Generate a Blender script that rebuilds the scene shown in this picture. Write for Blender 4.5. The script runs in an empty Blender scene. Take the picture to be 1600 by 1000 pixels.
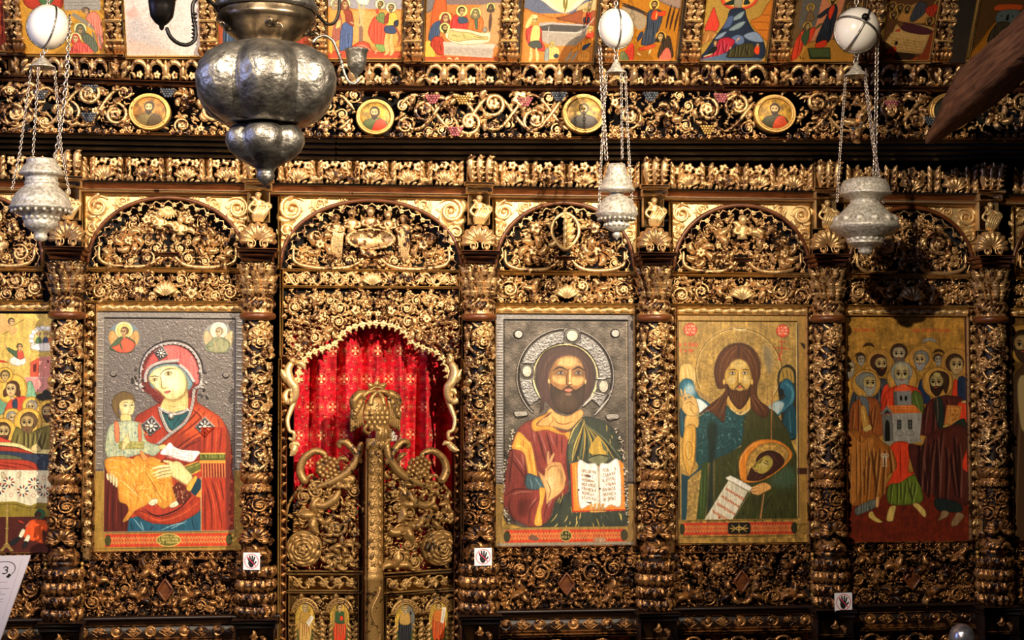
import bpy, math, random
import numpy as np
from mathutils import Matrix, Vector
PI = math.pi
scene = bpy.context.scene
COL = scene.collection
# ------------------------------------------------------------------ camera and measuring
F = 2400.0; YAW = math.radians(6.5); PITCH = math.atan(98 / F)
CAM = np.array((0.0, -7.5, 1.62))
cd = bpy.data.cameras.new('camera'); cam = bpy.data.objects.new('camera', cd); COL.objects.link(cam)
cd.sensor_width = 36; cd.lens = 36 * F / 1600; cd.clip_start = .05
cam.location = CAM; cam.rotation_euler = (PI / 2 + PITCH, 0, -YAW)
scene.camera = cam
RM = np.array(cam.rotation_euler.to_matrix())

def at(px, py, d=0.0):
    """measure: the point of the vertical plane standing d metres in front of the wall"""
    v = RM @ np.array(((px - 800) / F, (500 - py) / F, -1.0))
    return CAM + v * ((-d - CAM[1]) / v[1])
def scale_at(px, d=0.0):
    return at(px + 1, 500, d)[0] - at(px, 500, d)[0]

class Panel:
    """a plane field measured in photograph pixels: x right, y down, z out (same unit)"""
    def __init__(s, x0, y0, x1, y1, d=0.0):
        xm, ym = (x0 + x1) / 2, (y0 + y1) / 2
        X0, X1 = at(x0, ym, d)[0], at(x1, ym, d)[0]
        Z0, Z1 = at(xm, y0, d)[2], at(xm, y1, d)[2]
        s.r = (x0, y0, x1, y1); s.d = d
        s.o = np.array((X0, -d, Z0)); s.sx = (X1 - X0) / (x1 - x0); s.sy = (Z1 - Z0) / (y1 - y0)
    def __call__(s, V):
        V = np.asarray(V, float)
        out = np.empty_like(V)
        dx = V[:, 0] - s.r[0]
        out[:, 0] = s.o[0] + dx * s.sx
        out[:, 1] = s.o[1] - V[:, 2] * s.sx
        out[:, 2] = s.o[2] + (V[:, 1] - s.r[1]) * s.sy
        return out
    def base(s):
        x0, y0, x1, y1 = s.r
        return s(np.array([[(x0 + x1) / 2, y1, 0]]))[0]

class Quad:
    """a field between four corner points (upper left, upper right, lower left, lower right), measured in pixels"""
    def __init__(s, x0, y0, x1, y1, A, B, C, D):
        s.r = (x0, y0, x1, y1); s.h = y1 - y0
        s.A, s.B, s.C, s.D = (np.asarray(q, float) for q in (A, B, C, D))
        s.k = np.linalg.norm(s.D - s.C) / (x1 - x0); s.x0, s.x1, s.y0 = x0, x1, y0
        n = np.cross(s.B - s.A, s.C - s.A); s.n = n / np.linalg.norm(n)
        if s.n[1] > 0: s.n = -s.n
    def __call__(s, V):
        V = np.asarray(V, float)
        u = ((V[:, 0] - s.x0) / (s.x1 - s.x0))[:, None]; v = ((V[:, 1] - s.y0) / s.h)[:, None]
        P = s.A * (1 - u) * (1 - v) + s.B * u * (1 - v) + s.C * (1 - u) * v + s.D * u * v
        return P + s.n * (V[:, 2] * s.k)[:, None]
    def base(s):
        return (s.C + s.D) / 2

# ------------------------------------------------------------------ meshes
class MB:
    def __init__(s): s.V, s.Q, s.T, s.n = [], [], [], 0
    def add(s, V, Fc):
        V = np.asarray(V, float); Fc = np.asarray(Fc, np.int64)
        (s.Q if Fc.shape[1] == 4 else s.T).append(Fc + s.n)
        s.V.append(V); s.n += len(V)
        return s
    def empty(s): return s.n == 0
    def build(s, name, mat, parent=None, smooth=True, origin=None, cols=None):
        V = np.concatenate(s.V)
        if origin is None:
            origin = np.array(parent['_o']) if parent is not None else V.mean(0)
        me = bpy.data.meshes.new(name)
        V = V - np.asarray(origin)
        me.vertices.add(len(V)); me.vertices.foreach_set('co', V.astype(np.float32).ravel())
        q = np.concatenate(s.Q) if s.Q else np.zeros((0, 4), np.int64)
        t = np.concatenate(s.T) if s.T else np.zeros((0, 3), np.int64)
        me.loops.add(q.size + t.size)
        me.loops.foreach_set('vertex_index', np.concatenate((q.ravel(), t.ravel())).astype(np.int32))
        me.polygons.add(len(q) + len(t))
        st = np.concatenate((np.arange(len(q)) * 4, q.size + np.arange(len(t)) * 3))
        me.polygons.foreach_set('loop_start', st.astype(np.int32))
        if smooth: me.polygons.foreach_set('use_smooth', np.ones(len(q) + len(t), bool))
        if cols is not None:
            a = me.color_attributes.new('Col', 'FLOAT_COLOR', 'POINT')
            a.data.foreach_set('color', cols.astype(np.float32).ravel())
        me.update(calc_edges=True); me.validate(clean_customdata=False)
        me.materials.append(mat)
        o = bpy.data.objects.new(name, me); COL.objects.link(o)
        if parent is not None:
            o.parent = parent
            o.location = Vector(origin) - Vector(parent['_o'])
        else: o.location = Vector(origin)
        o['_o'] = [float(c) for c in origin]
        return o

def thing(name, label, cat, loc, group=None, kind=None):
    o = bpy.data.objects.new(name, None); COL.objects.link(o)
    o.empty_display_size = .05
    o.location = Vector(loc); o['_o'] = [float(c) for c in loc]
    tag(o, label, cat, group, kind or 'thing')
    return o
def tag(o, label=None, cat=None, group=None, kind=None):
    if label: o['label'] = label
    if cat: o['category'] = cat
    if group: o['group'] = group
    if kind: o['kind'] = kind
    return o
def dup(root, loc, label):
    r = root.copy(); COL.objects.link(r); r.location = Vector(loc); r['label'] = label; r['_o'] = [float(c) for c in loc]
    def kids(a, b):
        for ch in list(a.children):
            c = ch.copy(); COL.objects.link(c); c.parent = b; kids(ch, c)
    kids(root, r)
    return r

def grid_faces(nu, nv, cu=False, cv=False):
    a = np.arange(nu * nv).reshape(nu, nv)
    i = np.arange(nu if cu else nu - 1); j = np.arange(nv if cv else nv - 1)
    I, J = np.meshgrid(i, j, indexing='ij'); I2, J2 = (I + 1) % nu, (J + 1) % nv
    return np.stack((a[I, J], a[I2, J], a[I2, J2], a[I, J2]), -1).reshape(-1, 4)

def box(x0, x1, y0, y1, z0, z1, b=0.0):
    """a box with softened edges as three overlapping lofts (axis order as given)"""
    lx, ly, lz = x1 - x0, y1 - y0, z1 - z0
    b = min(b, .45 * min(abs(lx), abs(ly), abs(lz)))
    if b <= 0:
        V = np.array([(x, y, z) for x in (x0, x1) for y in (y0, y1) for z in (z0, z1)])
        return V, np.array([(0, 1, 3, 2), (4, 6, 7, 5), (0, 4, 5, 1), (2, 3, 7, 6), (0, 2, 6, 4), (1, 5, 7, 3)])
    ring = []
    for z, ins in ((z0, b), (z0 + b, 0), (z1 - b, 0), (z1, b)):
        c = [(x0 + b, y0), (x1 - b, y0), (x1, y0 + b), (x1, y1 - b), (x1 - b, y1), (x0 + b, y1), (x0, y1 - b), (x0, y0 + b)]
        mx, my = (x0 + x1) / 2, (y0 + y1) / 2
        ring.append([(mx + (x - mx) * (1 - 2 * ins / abs(lx)), my + (y - my) * (1 - 2 * ins / abs(ly)), z) for x, y in c])
    V = np.array(ring).reshape(-1, 3)
    Fc = list(grid_faces(4, 8, False, True))
    for k in (0, 24): Fc += [(k, k + 1, k + 2, k + 3), (k, k + 3, k + 4, k + 7), (k + 4, k + 5, k + 6, k + 7)]
    return V, np.array(Fc)

def lathe(prof, n=24, lob=0, la=0.0, cx=0, phase=0):
    """profile (r, y) turned about a vertical axis: x right, y down, z out"""
    p = np.array(prof, float); th = np.arange(n) * 2 * PI / n
    m = 1 + la * (np.abs(np.cos(lob / 2 * (th + phase))) - .6) if lob else np.ones(n)
    R = p[:, 0][:, None] * m[None]
    V = np.stack((cx + R * np.sin(th), np.repeat(p[:, 1][:, None], n, 1), R * np.cos(th)), -1).reshape(-1, 3)
    return V, grid_faces(len(p), n, False, True)

def spline(P, k=6, closed=False):
    P = np.asarray(P, float); n = len(P)
    if n < 3 and not closed: 
        t = np.linspace(0, 1, k + 1)[:, None]; return P[0] * (1 - t) + P[1] * t
    if closed: A = np.concatenate((P[-1:], P, P[:2]))
    else: A = np.concatenate((2 * P[:1] - P[1:2], P, 2 * P[-1:] - P[-2:-1]))
    t = (np.arange(k) / k)[None, :, None]
    a, b, c, d = (A[i:i + len(A) - 3][:, None] for i in range(4))
    S = .5 * (2 * b + (c - a) * t + (2 * a - 5 * b + 4 * c - d) * t ** 2 + (3 * b - a - 3 * c + d) * t ** 3)
    S = S.reshape(-1, P.shape[1])
    return S if closed else np.concatenate((S, P[-1:]))

def tube(P, r, ns=6, closed=False, cap=True, flat=1.0):
    P = np.asarray(P, float); n = len(P)
    if P.shape[1] == 2: P = np.column_stack((P, np.zeros(n)))
    r = np.full(n, r) if np.isscalar(r) else np.interp(np.linspace(0, 1, n), np.linspace(0, 1, len(r)), r)
    T = np.roll(P, -1, 0) - np.roll(P, 1, 0) if closed else np.gradient(P, axis=0)
    T /= np.linalg.norm(T, axis=1)[:, None] + 1e-12
    up = np.array((0, 0, 1.0))
    if np.mean(np.abs(T @ up)) > .85: up = np.array((1.0, 0, 0))
    A = np.cross(T, up); A /= np.linalg.norm(A, axis=1)[:, None] + 1e-9
    B = np.cross(A, T)
    th = np.arange(ns) * 2 * PI / ns
    V = P[:, None] + r[:, None, None] * (A[:, None] * np.cos(th)[None, :, None] + flat * B[:, None] * np.sin(th)[None, :, None])
    Fc = grid_faces(n, ns, closed, True)
    V = V.reshape(-1, 3)
    if cap and not closed:
        V = np.concatenate((V, P[:1], P[-1:]))
        i = np.arange(ns)
        c0 = np.stack((np.full(ns, n * ns), i, (i + 1) % ns, np.full(ns, n * ns)), 1)
        # caps as thin quads would be degenerate: pull the end rings nearly shut instead
        V[:ns] = P[0] + (V[:ns] - P[0]) * .35; V[(n - 1) * ns:n * ns] = P[-1] + (V[(n - 1) * ns:n * ns] - P[-1]) * .35
        V = V[:n * ns]
    return V, Fc

def ball(c, r, nu=8, nv=6):
    th = np.arange(nu) * 2 * PI / nu; ph = np.linspace(.02, PI - .02, nv)
    r = np.ones(3) * r
    V = np.stack((np.sin(ph)[:, None] * np.cos(th)[None], np.repeat(np.cos(ph)[:, None], nu, 1), np.sin(ph)[:, None] * np.sin(th)[None]), -1).reshape(-1, 3)
    return V * r + np.asarray(c, float), grid_faces(nv, nu, False, True)

def prism(poly, z0, z1):
    """outline (x, y) given thickness z0..z1; front face fanned from the middle"""
    P = np.asarray(poly, float); n = len(P); c = P.mean(0)
    V = np.concatenate((np.column_stack((P, np.full(n, z0))), np.column_stack((P, np.full(n, z1))), [[c[0], c[1], z1]]))
    i = np.arange(n); j = (i + 1) % n
    return V, np.stack((i, j, j + n, i + n), 1), np.stack((i + n, j + n, np.full(n, 2 * n)), 1)
def add_prism(mb, f, poly, z0, z1):
    V, q, t = prism(poly, z0, z1); W = f(V)
    mb.add(W, q); mb.add(W, t)

# ------------------------------------------------------------------ materials
def nodes(name):
    m = bpy.data.materials.new(name); m.use_nodes = True
    nt = m.node_tree; b = nt.nodes['Principled BSDF']
    return m, nt, b
def N(nt, typ, **kw):
    n = nt.nodes.new('ShaderNode' + typ)
    for k, v in kw.items():
        if k in n.inputs: n.inputs[k].default_value = v
        else: setattr(n, k, v)
    return n
def lin(h):
    c = [int(h[i:i + 2], 16) / 255 for i in (0, 2, 4)]
    return [x / 12.92 if x <= .04045 else ((x + .055) / 1.055) ** 2.4 for x in c]
def ramp(nt, src, stops):
    r = nt.nodes.new('ShaderNodeValToRGB'); e = r.color_ramp.elements
    while len(e) < len(stops): e.new(.5)
    for k, (p, c) in enumerate(stops):
        e[k].position = p; e[k].color = (*(c if not isinstance(c, str) else lin(c)), 1)
    nt.links.new(src, r.inputs[0]); return r
def carved(name, gold, gold2, brown, wear, metal=.8, rough=.36, sc=38, bump=.25):
    """gilding worn through to brown wood: the wear is a noise of its own"""
    m, nt, b = nodes(name); L = nt.links.new
    tc = N(nt, 'TexCoord')
    n1 = N(nt, 'TexNoise', Scale=sc, Detail=5.0, Roughness=.65); L(tc.outputs['Object'], n1.inputs['Vector'])
    n2 = N(nt, 'TexNoise', Scale=sc * .22, Detail=3.0); L(tc.outputs['Object'], n2.inputs['Vector'])
    ad = N(nt, 'Math', operation='MULTIPLY_ADD'); L(n2.outputs[0], ad.inputs[0]); ad.inputs[1].default_value = .6; L(n1.outputs[0], ad.inputs[2])
    r = ramp(nt, ad.outputs[0], [(wear - .07 + .3, brown), (wear + .03 + .3, gold), (min(1, wear + .33), gold2)])
    L(r.outputs[0], b.inputs['Base Color'])
    rm = ramp(nt, ad.outputs[0], [(wear - .07 + .3, (.25,) * 3), (wear + .05 + .3, (metal,) * 3)])
    L(rm.outputs[0], b.inputs['Metallic'])
    b.inputs['Roughness'].default_value = rough
    n3 = N(nt, 'TexNoise', Scale=sc * 4, Detail=2.0); L(tc.outputs['Object'], n3.inputs['Vector'])
    bp = N(nt, 'Bump', Strength=bump, Distance=.004); L(n3.outputs[0], bp.inputs['Height']); L(bp.outputs[0], b.inputs['Normal'])
    return m
def plain(name, c1, c2=None, metal=0.0, rough=.5, sc=20, bump=.15, dist=.003, stretch=None):
    m, nt, b = nodes(name); L = nt.links.new
    tc = N(nt, 'TexCoord'); src = tc.outputs['Object']
    if stretch:
        mp = N(nt, 'Mapping'); mp.inputs['Scale'].default_value = stretch; L(src, mp.inputs[0]); src = mp.outputs[0]
    n1 = N(nt, 'TexNoise', Scale=sc, Detail=5.0); L(src, n1.inputs['Vector'])
    r = ramp(nt, n1.outputs[0], [(.3, c1), (.7, c2 or c1)]); L(r.outputs[0], b.inputs['Base Color'])
    b.inputs['Metallic'].default_value = metal; b.inputs['Roughness'].default_value = rough
    if bump:
        bp = N(nt, 'Bump', Strength=bump, Distance=dist); L(n1.outputs[0], bp.inputs['Height']); L(bp.outputs[0], b.inputs['Normal'])
    return m
def painted(name, metal=0.0, rough=.45, spec=.4, bump=.05, sc=300):
    m, nt, b = nodes(name); L = nt.links.new
    a = N(nt, 'Attribute', attribute_name='Col'); L(a.outputs['Color'], b.inputs['Base Color'])
    b.inputs['Metallic'].default_value = metal; b.inputs['Roughness'].default_value = rough
    b.inputs['Specular IOR Level'].default_value = spec
    tc = N(nt, 'TexCoord'); n1 = N(nt, 'TexNoise', Scale=sc, Detail=3.0); L(tc.outputs['Object'], n1.inputs['Vector'])
    bp = N(nt, 'Bump', Strength=bump, Distance=.002); L(n1.outputs[0], bp.inputs['Height']); L(bp.outputs[0], b.inputs['Normal'])
    return m
M = dict(
    gold=carved('worn_gilding', '84542a', 'dcb27a', '24110a', .425, metal=.68, rough=.35, bump=.5),
    goldb=carved('bright_gilding', 'aa7636', 'ecc88a', '4a290e', .29, metal=.6, rough=.4, bump=.5),
    golds=carved('strip_gilding', '82552a', 'cc9f58', '36190a', .34, metal=.6, rough=.42, bump=.4),
    goldd=carved('door_gilding', '5e4223', '9e7a46', '281809', .37, metal=.55, rough=.42, bump=.5),
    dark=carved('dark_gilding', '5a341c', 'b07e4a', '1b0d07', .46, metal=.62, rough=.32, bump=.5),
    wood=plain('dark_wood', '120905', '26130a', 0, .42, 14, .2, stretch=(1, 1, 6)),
    black=plain('black_brown_wood', '090504', '140a06', 0, .6, 12, .1),
    redw=plain('reddish_wood', '4a2410', '7a4420', 0, .38, 12, .15, stretch=(1, 1, 5)),
    old=plain('old_beam_wood', '4a2c1a', '8a5c40', 0, .75, 9, .6, .01, stretch=(1, 7, 7)),
    silver=plain('tarnished_silver', '6a655f', 'aca69c', .92, .42, 26, .8, .012),
    silverd=plain('dark_silver', '4a4038', 'a08c70', .95, .34, 22, .4, .006),
    white=plain('whitened_silver', '98907f', 'e8e1d4', .4, .45, 70, .8, .006),
    chain=plain('chain_metal', '8a7c6c', 'd8cabc', .9, .35, 60, 0),
    iron=plain('blackened_iron', '100c0c', '201a18', .6, .4, 30, .2),
    egg=plain('ostrich_egg', 'f2e8d8', 'fffaf0', 0, .3, 6, 0),
    gold_ball=plain('gilded_beads', 'b08a48', 'd8b470', .75, .35, 40, 0),
    pink=plain('painted_grapes', '6a2a30', 'c87878', .1, .3, 60, 0),
    bluegrape=plain('dark_grapes', '22242c', '6a7078', .2, .3, 60, 0),
    paint=painted('icon_paint'), silverp=painted('embossed_silver_sheet', .6, .48, .5, .2, 420),
    goldp=painted('gold_leaf_paint', .35, .45, .5, .1, 300),
    paper=painted('printed_card', 0, .6, .3, 0),
    cloth=painted('brocade_cloth', 0, .8, .2, .15, 500),
    greyb=plain('grey_board', '5a5450', '8a847c', 0, .6, 20, .1),
    plaster=plain('plaster', '3a3028', '4a3e34', 0, .8, 6, .2),
    stone=plain('stone_floor', '2c2622', '463c34', 0, .6, 3, .2),
)
# ------------------------------------------------------------------ carved ornament, unit size: x right, y up, z out
def T_leaf(bend=0.0, w0=.26, nl=10, curl=.16, lobes=4.0):
    t = np.linspace(0, 1, nl + 1); s = np.array((-1, -.55, 0, .55, 1.0))
    th = bend * t ** 1.2; ds = 1 / nl
    cx = np.concatenate(([0], np.cumsum(np.sin(th[:-1] + bend * .5 / nl) * ds))); cy = np.concatenate(([0], np.cumsum(np.cos(th[:-1] + bend * .5 / nl) * ds)))
    w = w0 * np.sin(PI * np.clip(t * .93 + .07, 0, 1)) ** .65 * (.68 + .32 * np.abs(np.cos(lobes * PI * t))) + .012
    nx, ny = np.cos(th), -np.sin(th)
    X = cx[:, None] + nx[:, None] * w[:, None] * s; Y = cy[:, None] + ny[:, None] * w[:, None] * s
    Z = .20 * np.sin(PI * np.clip(t, 0, .85))[:, None] + curl * (t ** 3)[:, None] + w[:, None] * (.75 * (1 - np.abs(s)) - .5 * np.abs(s) ** 2)
    Z[:, 2] -= w * .16
    return np.stack((X, Y, Z), -1).reshape(-1, 3), grid_faces(nl + 1, 5)
def T_scroll(turns=1.45, r1=.3, tr=.15, seg=22, ns=5):
    th = np.linspace(0, turns * 2 * PI, seg); f = th / th[-1]
    r = 1 - (1 - r1) * f ** .9
    P = np.column_stack((-r * np.cos(th), r * np.sin(th), .08 + .3 * f))
    return tube(P * np.array((.9, .9, 1)), [tr * .6, tr, tr, tr * .8, tr * .5], ns)
def T_flower(n=5, nr=20):
    th = np.arange(nr) * 2 * PI / nr; pet = np.abs(np.cos(n / 2 * th))
    rows = []
    for r, z in ((.10, .40), (.24, .34), (.30, .16), (.62, .30), (.92, .22), (1.0, .04)):
        k = 1.0 if r < .31 else (.66 + .34 * pet)
        rr = r * k; zz = z + (0.06 * pet if .3 < r < .95 else 0)
        rows.append(np.stack((rr * np.cos(th), rr * np.sin(th), np.ones(nr) * zz), -1))
    return np.array(rows).reshape(-1, 3), grid_faces(6, nr, False, True)
def T_shell(ribs=9, nu=37, a=1.75):
    th = np.linspace(-a, a, nu); rib = np.abs(np.cos(th / (2 * a) * PI * ribs + (PI / 2 if ribs % 2 == 0 else 0)))
    rows = []
    for r in (.08, .3, .55, .8, .95, 1.02):
        rr = r * (1 - .10 * (1 - rib) * r) * (1 - .12 * (np.abs(th) / a) ** 2)
        z = .42 * np.sin(PI * min(1, .12 + r * .72)) + (.16 * rib * r - .05)
        if r > 1: z = z * 0 - .05
        rows.append(np.stack((rr * np.sin(th), rr * np.cos(th), z * np.ones(nu)), -1))
    return np.array(rows).reshape(-1, 3), grid_faces(6, nu)
TPL = dict(leaf=T_leaf(), leafL=T_leaf(-1.3), leafR=T_leaf(1.3), comma=T_leaf(2.5, .24), commaL=T_leaf(-2.5, .24), slim=T_leaf(.7, .13, 8, .1, 0), slimL=T_leaf(-.7, .13, 8, .1, 0),
           acan=T_leaf(0, .30, 14, .55, 5.5), acanR=T_leaf(.8, .30, 12, .4, 5), scroll=T_scroll(), cscroll=T_scroll(.95, .38, .17, 16), flower=T_flower(), flower6=T_flower(6, 24), shell=T_shell(), fan=T_shell(7, 29, 1.2), ball=ball((0, 0, .5), .5, 8, 5))

def put(mb, f, tpl, x, y, s, rot=0.0, mir=False, z=0.0, zs=1.0, sx=1.0):
    """set one ornament: (x, y) photograph measure, s size, rot clockwise from upright"""
    V, Fc = TPL[tpl] if isinstance(tpl, str) else tpl
    X = V[:, 0] * s * sx; Y = V[:, 1] * s
    if mir: X = -X; rot = -rot
    c, sn = math.cos(rot), math.sin(rot)
    W = np.column_stack((x + X * c + Y * sn, y - (-X * sn + Y * c), z + V[:, 2] * s * zs))
    mb.add(f(W), Fc)

def pack(rng, x0, y0, x1, y1, rmax, rmin, inside=None, sym=None, tries=260):
    C = np.zeros((0, 3)); out = []
    xr = sym if sym is not None else x1
    r = rmax
    while r >= rmin:
        n = tries; P = rng.random((n, 2)) * np.array((xr - x0, y1 - y0)) + np.array((x0, y0))
        for x, y in P:
            if x - r * .8 < x0 or x + r * .8 > x1 or y - r * .8 < y0 or y + r * .8 > y1: continue
            if sym is not None and x > sym - r * .75 and abs(x - sym) > 1e-3: continue
            if inside is not None and not all(inside(x + r * .85 * math.cos(a), y + r * .85 * math.sin(a)) for a in (0, .79, 1.57, 2.36, 3.14, 3.93, 4.71, 5.5)): continue
            if len(C) and np.any(np.hypot(C[:, 0] - x, C[:, 1] - y) < (C[:, 2] + r) * .93): continue
            C = np.concatenate((C, [[x, y, r]])); out.append((x, y, r))
        r *= .82
    return out

def fill(mb, f, rect, rmax, rmin, seed, inside=None, sym=None, z=1.0, zs=1.0, gap=True, flowers=None, mix=(.42, .66, .8)):
    """rinceaux: scrolls that end in a flower, whorls of acanthus, blossoms, and leaves in the gaps between"""
    rng = np.random.default_rng(seed); x0, y0, x1, y1 = rect
    cs = pack(rng, x0, y0, x1, y1, rmax, rmin, inside, sym)
    items = []
    fl = []
    for x, y, r in cs:
        k = rng.random(); a = rng.random() * 2 * PI; m = rng.random() < .5
        if r < rmin * 1.35:
            if k < .45: items.append(('flower', x, y, r * .95, a, m, z + r * .25))
            else: items.append((('comma', 'leafR', 'leaf')[int(rng.integers(3))], x - r * .6 * math.sin(a), y + r * .6 * math.cos(a), r * 1.7, a, m, z + r * .1))
        elif k < mix[0]:
            items.append(('scroll', x, y, r, a, m, z)); items.append(('flower', x, y, r * .42, a, m, z + r * .3))
            for q in range(int(rng.integers(2, 5))):
                b = a + rng.random() * 5.5
                items.append((('comma', 'leafR')[q % 2], x + r * .8 * math.sin(b), y - r * .8 * math.cos(b), r * .8, b + .9, False, z + r * .12))
        elif k < mix[1]:
            n = int(rng.integers(4, 7))
            for q in range(n):
                b = a + q * 2 * PI / n
                items.append(('comma', x + r * .22 * math.sin(b), y - r * .22 * math.cos(b), r * 1.0, b if not m else -b, m, z + r * .05))
            items.append(('flower6', x, y, r * .36, a, m, z + r * .3))
        elif k < mix[2]:
            items.append(('flower', x, y, r * .8, a, m, z + r * .2)); 
            for q in range(4):
                b = a + q * PI / 2; items.append(('leaf', x + r * .5 * math.sin(b), y - r * .5 * math.cos(b), r * .6, b, m, z))
        else:
            for b in (-.55, .0, .55): items.append((('commaL', 'leaf', 'comma')[int(round(b / .55)) + 1], x - r * .7 * math.sin(a), y + r * .7 * math.cos(a), r * 1.55, a + b, False, z + r * .08))
            items.append(('ball', x - r * .7 * math.sin(a), y + r * .7 * math.cos(a), r * .35, 0, False, z + r * .2))
    if gap:
        area = (x1 - x0) * (y1 - y0) / (2 if sym is not None else 1); n = int(area / (rmin * rmin * 1.6))
        for k in range(n):
            x = x0 + rng.random() * ((sym or x1) - x0); y = y0 + rng.random() * (y1 - y0)
            if inside is not None and not inside(x, y): continue
            items.append((('leafR', 'comma', 'slim', 'leaf')[int(rng.integers(4))], x, y, rmin * (.9 + rng.random() * .8), rng.random() * 6.3, rng.random() < .5, z - rmin * .12))
    for t, x, y, s, a, m, zz in items:
        put(mb, f, t, x, y, s, a, m, zz, zs)
        if sym is not None: put(mb, f, t, 2 * sym - x, y, s, a, not m, zz, zs)

def leaf_strip(mb, f, x0, y0, x1, y1, n, wid, vertical=False, z=0.0):
    """a running leaf moulding between two points"""
    for k in range(n):
        t = (k + .15) / n
        x, y = x0 + (x1 - x0) * t, y0 + (y1 - y0) * t
        L = math.hypot(x1 - x0, y1 - y0) / n
        base = math.atan2(x1 - x0, -(y1 - y0))
        put(mb, f, 'leafR' if k % 2 else 'leafL', x, y, L * 1.35, base + (-.35 if k % 2 else .35), False, z, .8, wid / L * 1.3)
def rinceau(mb, f, x0, x1, y, h, n, flower='flower', z=1.0, start=1, tr=.09):
    """a wave stem with a flower in every turn"""
    L = (x1 - x0) / n; t = np.linspace(0, n, n * 12 + 1)
    P = np.column_stack((x0 + t * L, y - start * h * .42 * np.cos(t * PI), np.full(len(t), z + h * .06)))
    mb.add(f(tube(P, h * tr, 5)[0]), tube(P, h * tr, 5)[1])
    for k in range(n):
        s = start * (1 if k % 2 else -1)
        cx = x0 + (k + .5) * L; sg = -1 if s > 0 else 1
        put(mb, f, flower, cx, y , h * .25, 0, False, z)
        put(mb, f, 'cscroll', cx, y, h * .40, (0 if k % 2 else PI), k % 2 == 0, z)
        for q, a in enumerate((.7, -2.2)): put(mb, f, 'comma', cx + L * .32 * (1 if q else -1), y + h * .2 * s, h * .42, a + (0 if k % 2 else PI), k % 2 == 0, z)
def strip(mb, f, x0, y0, x1, y1, z0, z1, b=1.0):
    V, Fc = box(x0, x1, y0, y1, z0, z1, b); mb.add(f(V), Fc)
def arch_pts(cx, yb, hw, h, n=40, p=1.0):
    t = np.linspace(PI, 0, n)
    return np.column_stack((cx + hw * np.cos(t), yb - h * np.sin(t) ** p))
def profile_bar(mb, f, x0, x1, prof):
    """a straight moulding: profile of (y, z) carried from x0 to x1, closed at the ends"""
    p = np.array(prof, float); n = len(p)
    V = np.concatenate([np.column_stack((np.full(n, x), p)) for x in (x0, x1)])
    mb.add(f(V), grid_faces(2, n))
    c = len(p)
    for k, x in ((0, x0), (1, x1)):
        E = np.column_stack((np.full(n, x), p)); z0 = p[:, 1].min()
        B = E.copy(); B[:, 2] = z0
        mb.add(f(np.concatenate((E, B))), grid_faces(2, n))
# ------------------------------------------------------------------ the setting
def proj(p):
    v = RM.T @ (np.asarray(p) - CAM); return 800 + F * v[0] / -v[2], 500 - F * v[1] / -v[2]
def yy(yr, x):
    """photograph row, under x, of a level line that passes row yr under x = 265"""
    return proj((at(x, 500)[0], 0, at(265, yr)[2]))[1]
def wbox(name, x0, x1, y0, y1, z0, z1, mat, b=0):
    mb = MB(); mb.add(*box(x0, x1, y0, y1, z0, z1, b)); return mb.build(name, mat, smooth=False, origin=((x0 + x1) / 2, (y0 + y1) / 2, z0))
tag(wbox('floor', -4, 6, -9, 1.2, -.1, 0, M['stone']), 'dark stone church floor', 'floor', kind='structure')
tag(wbox('wall_back', -4, 6, .72, .9, 0, 5.6, M['plaster']), 'dark wall behind the carved screen', 'wall', kind='structure')
tag(wbox('wall_left', -4.1, -4, -9, 1.2, 0, 5.6, M['plaster']), 'dark side wall of the church', 'wall', kind='structure')
tag(wbox('wall_right', 6, 6.1, -9, 1.2, 0, 5.6, M['plaster']), 'dark side wall of the church', 'wall', kind='structure')
tag(wbox('ceiling', -4, 6, -9, 1.2, 5.6, 5.7, M['plaster']), 'dark timber ceiling', 'ceiling', kind='structure')

def disc(prof, n=28, ry=1.0):
    p = np.array(prof, float); th = np.arange(n) * 2 * PI / n
    V = np.stack((p[:, 0][:, None] * np.cos(th), p[:, 0][:, None] * np.sin(th) * ry, np.repeat(p[:, 1][:, None], n, 1)), -1).reshape(-1, 3)
    return V, grid_faces(len(p), n, False, True)
def shift(V, x=0, y=0, z=0):
    return V + np.array((x, y, z), float)
def part(name, mat, par, fn, label=None, smooth=True):
    mb = MB(); fn(mb); o = mb.build(name, mat, par, smooth)
    if label: o['label'] = label
    return o
NAMES = ['far left edge', 'mother and child', 'red curtain', 'book', 'winged man', 'apostles', 'far right edge']
# bay: x0, x1 between its side strips; arch centre and half width
BAYS = [(-140, 68, -30, 98), (131, 385, 262, 124), (437, 722, 580, 141), (772, 996, 882, 108), (1048, 1266, 1158, 106), (1322, 1524, 1422, 98), (1584, 1760, 1668, 88)]
WHO = ['beside the crowded deathbed painting', 'above the mother and child painting', 'above the red curtain', 'above the man with an open book',
       'above the winged man', 'above the apostles painting', 'at the far right end']
PAINT_OF = ['crowded deathbed', 'mother and child', '', 'man with an open book', 'winged man with a scroll', 'apostles holding a small church', 'dark rightmost']

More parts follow.
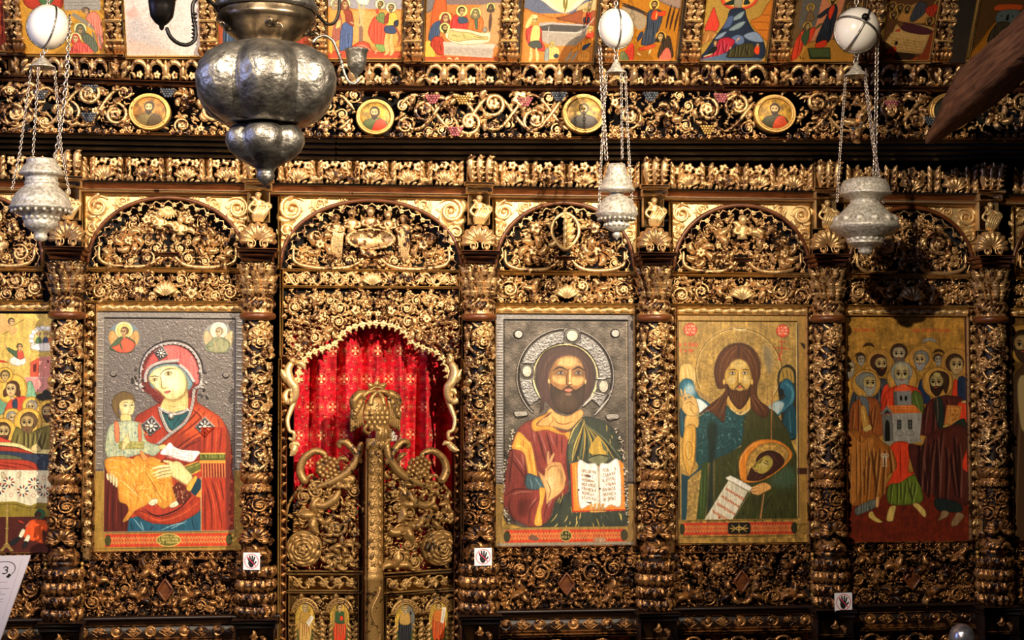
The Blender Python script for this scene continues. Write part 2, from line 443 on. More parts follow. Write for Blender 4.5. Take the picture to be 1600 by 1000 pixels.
def head_bust(mb, f, x, y, s, z=4, wings=False):
    """small carved half figure: head, hair, shoulders"""
    mb.add(f(shift(ball((0, 0, 0), (s * .34, s * .42, s * .34), 10, 8)[0], x, y, z + s * .3)), ball((0, 0, 0), 1, 10, 8)[1])
    mb.add(f(shift(ball((0, 0, 0), (s * .42, s * .34, s * .3), 10, 8)[0], x, y - s * .16, z + s * .16)), ball((0, 0, 0), 1, 10, 8)[1])
    mb.add(f(shift(ball((0, 0, 0), (s * .07, s * .1, s * .1), 6, 5)[0], x, y + s * .04, z + s * .62)), ball((0, 0, 0), 1, 6, 5)[1])
    V, Fc = lathe([(.05, s * .3), (s * .2, s * .38), (s * .56, s * .58), (s * .62, s * .85), (s * .42, s * 1.4), (s * .5, s * 1.7), (s * .02, s * 1.75)], 14)
    V[:, 2] *= .6; mb.add(f(shift(V, x, y, z)), Fc)
    for sg in (-1, 1):
        P = [(x + sg * s * .55, y + s * .65, z + s * .2), (x + sg * s * .75, y + s * 1.1, z + s * .3), (x + sg * s * .25, y + s * 1.3, z + s * .55)]
        V, Fc = tube(spline(P, 5), [s * .2, s * .18, s * .12], 6); mb.add(f(V), Fc)
        if wings: put(mb, f, 'comma', x + sg * s * .5, y + s * 1.3, s * 1.5, .75 * sg, sg < 0, z - 1)

for i, (x0, x1, cx, hw) in enumerate(BAYS):
    xm = (x0 + x1) / 2
    Y = lambda yr: yy(yr, xm)
    door = i == 2
    seen = WHO[i]
    # ---- lunette
    ya, yb = Y(303), Y(420)
    f = Panel(x0, ya, x1, yb, .02)
    L = thing('lunette_panel', f'openwork carved arch panel of gilded foliage, {seen}', 'carved panel', f.base(), 'carved arch panels')
    part('backing_board', M['black'], L, lambda mb: strip(mb, f, x0, ya, x1, yb, -14, -9), smooth=False)
    h = Y(416) - Y(309)
    ap = arch_pts(cx, Y(416), hw, h, 44, .92)
    def rim(mb):
        P = np.column_stack((ap, np.full(len(ap), 3.0))); V, Fc = tube(P, 3.2, 8); mb.add(f(V), Fc)
    part('arch_rim', M['redw'], L, rim, 'smooth reddish arch moulding')
    def spand(mb, sides):
        for sg in sides:
            ed = x0 if sg < 0 else x1
            A = ap[:22] if sg < 0 else ap[::-1][:22]
            for (p, q) in zip(A[:-1], A[1:]):
                V = np.array([(p[0], p[1], 0), (q[0], q[1], 0), (q[0], ya, 0), (p[0], ya, 0)], float); mb.add(f(V), [(0, 1, 2, 3)])
            a = A[0]; V = np.array([(ed, ya, 0), (a[0], ya, 0), (a[0], yb, 0), (ed, yb, 0)], float); mb.add(f(V), [(0, 1, 2, 3)])
            # low relief scrolls
            c = cx + sg * hw
            for (dx, dy, r, rot) in ((-.12, .20, .17, .6), (-.42, .12, .10, 2.2), (-.06, .52, .12, 3.0), (-.68, .07, .06, 1.0)):
                px, py = c + sg * dx * hw, ya + dy * h
                put(mb, f, 'scroll', px, py, r * hw, rot, sg < 0, 0, 1.0)
                for a in (0, 1.3, 2.6): put(mb, f, 'comma', px + sg * r * hw * .9 * math.sin(a + rot), py - r * hw * .9 * math.cos(a + rot), r * hw * 1.1, (a + rot + 1.2) * sg, sg < 0, 0, .9)
                put(mb, f, 'ball', px, py, r * hw * .4, 0, False, 0, .6)
            for k in range(7):
                t = (k + .5) / 7; q = A[int(t * 15)]
                put(mb, f, 'leafR', q[0] + sg * 2, (q[1] + ya) / 2 + 2, 9, sg * (2.4 - t), sg < 0, 0, .5)
    for sd in (-1, 1): part('spandrel_relief', M['goldb'], L, lambda mb: spand(mb, (sd,)), 'bright gilded corner relief of flat scrolls')
    def frame_l(mb):
        strip(mb, f, x0, ya - 1, x1, ya + 4, -2, 6); strip(mb, f, x0 - 3, ya, x0 + 3, yb, -4, 5); strip(mb, f, x1 - 3, ya, x1 + 3, yb, -4, 5); strip(mb, f, x0, yb - 2, x1, yb + 3, -6, 4)
    part('edge_strip', M['golds'], L, frame_l)
    def beads(mb):
        n = max(15, int(hw / 6.2)); A = arch_pts(cx, Y(416), hw * .905, h * .90, n, .92); B = arch_pts(cx, Y(416), hw * .95, h * .955, n * 2 - 1, .92)
        z = np.arange(n * 2 - 1) % 2
        P = np.column_stack((B - (B - np.array((cx, Y(416)))) * (.06 * (1 - z))[:, None], np.full(len(B), 1.0)))
        V, Fc = tube(P, 1.3, 5); mb.add(f(V), Fc)
        for p in A: put(mb, f, 'flower', p[0], p[1], 4.6, random.random(), False, 0)
    part('bead_tracery', M['gold'], L, beads)
    ins = lambda x, y: ((x - cx) / (hw * .86)) ** 2 + ((Y(416) - y) / (h * .86)) ** 2 < 1 and y < Y(416)
    cw = {1: 24, 2: 58, 3: 26, 4: 16}.get(i, 0)
    ins2 = lambda x, y: ins(x, y) and not (abs(x - cx) < cw and Y(325) < y < Y(396))
    def scr(mb):
        fill(mb, f, (cx - hw, Y(318), cx + hw, Y(416)), 24, 5.2, 40 + i, ins2, cx, 0, 1.2)
        fill(mb, f, (cx - hw, Y(318), cx + hw, Y(416)), 12, 5.5, 140 + i, ins, cx, -8, 1.2)
        # broken scroll rim along the foot
        P = [(cx - hw * .86, Y(385)), (cx - hw * .84, Y(408)), (cx - hw * .6, Y(417)), (cx - hw * .28, Y(416)), (cx - hw * .12, Y(405)), (cx - hw * .10, Y(394))]
        for m in (1, -1):
            Q = np.array(P); Q[:, 0] = cx + (Q[:, 0] - cx) * m
            V, Fc = tube(np.column_stack((spline(Q, 6), np.full(len(Q) * 6 - 5, 4.0))), [2, 3.4, 3.4, 2], 6); mb.add(f(V), Fc)
    part('scrollwork', M['gold'], L, scr)
    def tab(mb): strip(mb, f, cx - hw * .15, Y(395), cx + hw * .15, Y(401), -2, 8)
    part('tablet', M['redw'], L, tab)
    part('grey_ground', M['greyb'], L, lambda mb: strip(mb, f, cx - hw * .5, Y(398), cx + hw * .5, Y(416), -9, -6), smooth=False)
    if door:
        def table(mb):
            V, Fc = disc([(.01, 2), (32, 2), (34, 5), (38, 5.5), (40, 2), (39, -5), (34, -8)], 36, .42); mb.add(f(shift(V, 578, 374, 4)), Fc)
            for k in range(22):
                a = k * 2 * PI / 22; put(mb, f, 'ball', 578 + 36 * math.cos(a), 374 + 15 * math.sin(a) + 1.6, 3.4, 0, False, 8.5, .6)
            for sx_, sy_ in ((-14, -4), (0, -6), (13, -4), (-8, 4), (8, 4)): put(mb, f, 'flower', 578 + sx_, 374 + sy_, 4.6, 0, False, 5.5, .7)
            put(mb, f, 'fan', 578, 404, 15, 0, False, 4), [put(mb, f, 'comma', 578 + m * 14, 404, 18, m * .9, m < 0, 3) for m in (-1, 1)]
        part('oval_table', M['gold'], L, table, 'oval carved table with dishes')
        for bx, by, s in ((524, 343, 16), (549, 336, 16), (578, 332, 17), (605, 337, 16), (630, 343, 16)):
            part('carved_figure', M['gold'], L, lambda mb: head_bust(mb, f, bx, by, s, 2))
        for sg in (-1, 1):
            def robe(mb):
                for k in range(6):
                    xa = 578 + sg * (58 - k * 3.0)
                    V, Fc = tube(spline([(xa - sg * 6, 352, 2), (xa, 366, 6), (xa + sg * 2, 385, 5), (xa + sg * (k - 2), 406, 3)], 5), [1.2, 2.3, 2.2, 1.6], 6); mb.add(f(V), Fc)
            part('kneeling_robe', M['gold'], L, robe)
    elif i == 3:
        def emb(mb):
            P = spline([(cx, Y(326)), (cx + 17, Y(338)), (cx + 20, Y(362)), (cx, Y(384)), (cx - 20, Y(362)), (cx - 17, Y(338))], 6, True)
            V, Fc = tube(np.column_stack((P, np.full(len(P), 6.0))), 2.6, 6, True); mb.add(f(V), Fc)
            for sg in (-1, 1):
                for k in range(5): put(mb, f, 'leaf', cx + sg * 3, Y(380 - k * 9), 17 - abs(k - 2) * 2, sg * (1.0 - k * .1), sg < 0, 5)
                put(mb, f, 'comma', cx + sg * 22, Y(352), 15, sg * .3, sg < 0, 3); put(mb, f, 'comma', cx + sg * 26, Y(376), 17, sg * 2, sg < 0, 3)
            [put(mb, f, 'leaf', cx, Y(382 - q * 11), 17, 0, False, 6 + q * .5, 1, .9) for q in range(4)]; put(mb, f, 'fan', cx, Y(336), 9, 0, False, 8)
        part('oval_emblem', M['goldb'], L, emb, 'gilded oval wreath with a carved emblem')
    elif i == 4:
        part('carved_figure', M['goldb'], L, lambda mb: head_bust(mb, f, cx, Y(334), 17, 4, True))
    elif i == 1:
        for bx, by in ((250, 336), (282, 345)): part('carved_figure', M['goldb'], L, lambda mb: head_bust(mb, f, bx, by, 13, 4, True))
        def sun(mb):
            for k in range(9): put(mb, f, 'slim', cx, 326, 18, PI + (k - 4) * .3, False, 4)
            put(mb, f, 'fan', cx, 322, 10, PI, False, 4)
        part('sunburst', M['goldb'], L, sun)

    # ---- frieze below the arch
    y0, y1 = Y(424), Y(473)
    if not door:
        g = Panel(x0, y0, x1, y1, .03)
        T = thing('frieze_panel', f'low carved frieze with a small scallop shell, {seen}', 'carved panel', g.base(), 'carved shell friezes')
        part('backing_board', M['black'], T, lambda mb: strip(mb, g, x0, y0, x1, y1, -14, -8), smooth=False)
        part('rail', M['golds'], T, lambda mb: (strip(mb, g, x0, y0 - 1, x1, y0 + 2, -8, 3), strip(mb, g, x0, y1 - 3, x1, y1 + 1, -8, 5)))
        yc = (y0 + y1) / 2
        part('scrollwork', M['gold'], T, lambda mb: (fill(mb, g, (x0 + 2, y0 + 2, x1 - 2, y1 - 3), 15, 4.6, 60 + i, lambda x, y: math.hypot(x - xm, y - yc - 5) > 15, xm, 0, 1.2), fill(mb, g, (x0 + 2, y0 + 2, x1 - 2, y1 - 3), 9, 5, 160 + i, None, xm, -6)))
        part('scallop_shell', M['goldb'], T, lambda mb: (put(mb, g, 'fan', xm, yc + 15, 24, 0, False, 3), put(mb, g, 'comma', xm - 14, yc + 16, 15, .2, True, 2), put(mb, g, 'comma', xm + 14, yc + 16, 15, -.2, False, 2)))
    # ---- crest frieze above the cornice
    y0, y1 = Y(244), Y(286)
    g = Panel(x0 - 6, y0, x1 + 6, y1, .07)
    T = thing('crest_frieze', f'row of carved shells and rosettes along the cornice {seen}', 'carved frieze', g.base(), 'crest friezes')
    part('backing_board', M['black'], T, lambda mb: strip(mb, g, x0 - 6, y0 + 3, x1 + 6, y1, -16, -8), smooth=False)
    n = max(3, round((x1 - x0) / 62)); W = (x1 - x0) / n
    for k in range(n):
        xc = x0 + (k + .5) * W
        part('shell', M['gold'], T, lambda mb: (put(mb, g, 'fan', xc, y1 - 4, 24, 0, False, 0), put(mb, g, 'comma', xc - 20, y1 - 3, 17, .2, True, 0), put(mb, g, 'comma', xc + 20, y1 - 3, 17, -.2, False, 0),
                                             [put(mb, g, 'leafR', xc + q * 7, y1 - 1, 9, q * .4, q < 0, 4) for q in (-2, -1, 0, 1, 2)]))
        for sx_ in (-15, 0, 15): part('rosette', M['gold'], T, lambda mb: put(mb, g, 'flower', xc + sx_, y0 + (11 if sx_ else 6), 8.5, sx_, False, 4))
        [part('leaf_curl', M['gold'], T, lambda mb: put(mb, g, 'comma', xc + sx_, y0 + 16, 11, sx_, sx_ < 0, 0)) for sx_ in (-23, -9, 8, 22)]
    for k in range(n + 1):
        xc = x0 + k * W
        if k in (0, n): xc += 8 if k == 0 else -8
        part('leaf_post', M['gold'], T, lambda mb: ([put(mb, g, 'leaf', xc + sx_, y1 - 2 - q * 9, 15, .35 * sx_ / 4, False, 3 + q * .8) for q in range(4) for sx_ in (-4, 4)], strip(mb, g, xc - 6, y0 + 2, xc + 6, y1, -8, 1)))
    # ---- dado below the icon
    if not door:
        y0, y1 = Y(875), Y(961)
        g = Panel(x0, y0, x1, y1, .05)
        T = thing('dado_panel', 'dark carved foliage panel ' + ('below the ' + PAINT_OF[i] + ' painting'), 'carved panel', g.base(), 'carved dado panels')
        part('backing_board', M['black'], T, lambda mb: strip(mb, g, x0 - 8, y0, x1 + 8, y1, -16, -8), smooth=False)
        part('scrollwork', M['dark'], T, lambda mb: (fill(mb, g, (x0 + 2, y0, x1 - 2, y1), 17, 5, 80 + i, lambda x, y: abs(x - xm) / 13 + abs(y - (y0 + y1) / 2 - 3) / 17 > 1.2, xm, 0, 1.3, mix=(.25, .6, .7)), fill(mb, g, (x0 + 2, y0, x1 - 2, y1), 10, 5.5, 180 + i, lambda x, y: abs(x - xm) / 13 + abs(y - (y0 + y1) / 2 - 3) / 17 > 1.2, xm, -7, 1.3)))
        def dia(mb):
            yc = (y0 + y1) / 2 + 3
            P = np.array([(xm, yc - 17), (xm + 12, yc), (xm, yc + 17), (xm - 12, yc)]); P = np.concatenate([np.linspace(P[k], P[(k + 1) % 4], 5)[:-1] for k in range(4)])
            V, Fc = tube(np.column_stack((P, np.full(16, 6.0))), 2.2, 6, True); mb.add(g(V), Fc); add_prism(mb, g, P, -6, 4)
        part('diamond_boss', M['redw'], T, dia, 'reddish diamond boss')
        [part('rope_edge', M['golds'], T, lambda mb: [put(mb, g, 'ball', x, y0 + 4 + k * 7, 7, 0, False, -2) for k in range(12)]) for x in (x0 - 3, x1 + 3)]

# ---- icon frames: leaf lintel, sill, side strips
ICON = {0: (-140, 490, 82, 866), 1: (149, 487, 382, 868), 3: (774, 490, 991, 852), 4: (1058, 490, 1261, 848), 5: (1322, 494, 1513, 846), 6: (1580, 497, 1750, 843)}
for i, (a, t, b, u) in ICON.items():
    x0, x1 = BAYS[i][:2]; xm = (x0 + x1) / 2
    yt, ys = yy(474, xm), yy(861, xm)
    f = Panel(a, t, b, u, .02)
    T = thing('carved_surround', f'gilded leaf-carved surround of the {PAINT_OF[i]} painting', 'surround', f.base(), 'carved surrounds of the large icons')
    def lint(mb):
        strip(mb, f, a - 4, yt, b + 4, yt + 13, -6, 0); strip(mb, f, a - 4, yt - 1, b + 4, yt + 2, -4, 4); strip(mb, f, a - 4, yt + 11, b + 4, yt + 13.5, -4, 3)
        leaf_strip(mb, f, a, yt + 6.5, b, yt + 6.5, int((b - a) / 11), 8)
    part('lintel', M['goldb'], T, lint)
    def sill(mb):
        strip(mb, f, a - 4, ys, b + 4, ys + 13, -6, 2); strip(mb, f, a - 4, ys - 1, b + 4, ys + 1.5, -4, 5); strip(mb, f, a - 4, ys + 11, b + 4, ys + 13.5, -4, 6)
        rinceau(mb, f, a, b, ys + 6.5, 13, int((b - a) / 14), 'ball', 2)
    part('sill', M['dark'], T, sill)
    for sg, e in ((-1, a), (1, b)):
        def side(mb):
            xs = e + sg * 10
            strip(mb, f, xs - 9, yt, xs + 9, ys + 13, -12, -4); strip(mb, f, e + sg * 1 - 1.6, yt, e + sg * 1 + 1.6, ys, -6, 5); strip(mb, f, e + sg * 19 - 1.6, yt, e + sg * 19 + 1.6, ys, -6, 3)
            n = int((ys - yt) / 15)
            for k in range(n):
                y = ys - 4 - k * (ys - yt) / n
                put(mb, f, 'leafR' if k % 2 else 'leafL', xs - 4 * (1 if k % 2 else -1), y, 17, -.15 if k % 2 else .15, False, -4, 1, 1.2)
                put(mb, f, 'flower', xs + 3 * (1 if k % 2 else -1), y - 9, 4.5, k, False, 0)
        part('side_moulding', M['gold'], T, side)

# ---- long mouldings
def longbar(name, label, cat, prof, xa, xb, mat, d, yref, extra=None):
    """level moulding; profile rows are given under x = 265"""
    X0, X1 = at(xa, 500, d)[0], at(xb, 500, d)[0]
    k = scale_at(265, d)
    z0 = at(265, yref, d)[2]
    f = lambda V: np.column_stack((X0 + (V[:, 0] - xa) / (xb - xa) * (X1 - X0), -d - V[:, 2] * k, z0 - (V[:, 1] - yref) * k))
    f.k = k
    T = thing(name, label, cat, ((X0 + X1) / 2, -d, z0 - (prof[-1][0] - yref) * k))
    def bar(mb): profile_bar(mb, f, xa, xb, prof)
    part('moulding', mat, T, bar, smooth=False)
    return T, f
T, f = longbar('cornice', 'long gilded cornice moulding running above all the arches', 'moulding',
               [(286, -30), (286, 14), (288, 14), (289, 10), (294, 9), (296, 5), (298, 6), (302, 6), (304, 0), (304, -30)], -150, 1760, M['redw'], .04, 290)
part('gilded_fillet', M['goldb'], T, lambda mb: strip(mb, f, -150, 297.4, 1760, 302, -6, 7.2), 'bright gold fillet')
part('dark_fillet', M['wood'], T, lambda mb: strip(mb, f, -150, 284.5, 1760, 288.5, -6, 15.5), 'dark top fillet')
T, f = longbar('base_ledge', 'dark moulded ledge running below the carved dado panels', 'moulding',
               [(961, -40), (961, 10), (963, 12), (966, 12), (967, 8), (970, 8), (972, 4), (975, 4), (975, -40)], -150, 440, M['wood'], .05, 961)
def band(xa, xb, label, n):
    T, f = longbar('base_band', label, 'carved band', [(973, -40), (973, 0), (1004, 0), (1004, -40)], xa, xb, M['wood'], .05, 961)
    def orn(mb):
        strip(mb, f, xa, 974, xb, 977, -2, 4); strip(mb, f, xa, 996, xb, 1001, -2, 4)
        w = (xb - xa) / n
        for k in range(n):
            x = xa + (k + .5) * w
            if k % 2 == 0:
                V, Fc = disc([(.1, 4), (3, 4), (4, 1), (6.5, 1), (8, 3.5), (9, 1), (9.5, 0)], 20); mb.add(f(shift(V, x, 986.5, 0)), Fc)
            else:
                P = np.array([(x - w * .5, 986.5), (x, 978), (x + w * .5, 986.5), (x, 995)])
                for q in range(4):
                    V, Fc = tube(np.column_stack((np.linspace(P[q], P[(q + 1) % 4], 4), np.full(4, 1.0))), 1.2, 5); mb.add(f(V), Fc)
                put(mb, f, 'flower', x, 986.5, 7, .3, False, 0); put(mb, f, 'slim', x, 986.5, 11, 1.57, False, 0); put(mb, f, 'slim', x, 986.5, 11, -1.57, False, 0)
    part('diamond_and_circle_carving', M['dark'], T, orn)
    def low(mb):
        strip(mb, f, xa, 1001, xb, 1006, -30, 8); strip(mb, f, xa, 1006, xb, 1135, -30, -4)
        rinceau(mb, f, xa, xb, 1026, 34, max(3, int((xb - xa) / 34)), 'flower', -3)
    part('lower_panel', M['dark'], T, low)
band(-150, 436, 'carved band of diamonds and circles at the foot, left of the doors', 22)
longbar('base_ledge', 'dark moulded ledge below the dado panels right of the doors', 'moulding',
        [(961, -40), (961, 10), (963, 12), (966, 12), (967, 8), (970, 8), (972, 4), (975, 4), (975, -40)], 722, 1760, M['wood'], .05, 961)
band(724, 1760, 'carved band of diamonds and circles at the foot, right of the doors', 41)

# ------------------------------------------------------------------ columns
def column():
    d0 = .09
    xc = 752
    f = Panel(xc - 30, 240, xc + 30, 990, d0)
    sx = f.sx
    base = f(np.array([[xc, 985, 0]]))[0]
    root = thing('carved_column', 'x', 'column', base, 'carved gilded columns')
    def cyl(R):
        return lambda V: f(np.column_stack((xc + R * np.sin(V[:, 0] / R) * (1 + V[:, 2] / R), V[:, 1], R * np.cos(V[:, 0] / R) * (1 + V[:, 2] / R))))
    def add_lathe(mb, prof, n=24, sq=0):
        V, Fc = lathe(prof, n)
        mb.add(f(shift(V, xc, 0, 0)), Fc)
    # bracket in the crest
    def brk(mb):
        strip(mb, f, xc - 19, 243, xc + 19, 286, -24, 0)
        for s in (-12, 0, 12):
            V, Fc = tube(np.array([(xc + s, 286, 6), (xc + s * 1.1, 270, 9), (xc + s * 1.25, 255, 14), (xc + s * 1.3, 243, 12)]), [5, 6, 6.5, 4], 8); mb.add(f(V), Fc)
            for q in range(5): 
                for m in (-1, 1): put(mb, f, 'leafR', xc + s * (1 + q * .06), 284 - q * 8, 10, .5 * m, m < 0, 11 + q * 1.6)
        strip(mb, f, xc - 24, 286, xc + 24, 292, -24, 12); strip(mb, f, xc - 21, 292, xc + 21, 304, -24, 8, 2)
    part('bracket', M['gold'], root, brk)
    def fig(mb):
        strip(mb, f, xc - 17, 302, xc + 17, 352, -24, -2)
        head_bust(mb, f, xc, 312, 12, 2, True)
        for s in (-1, 1):
            V, Fc = tube(spline([(xc + s * 8, 322, 6), (xc + s * 14, 332, 6), (xc + s * 4, 342, 9)], 5), [2.5, 2.2, 1.8], 6); mb.add(f(V), Fc)
        for k in range(5): put(mb, f, 'slim', xc + (k - 2) * 2.5, 352, 26, (k - 2) * .08, False, 3, 1, 1.3)
    part('angel_figure', M['goldb'], root, fig, 'small carved figure under the cornice')
    sh = part('scallop_shell', M['gold'], root, lambda mb: put(mb, f, 'shell', xc, 383, 31, 0, False, 2, 1.1), 'large scallop shell')
    for s in (-1, 1): part('volute', M['gold'], sh, lambda mb: (put(mb, f, 'scroll', xc + s * 10, 387, 9, 1.2, s > 0, 12), put(mb, f, 'ball', xc + s * 10, 391, 9, 0, False, 12)))
    part('abacus', M['redw'], root, lambda mb: (strip(mb, f, xc - 31, 395, xc + 31, 401, -26, 30, 1), strip(mb, f, xc - 28, 400, xc + 28, 408, -26, 26, 2), strip(mb, f, xc - 24, 407, xc + 24, 415, -26, 22, 1)))
    def cap(mb):
        add_lathe(mb, [(18, 474), (21, 484), (24, 492), (25, 496), (20, 499)], 24)
        c = cyl(16)
        for row, (y, s, n) in enumerate(((474, 30, 9), (458, 28, 8), (440, 26, 8))):
            for k in range(n):
                u = (k - (n - 1) / 2) * 76 / n + (row % 2) * 4
                put(mb, c, 'acan', u, y, s * .9, 0, u < 0, row * 1.2, 1.0, .72)
                put(mb, c, 'leafR' if k % 2 else 'leafL', u + 4, y + 4, s * .5, 0, False, -1, 1.2)
        put(mb, f, 'flower6', xc, 424, 8, 0, False, 20); head_bust(mb, f, xc, 434, 9, 15)
        fl = cyl(16)
        for k in range(15): put(mb, fl, 'slim', (k - 7) * 5.6, 492, 24, 0, False, 1, 1.5, 1.5)
    cp = part('capital', M['gold'], root, cap)
    part('core', M['wood'], root, lambda mb: add_lathe(mb, [(19, 412), (16, 430), (15, 480), (18, 500)], 20))  # core coloured dark to give the shade between the capital's leaves
    for s in (-1, 1): part('volute', M['goldb'], cp, lambda mb: (put(mb, f, 'scroll', xc + s * 17, 424, 10, .6, s > 0, 14), put(mb, f, 'flower', xc + s * 17, 424, 5, 0, False, 17)))
    part('collar', M['redw'], root, lambda mb: add_lathe(mb, [(18, 490), (27, 494), (28, 498), (27, 502), (19, 505)], 28))
    part('core', M['wood'], root, lambda mb: (add_lathe(mb, [(14, 503), (14, 745)], 20), add_lathe(mb, [(15, 762), (15, 852)], 20), add_lathe(mb, [(20, 870), (20, 958)], 20)))  # dark colour stands for the shade in the gaps of the carving
    def shaft(mb):
        R = 15; c = cyl(R)
        for ph in (0, 1):
            t = np.linspace(0, 2.6, 60)
            P = np.column_stack((np.sin(t * 2 * PI / 1.0 + ph * PI) * 18, 735 - t / 2.6 * 228, np.full(60, 3.5) + 1.5 * np.cos(t * 2 * PI + ph * PI))); V, Fc = tube(P, 2.3, 6); mb.add(c(V), Fc)
        fill(mb, c, (-38, 505, 38, 738), 11.5, 4.4, 7, None, None, 1, 1.7, False); fill(mb, c, (-38, 505, 38, 738), 8, 5.5, 8, None, None, 4, 1.5, False)
        for k in range(9): put(mb, c, 'leaf', (k - 4) * 9, 518, 16, PI, False, 2, 1.3)
    part('vine_shaft', M['gold'], root, shaft)
    def low(mb):
        add_lathe(mb, [(18, 736), (16, 752), (20, 758), (22, 762), (20, 766), (16, 768)], 22); add_lathe(mb, [(16, 850), (20, 856), (24, 860), (18, 872)], 22)
        c = cyl(18)
        for k in range(12): put(mb, c, 'slim', (k - 5.5) * 8, 754, 18, 0, False, 1, 1.2, 2)
        for k in range(12): put(mb, c, 'flower', (k - 5.5) * 8, 763, 5, 0, False, 4)
        fill(mb, c, (-38, 768, 38, 822), 12, 4.6, 9, None, None, 1, 1.6)
        put(mb, c, 'shell', 0, 838, 20, 0, False, 4, 1.2)
        for s in (-1, 1):
            put(mb, c, 'scroll', s * 9, 838, 8, .9, s > 0, 8); put(mb, c, 'ball', s * 9, 841, 8, 0, False, 9); put(mb, c, 'comma', s * 4, 860, 18, s * 1.1, s < 0, 5)
            put(mb, c, 'comma', s * 24, 850, 20, s * .2, s < 0, 3)
        for k in range(12): put(mb, c, 'slim', (k - 5.5) * 8, 872, 16, 0, False, 1, 1.2, 2)
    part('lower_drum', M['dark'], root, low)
    def ped(mb):
        add_lathe(mb, [(20, 868), (24, 872), (20, 876)], 22)
        c = cyl(23)
        for row in range(4):
            y = 884 + row * 20
            add_lathe(mb, [(21, y - 4), (26, y), (25, y + 2), (20, y + 4)], 24)
            for k in range(10): put(mb, c, 'leaf', (k - 4.5) * 10 + (row % 2) * 5, y + 14, 18, 0, False, 2, 1.2, 1.3)
            for k in range(9): put(mb, c, 'flower' if row % 2 else 'ball', (k - 4) * 10, y + 1, 5.5, 0, False, 3)
        for s in (-1, 1): put(mb, f, 'comma', xc + s * 16, 954, 24, s * -.7, s > 0, 16); put(mb, f, 'comma', xc + s * 6, 956, 20, s * .9, s < 0, 20)
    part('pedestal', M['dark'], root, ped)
    part('plinth', M['wood'], root, lambda mb: (strip(mb, f, xc - 34, 958, xc + 34, 964, -26, 34, 1), strip(mb, f, xc - 31, 963, xc + 31, 972, -26, 30, 1), strip(mb, f, xc - 29, 972, xc + 29, 1130, -26, 27, 1)))
    part('plinth_carving', M['dark'], root, lambda mb: ([put(mb, f, 'comma', xc + s * 8, 985, 16, s * 1.57, s < 0, 27) for s in (-1, 1)], put(mb, f, 'flower', xc, 985, 6, 0, False, 27), strip(mb, f, xc - 30, 997, xc + 30, 1002, 20, 30, 1)))
    return root, d0
COLX = [100, 401, 750, 1026, 1299, 1556]
CLAB = ['carved gilded column between the deathbed painting and the mother and child painting', 'carved gilded column between the mother and child painting and the doors',
        'carved gilded column between the doors and the painting of the man with a book', 'carved gilded column between the man with a book and the winged man',
        'carved gilded column between the winged man and the apostles painting', 'carved gilded column in the dark right of the apostles painting']
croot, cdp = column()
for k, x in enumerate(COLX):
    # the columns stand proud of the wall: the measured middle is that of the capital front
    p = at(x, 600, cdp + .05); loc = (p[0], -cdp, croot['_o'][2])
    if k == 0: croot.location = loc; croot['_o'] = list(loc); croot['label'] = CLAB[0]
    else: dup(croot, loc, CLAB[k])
# ------------------------------------------------------------------ upper tier, leaning out over the arches
DU = .26
def level_quad(x0, yl0, yl1, x1, yr0, yr1, d0, d1=None):
    d1 = d0 if d1 is None else d1
    return Quad(x0, yl0, x1, yl0 + (yl1 - yl0), at(x0, yl0, d0), at(x1, yr0, d0), at(x0, yl1, d1), at(x1, yr1, d1))
# stepped underside; the shade below the frieze is put into its dark colour
T = thing('overhang_moulding', 'stepped moulding under the vine frieze, its shade put into dark wood', 'moulding', at(750, 245, .1))
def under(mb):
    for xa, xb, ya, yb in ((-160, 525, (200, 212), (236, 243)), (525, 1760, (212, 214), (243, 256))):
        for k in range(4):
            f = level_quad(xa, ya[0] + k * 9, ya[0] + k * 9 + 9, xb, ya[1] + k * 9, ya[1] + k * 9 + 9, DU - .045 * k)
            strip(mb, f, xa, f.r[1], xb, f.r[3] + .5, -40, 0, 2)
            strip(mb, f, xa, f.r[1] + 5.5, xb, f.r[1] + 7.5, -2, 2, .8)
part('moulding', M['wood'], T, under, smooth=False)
SEG = [(-160, 121, 203, 525, 138, 213, 'left'), (525, 138, 213, 1130, 140, 216, 'middle'), (1130, 140, 216, 1760, 145, 216, 'right')]
MED = [(234, 175, 33, 29), (586, 183, 30, 28), (912, 178, 34, 31), (1210, 178, 33, 30), (1484, 175, 33, 30)]
GRAPES = [(137, 141, 0), (258, 147, 0), (135, 186, 0), (672, 156, 1), (718, 157, 2), (707, 206, 1), (815, 160, 1), (868, 152, 0), (1012, 152, 0), (1125, 154, 1), (1103, 203, 2), (1386, 166, 1), (1447, 192, 0), (390, 150, 0), (60, 150, 0), (1330, 200, 0)]
def grape(mb, f, x, y, s=1.0, w=12, rows=4, z=6):
    for r in range(rows):
        n = rows + 2 - r
        for k in range(n): put(mb, f, 'ball', x + (k - (n - 1) / 2) * 4.2 * s, y - 5 * s + r * 3.6 * s, 4.6 * s, 0, False, z)
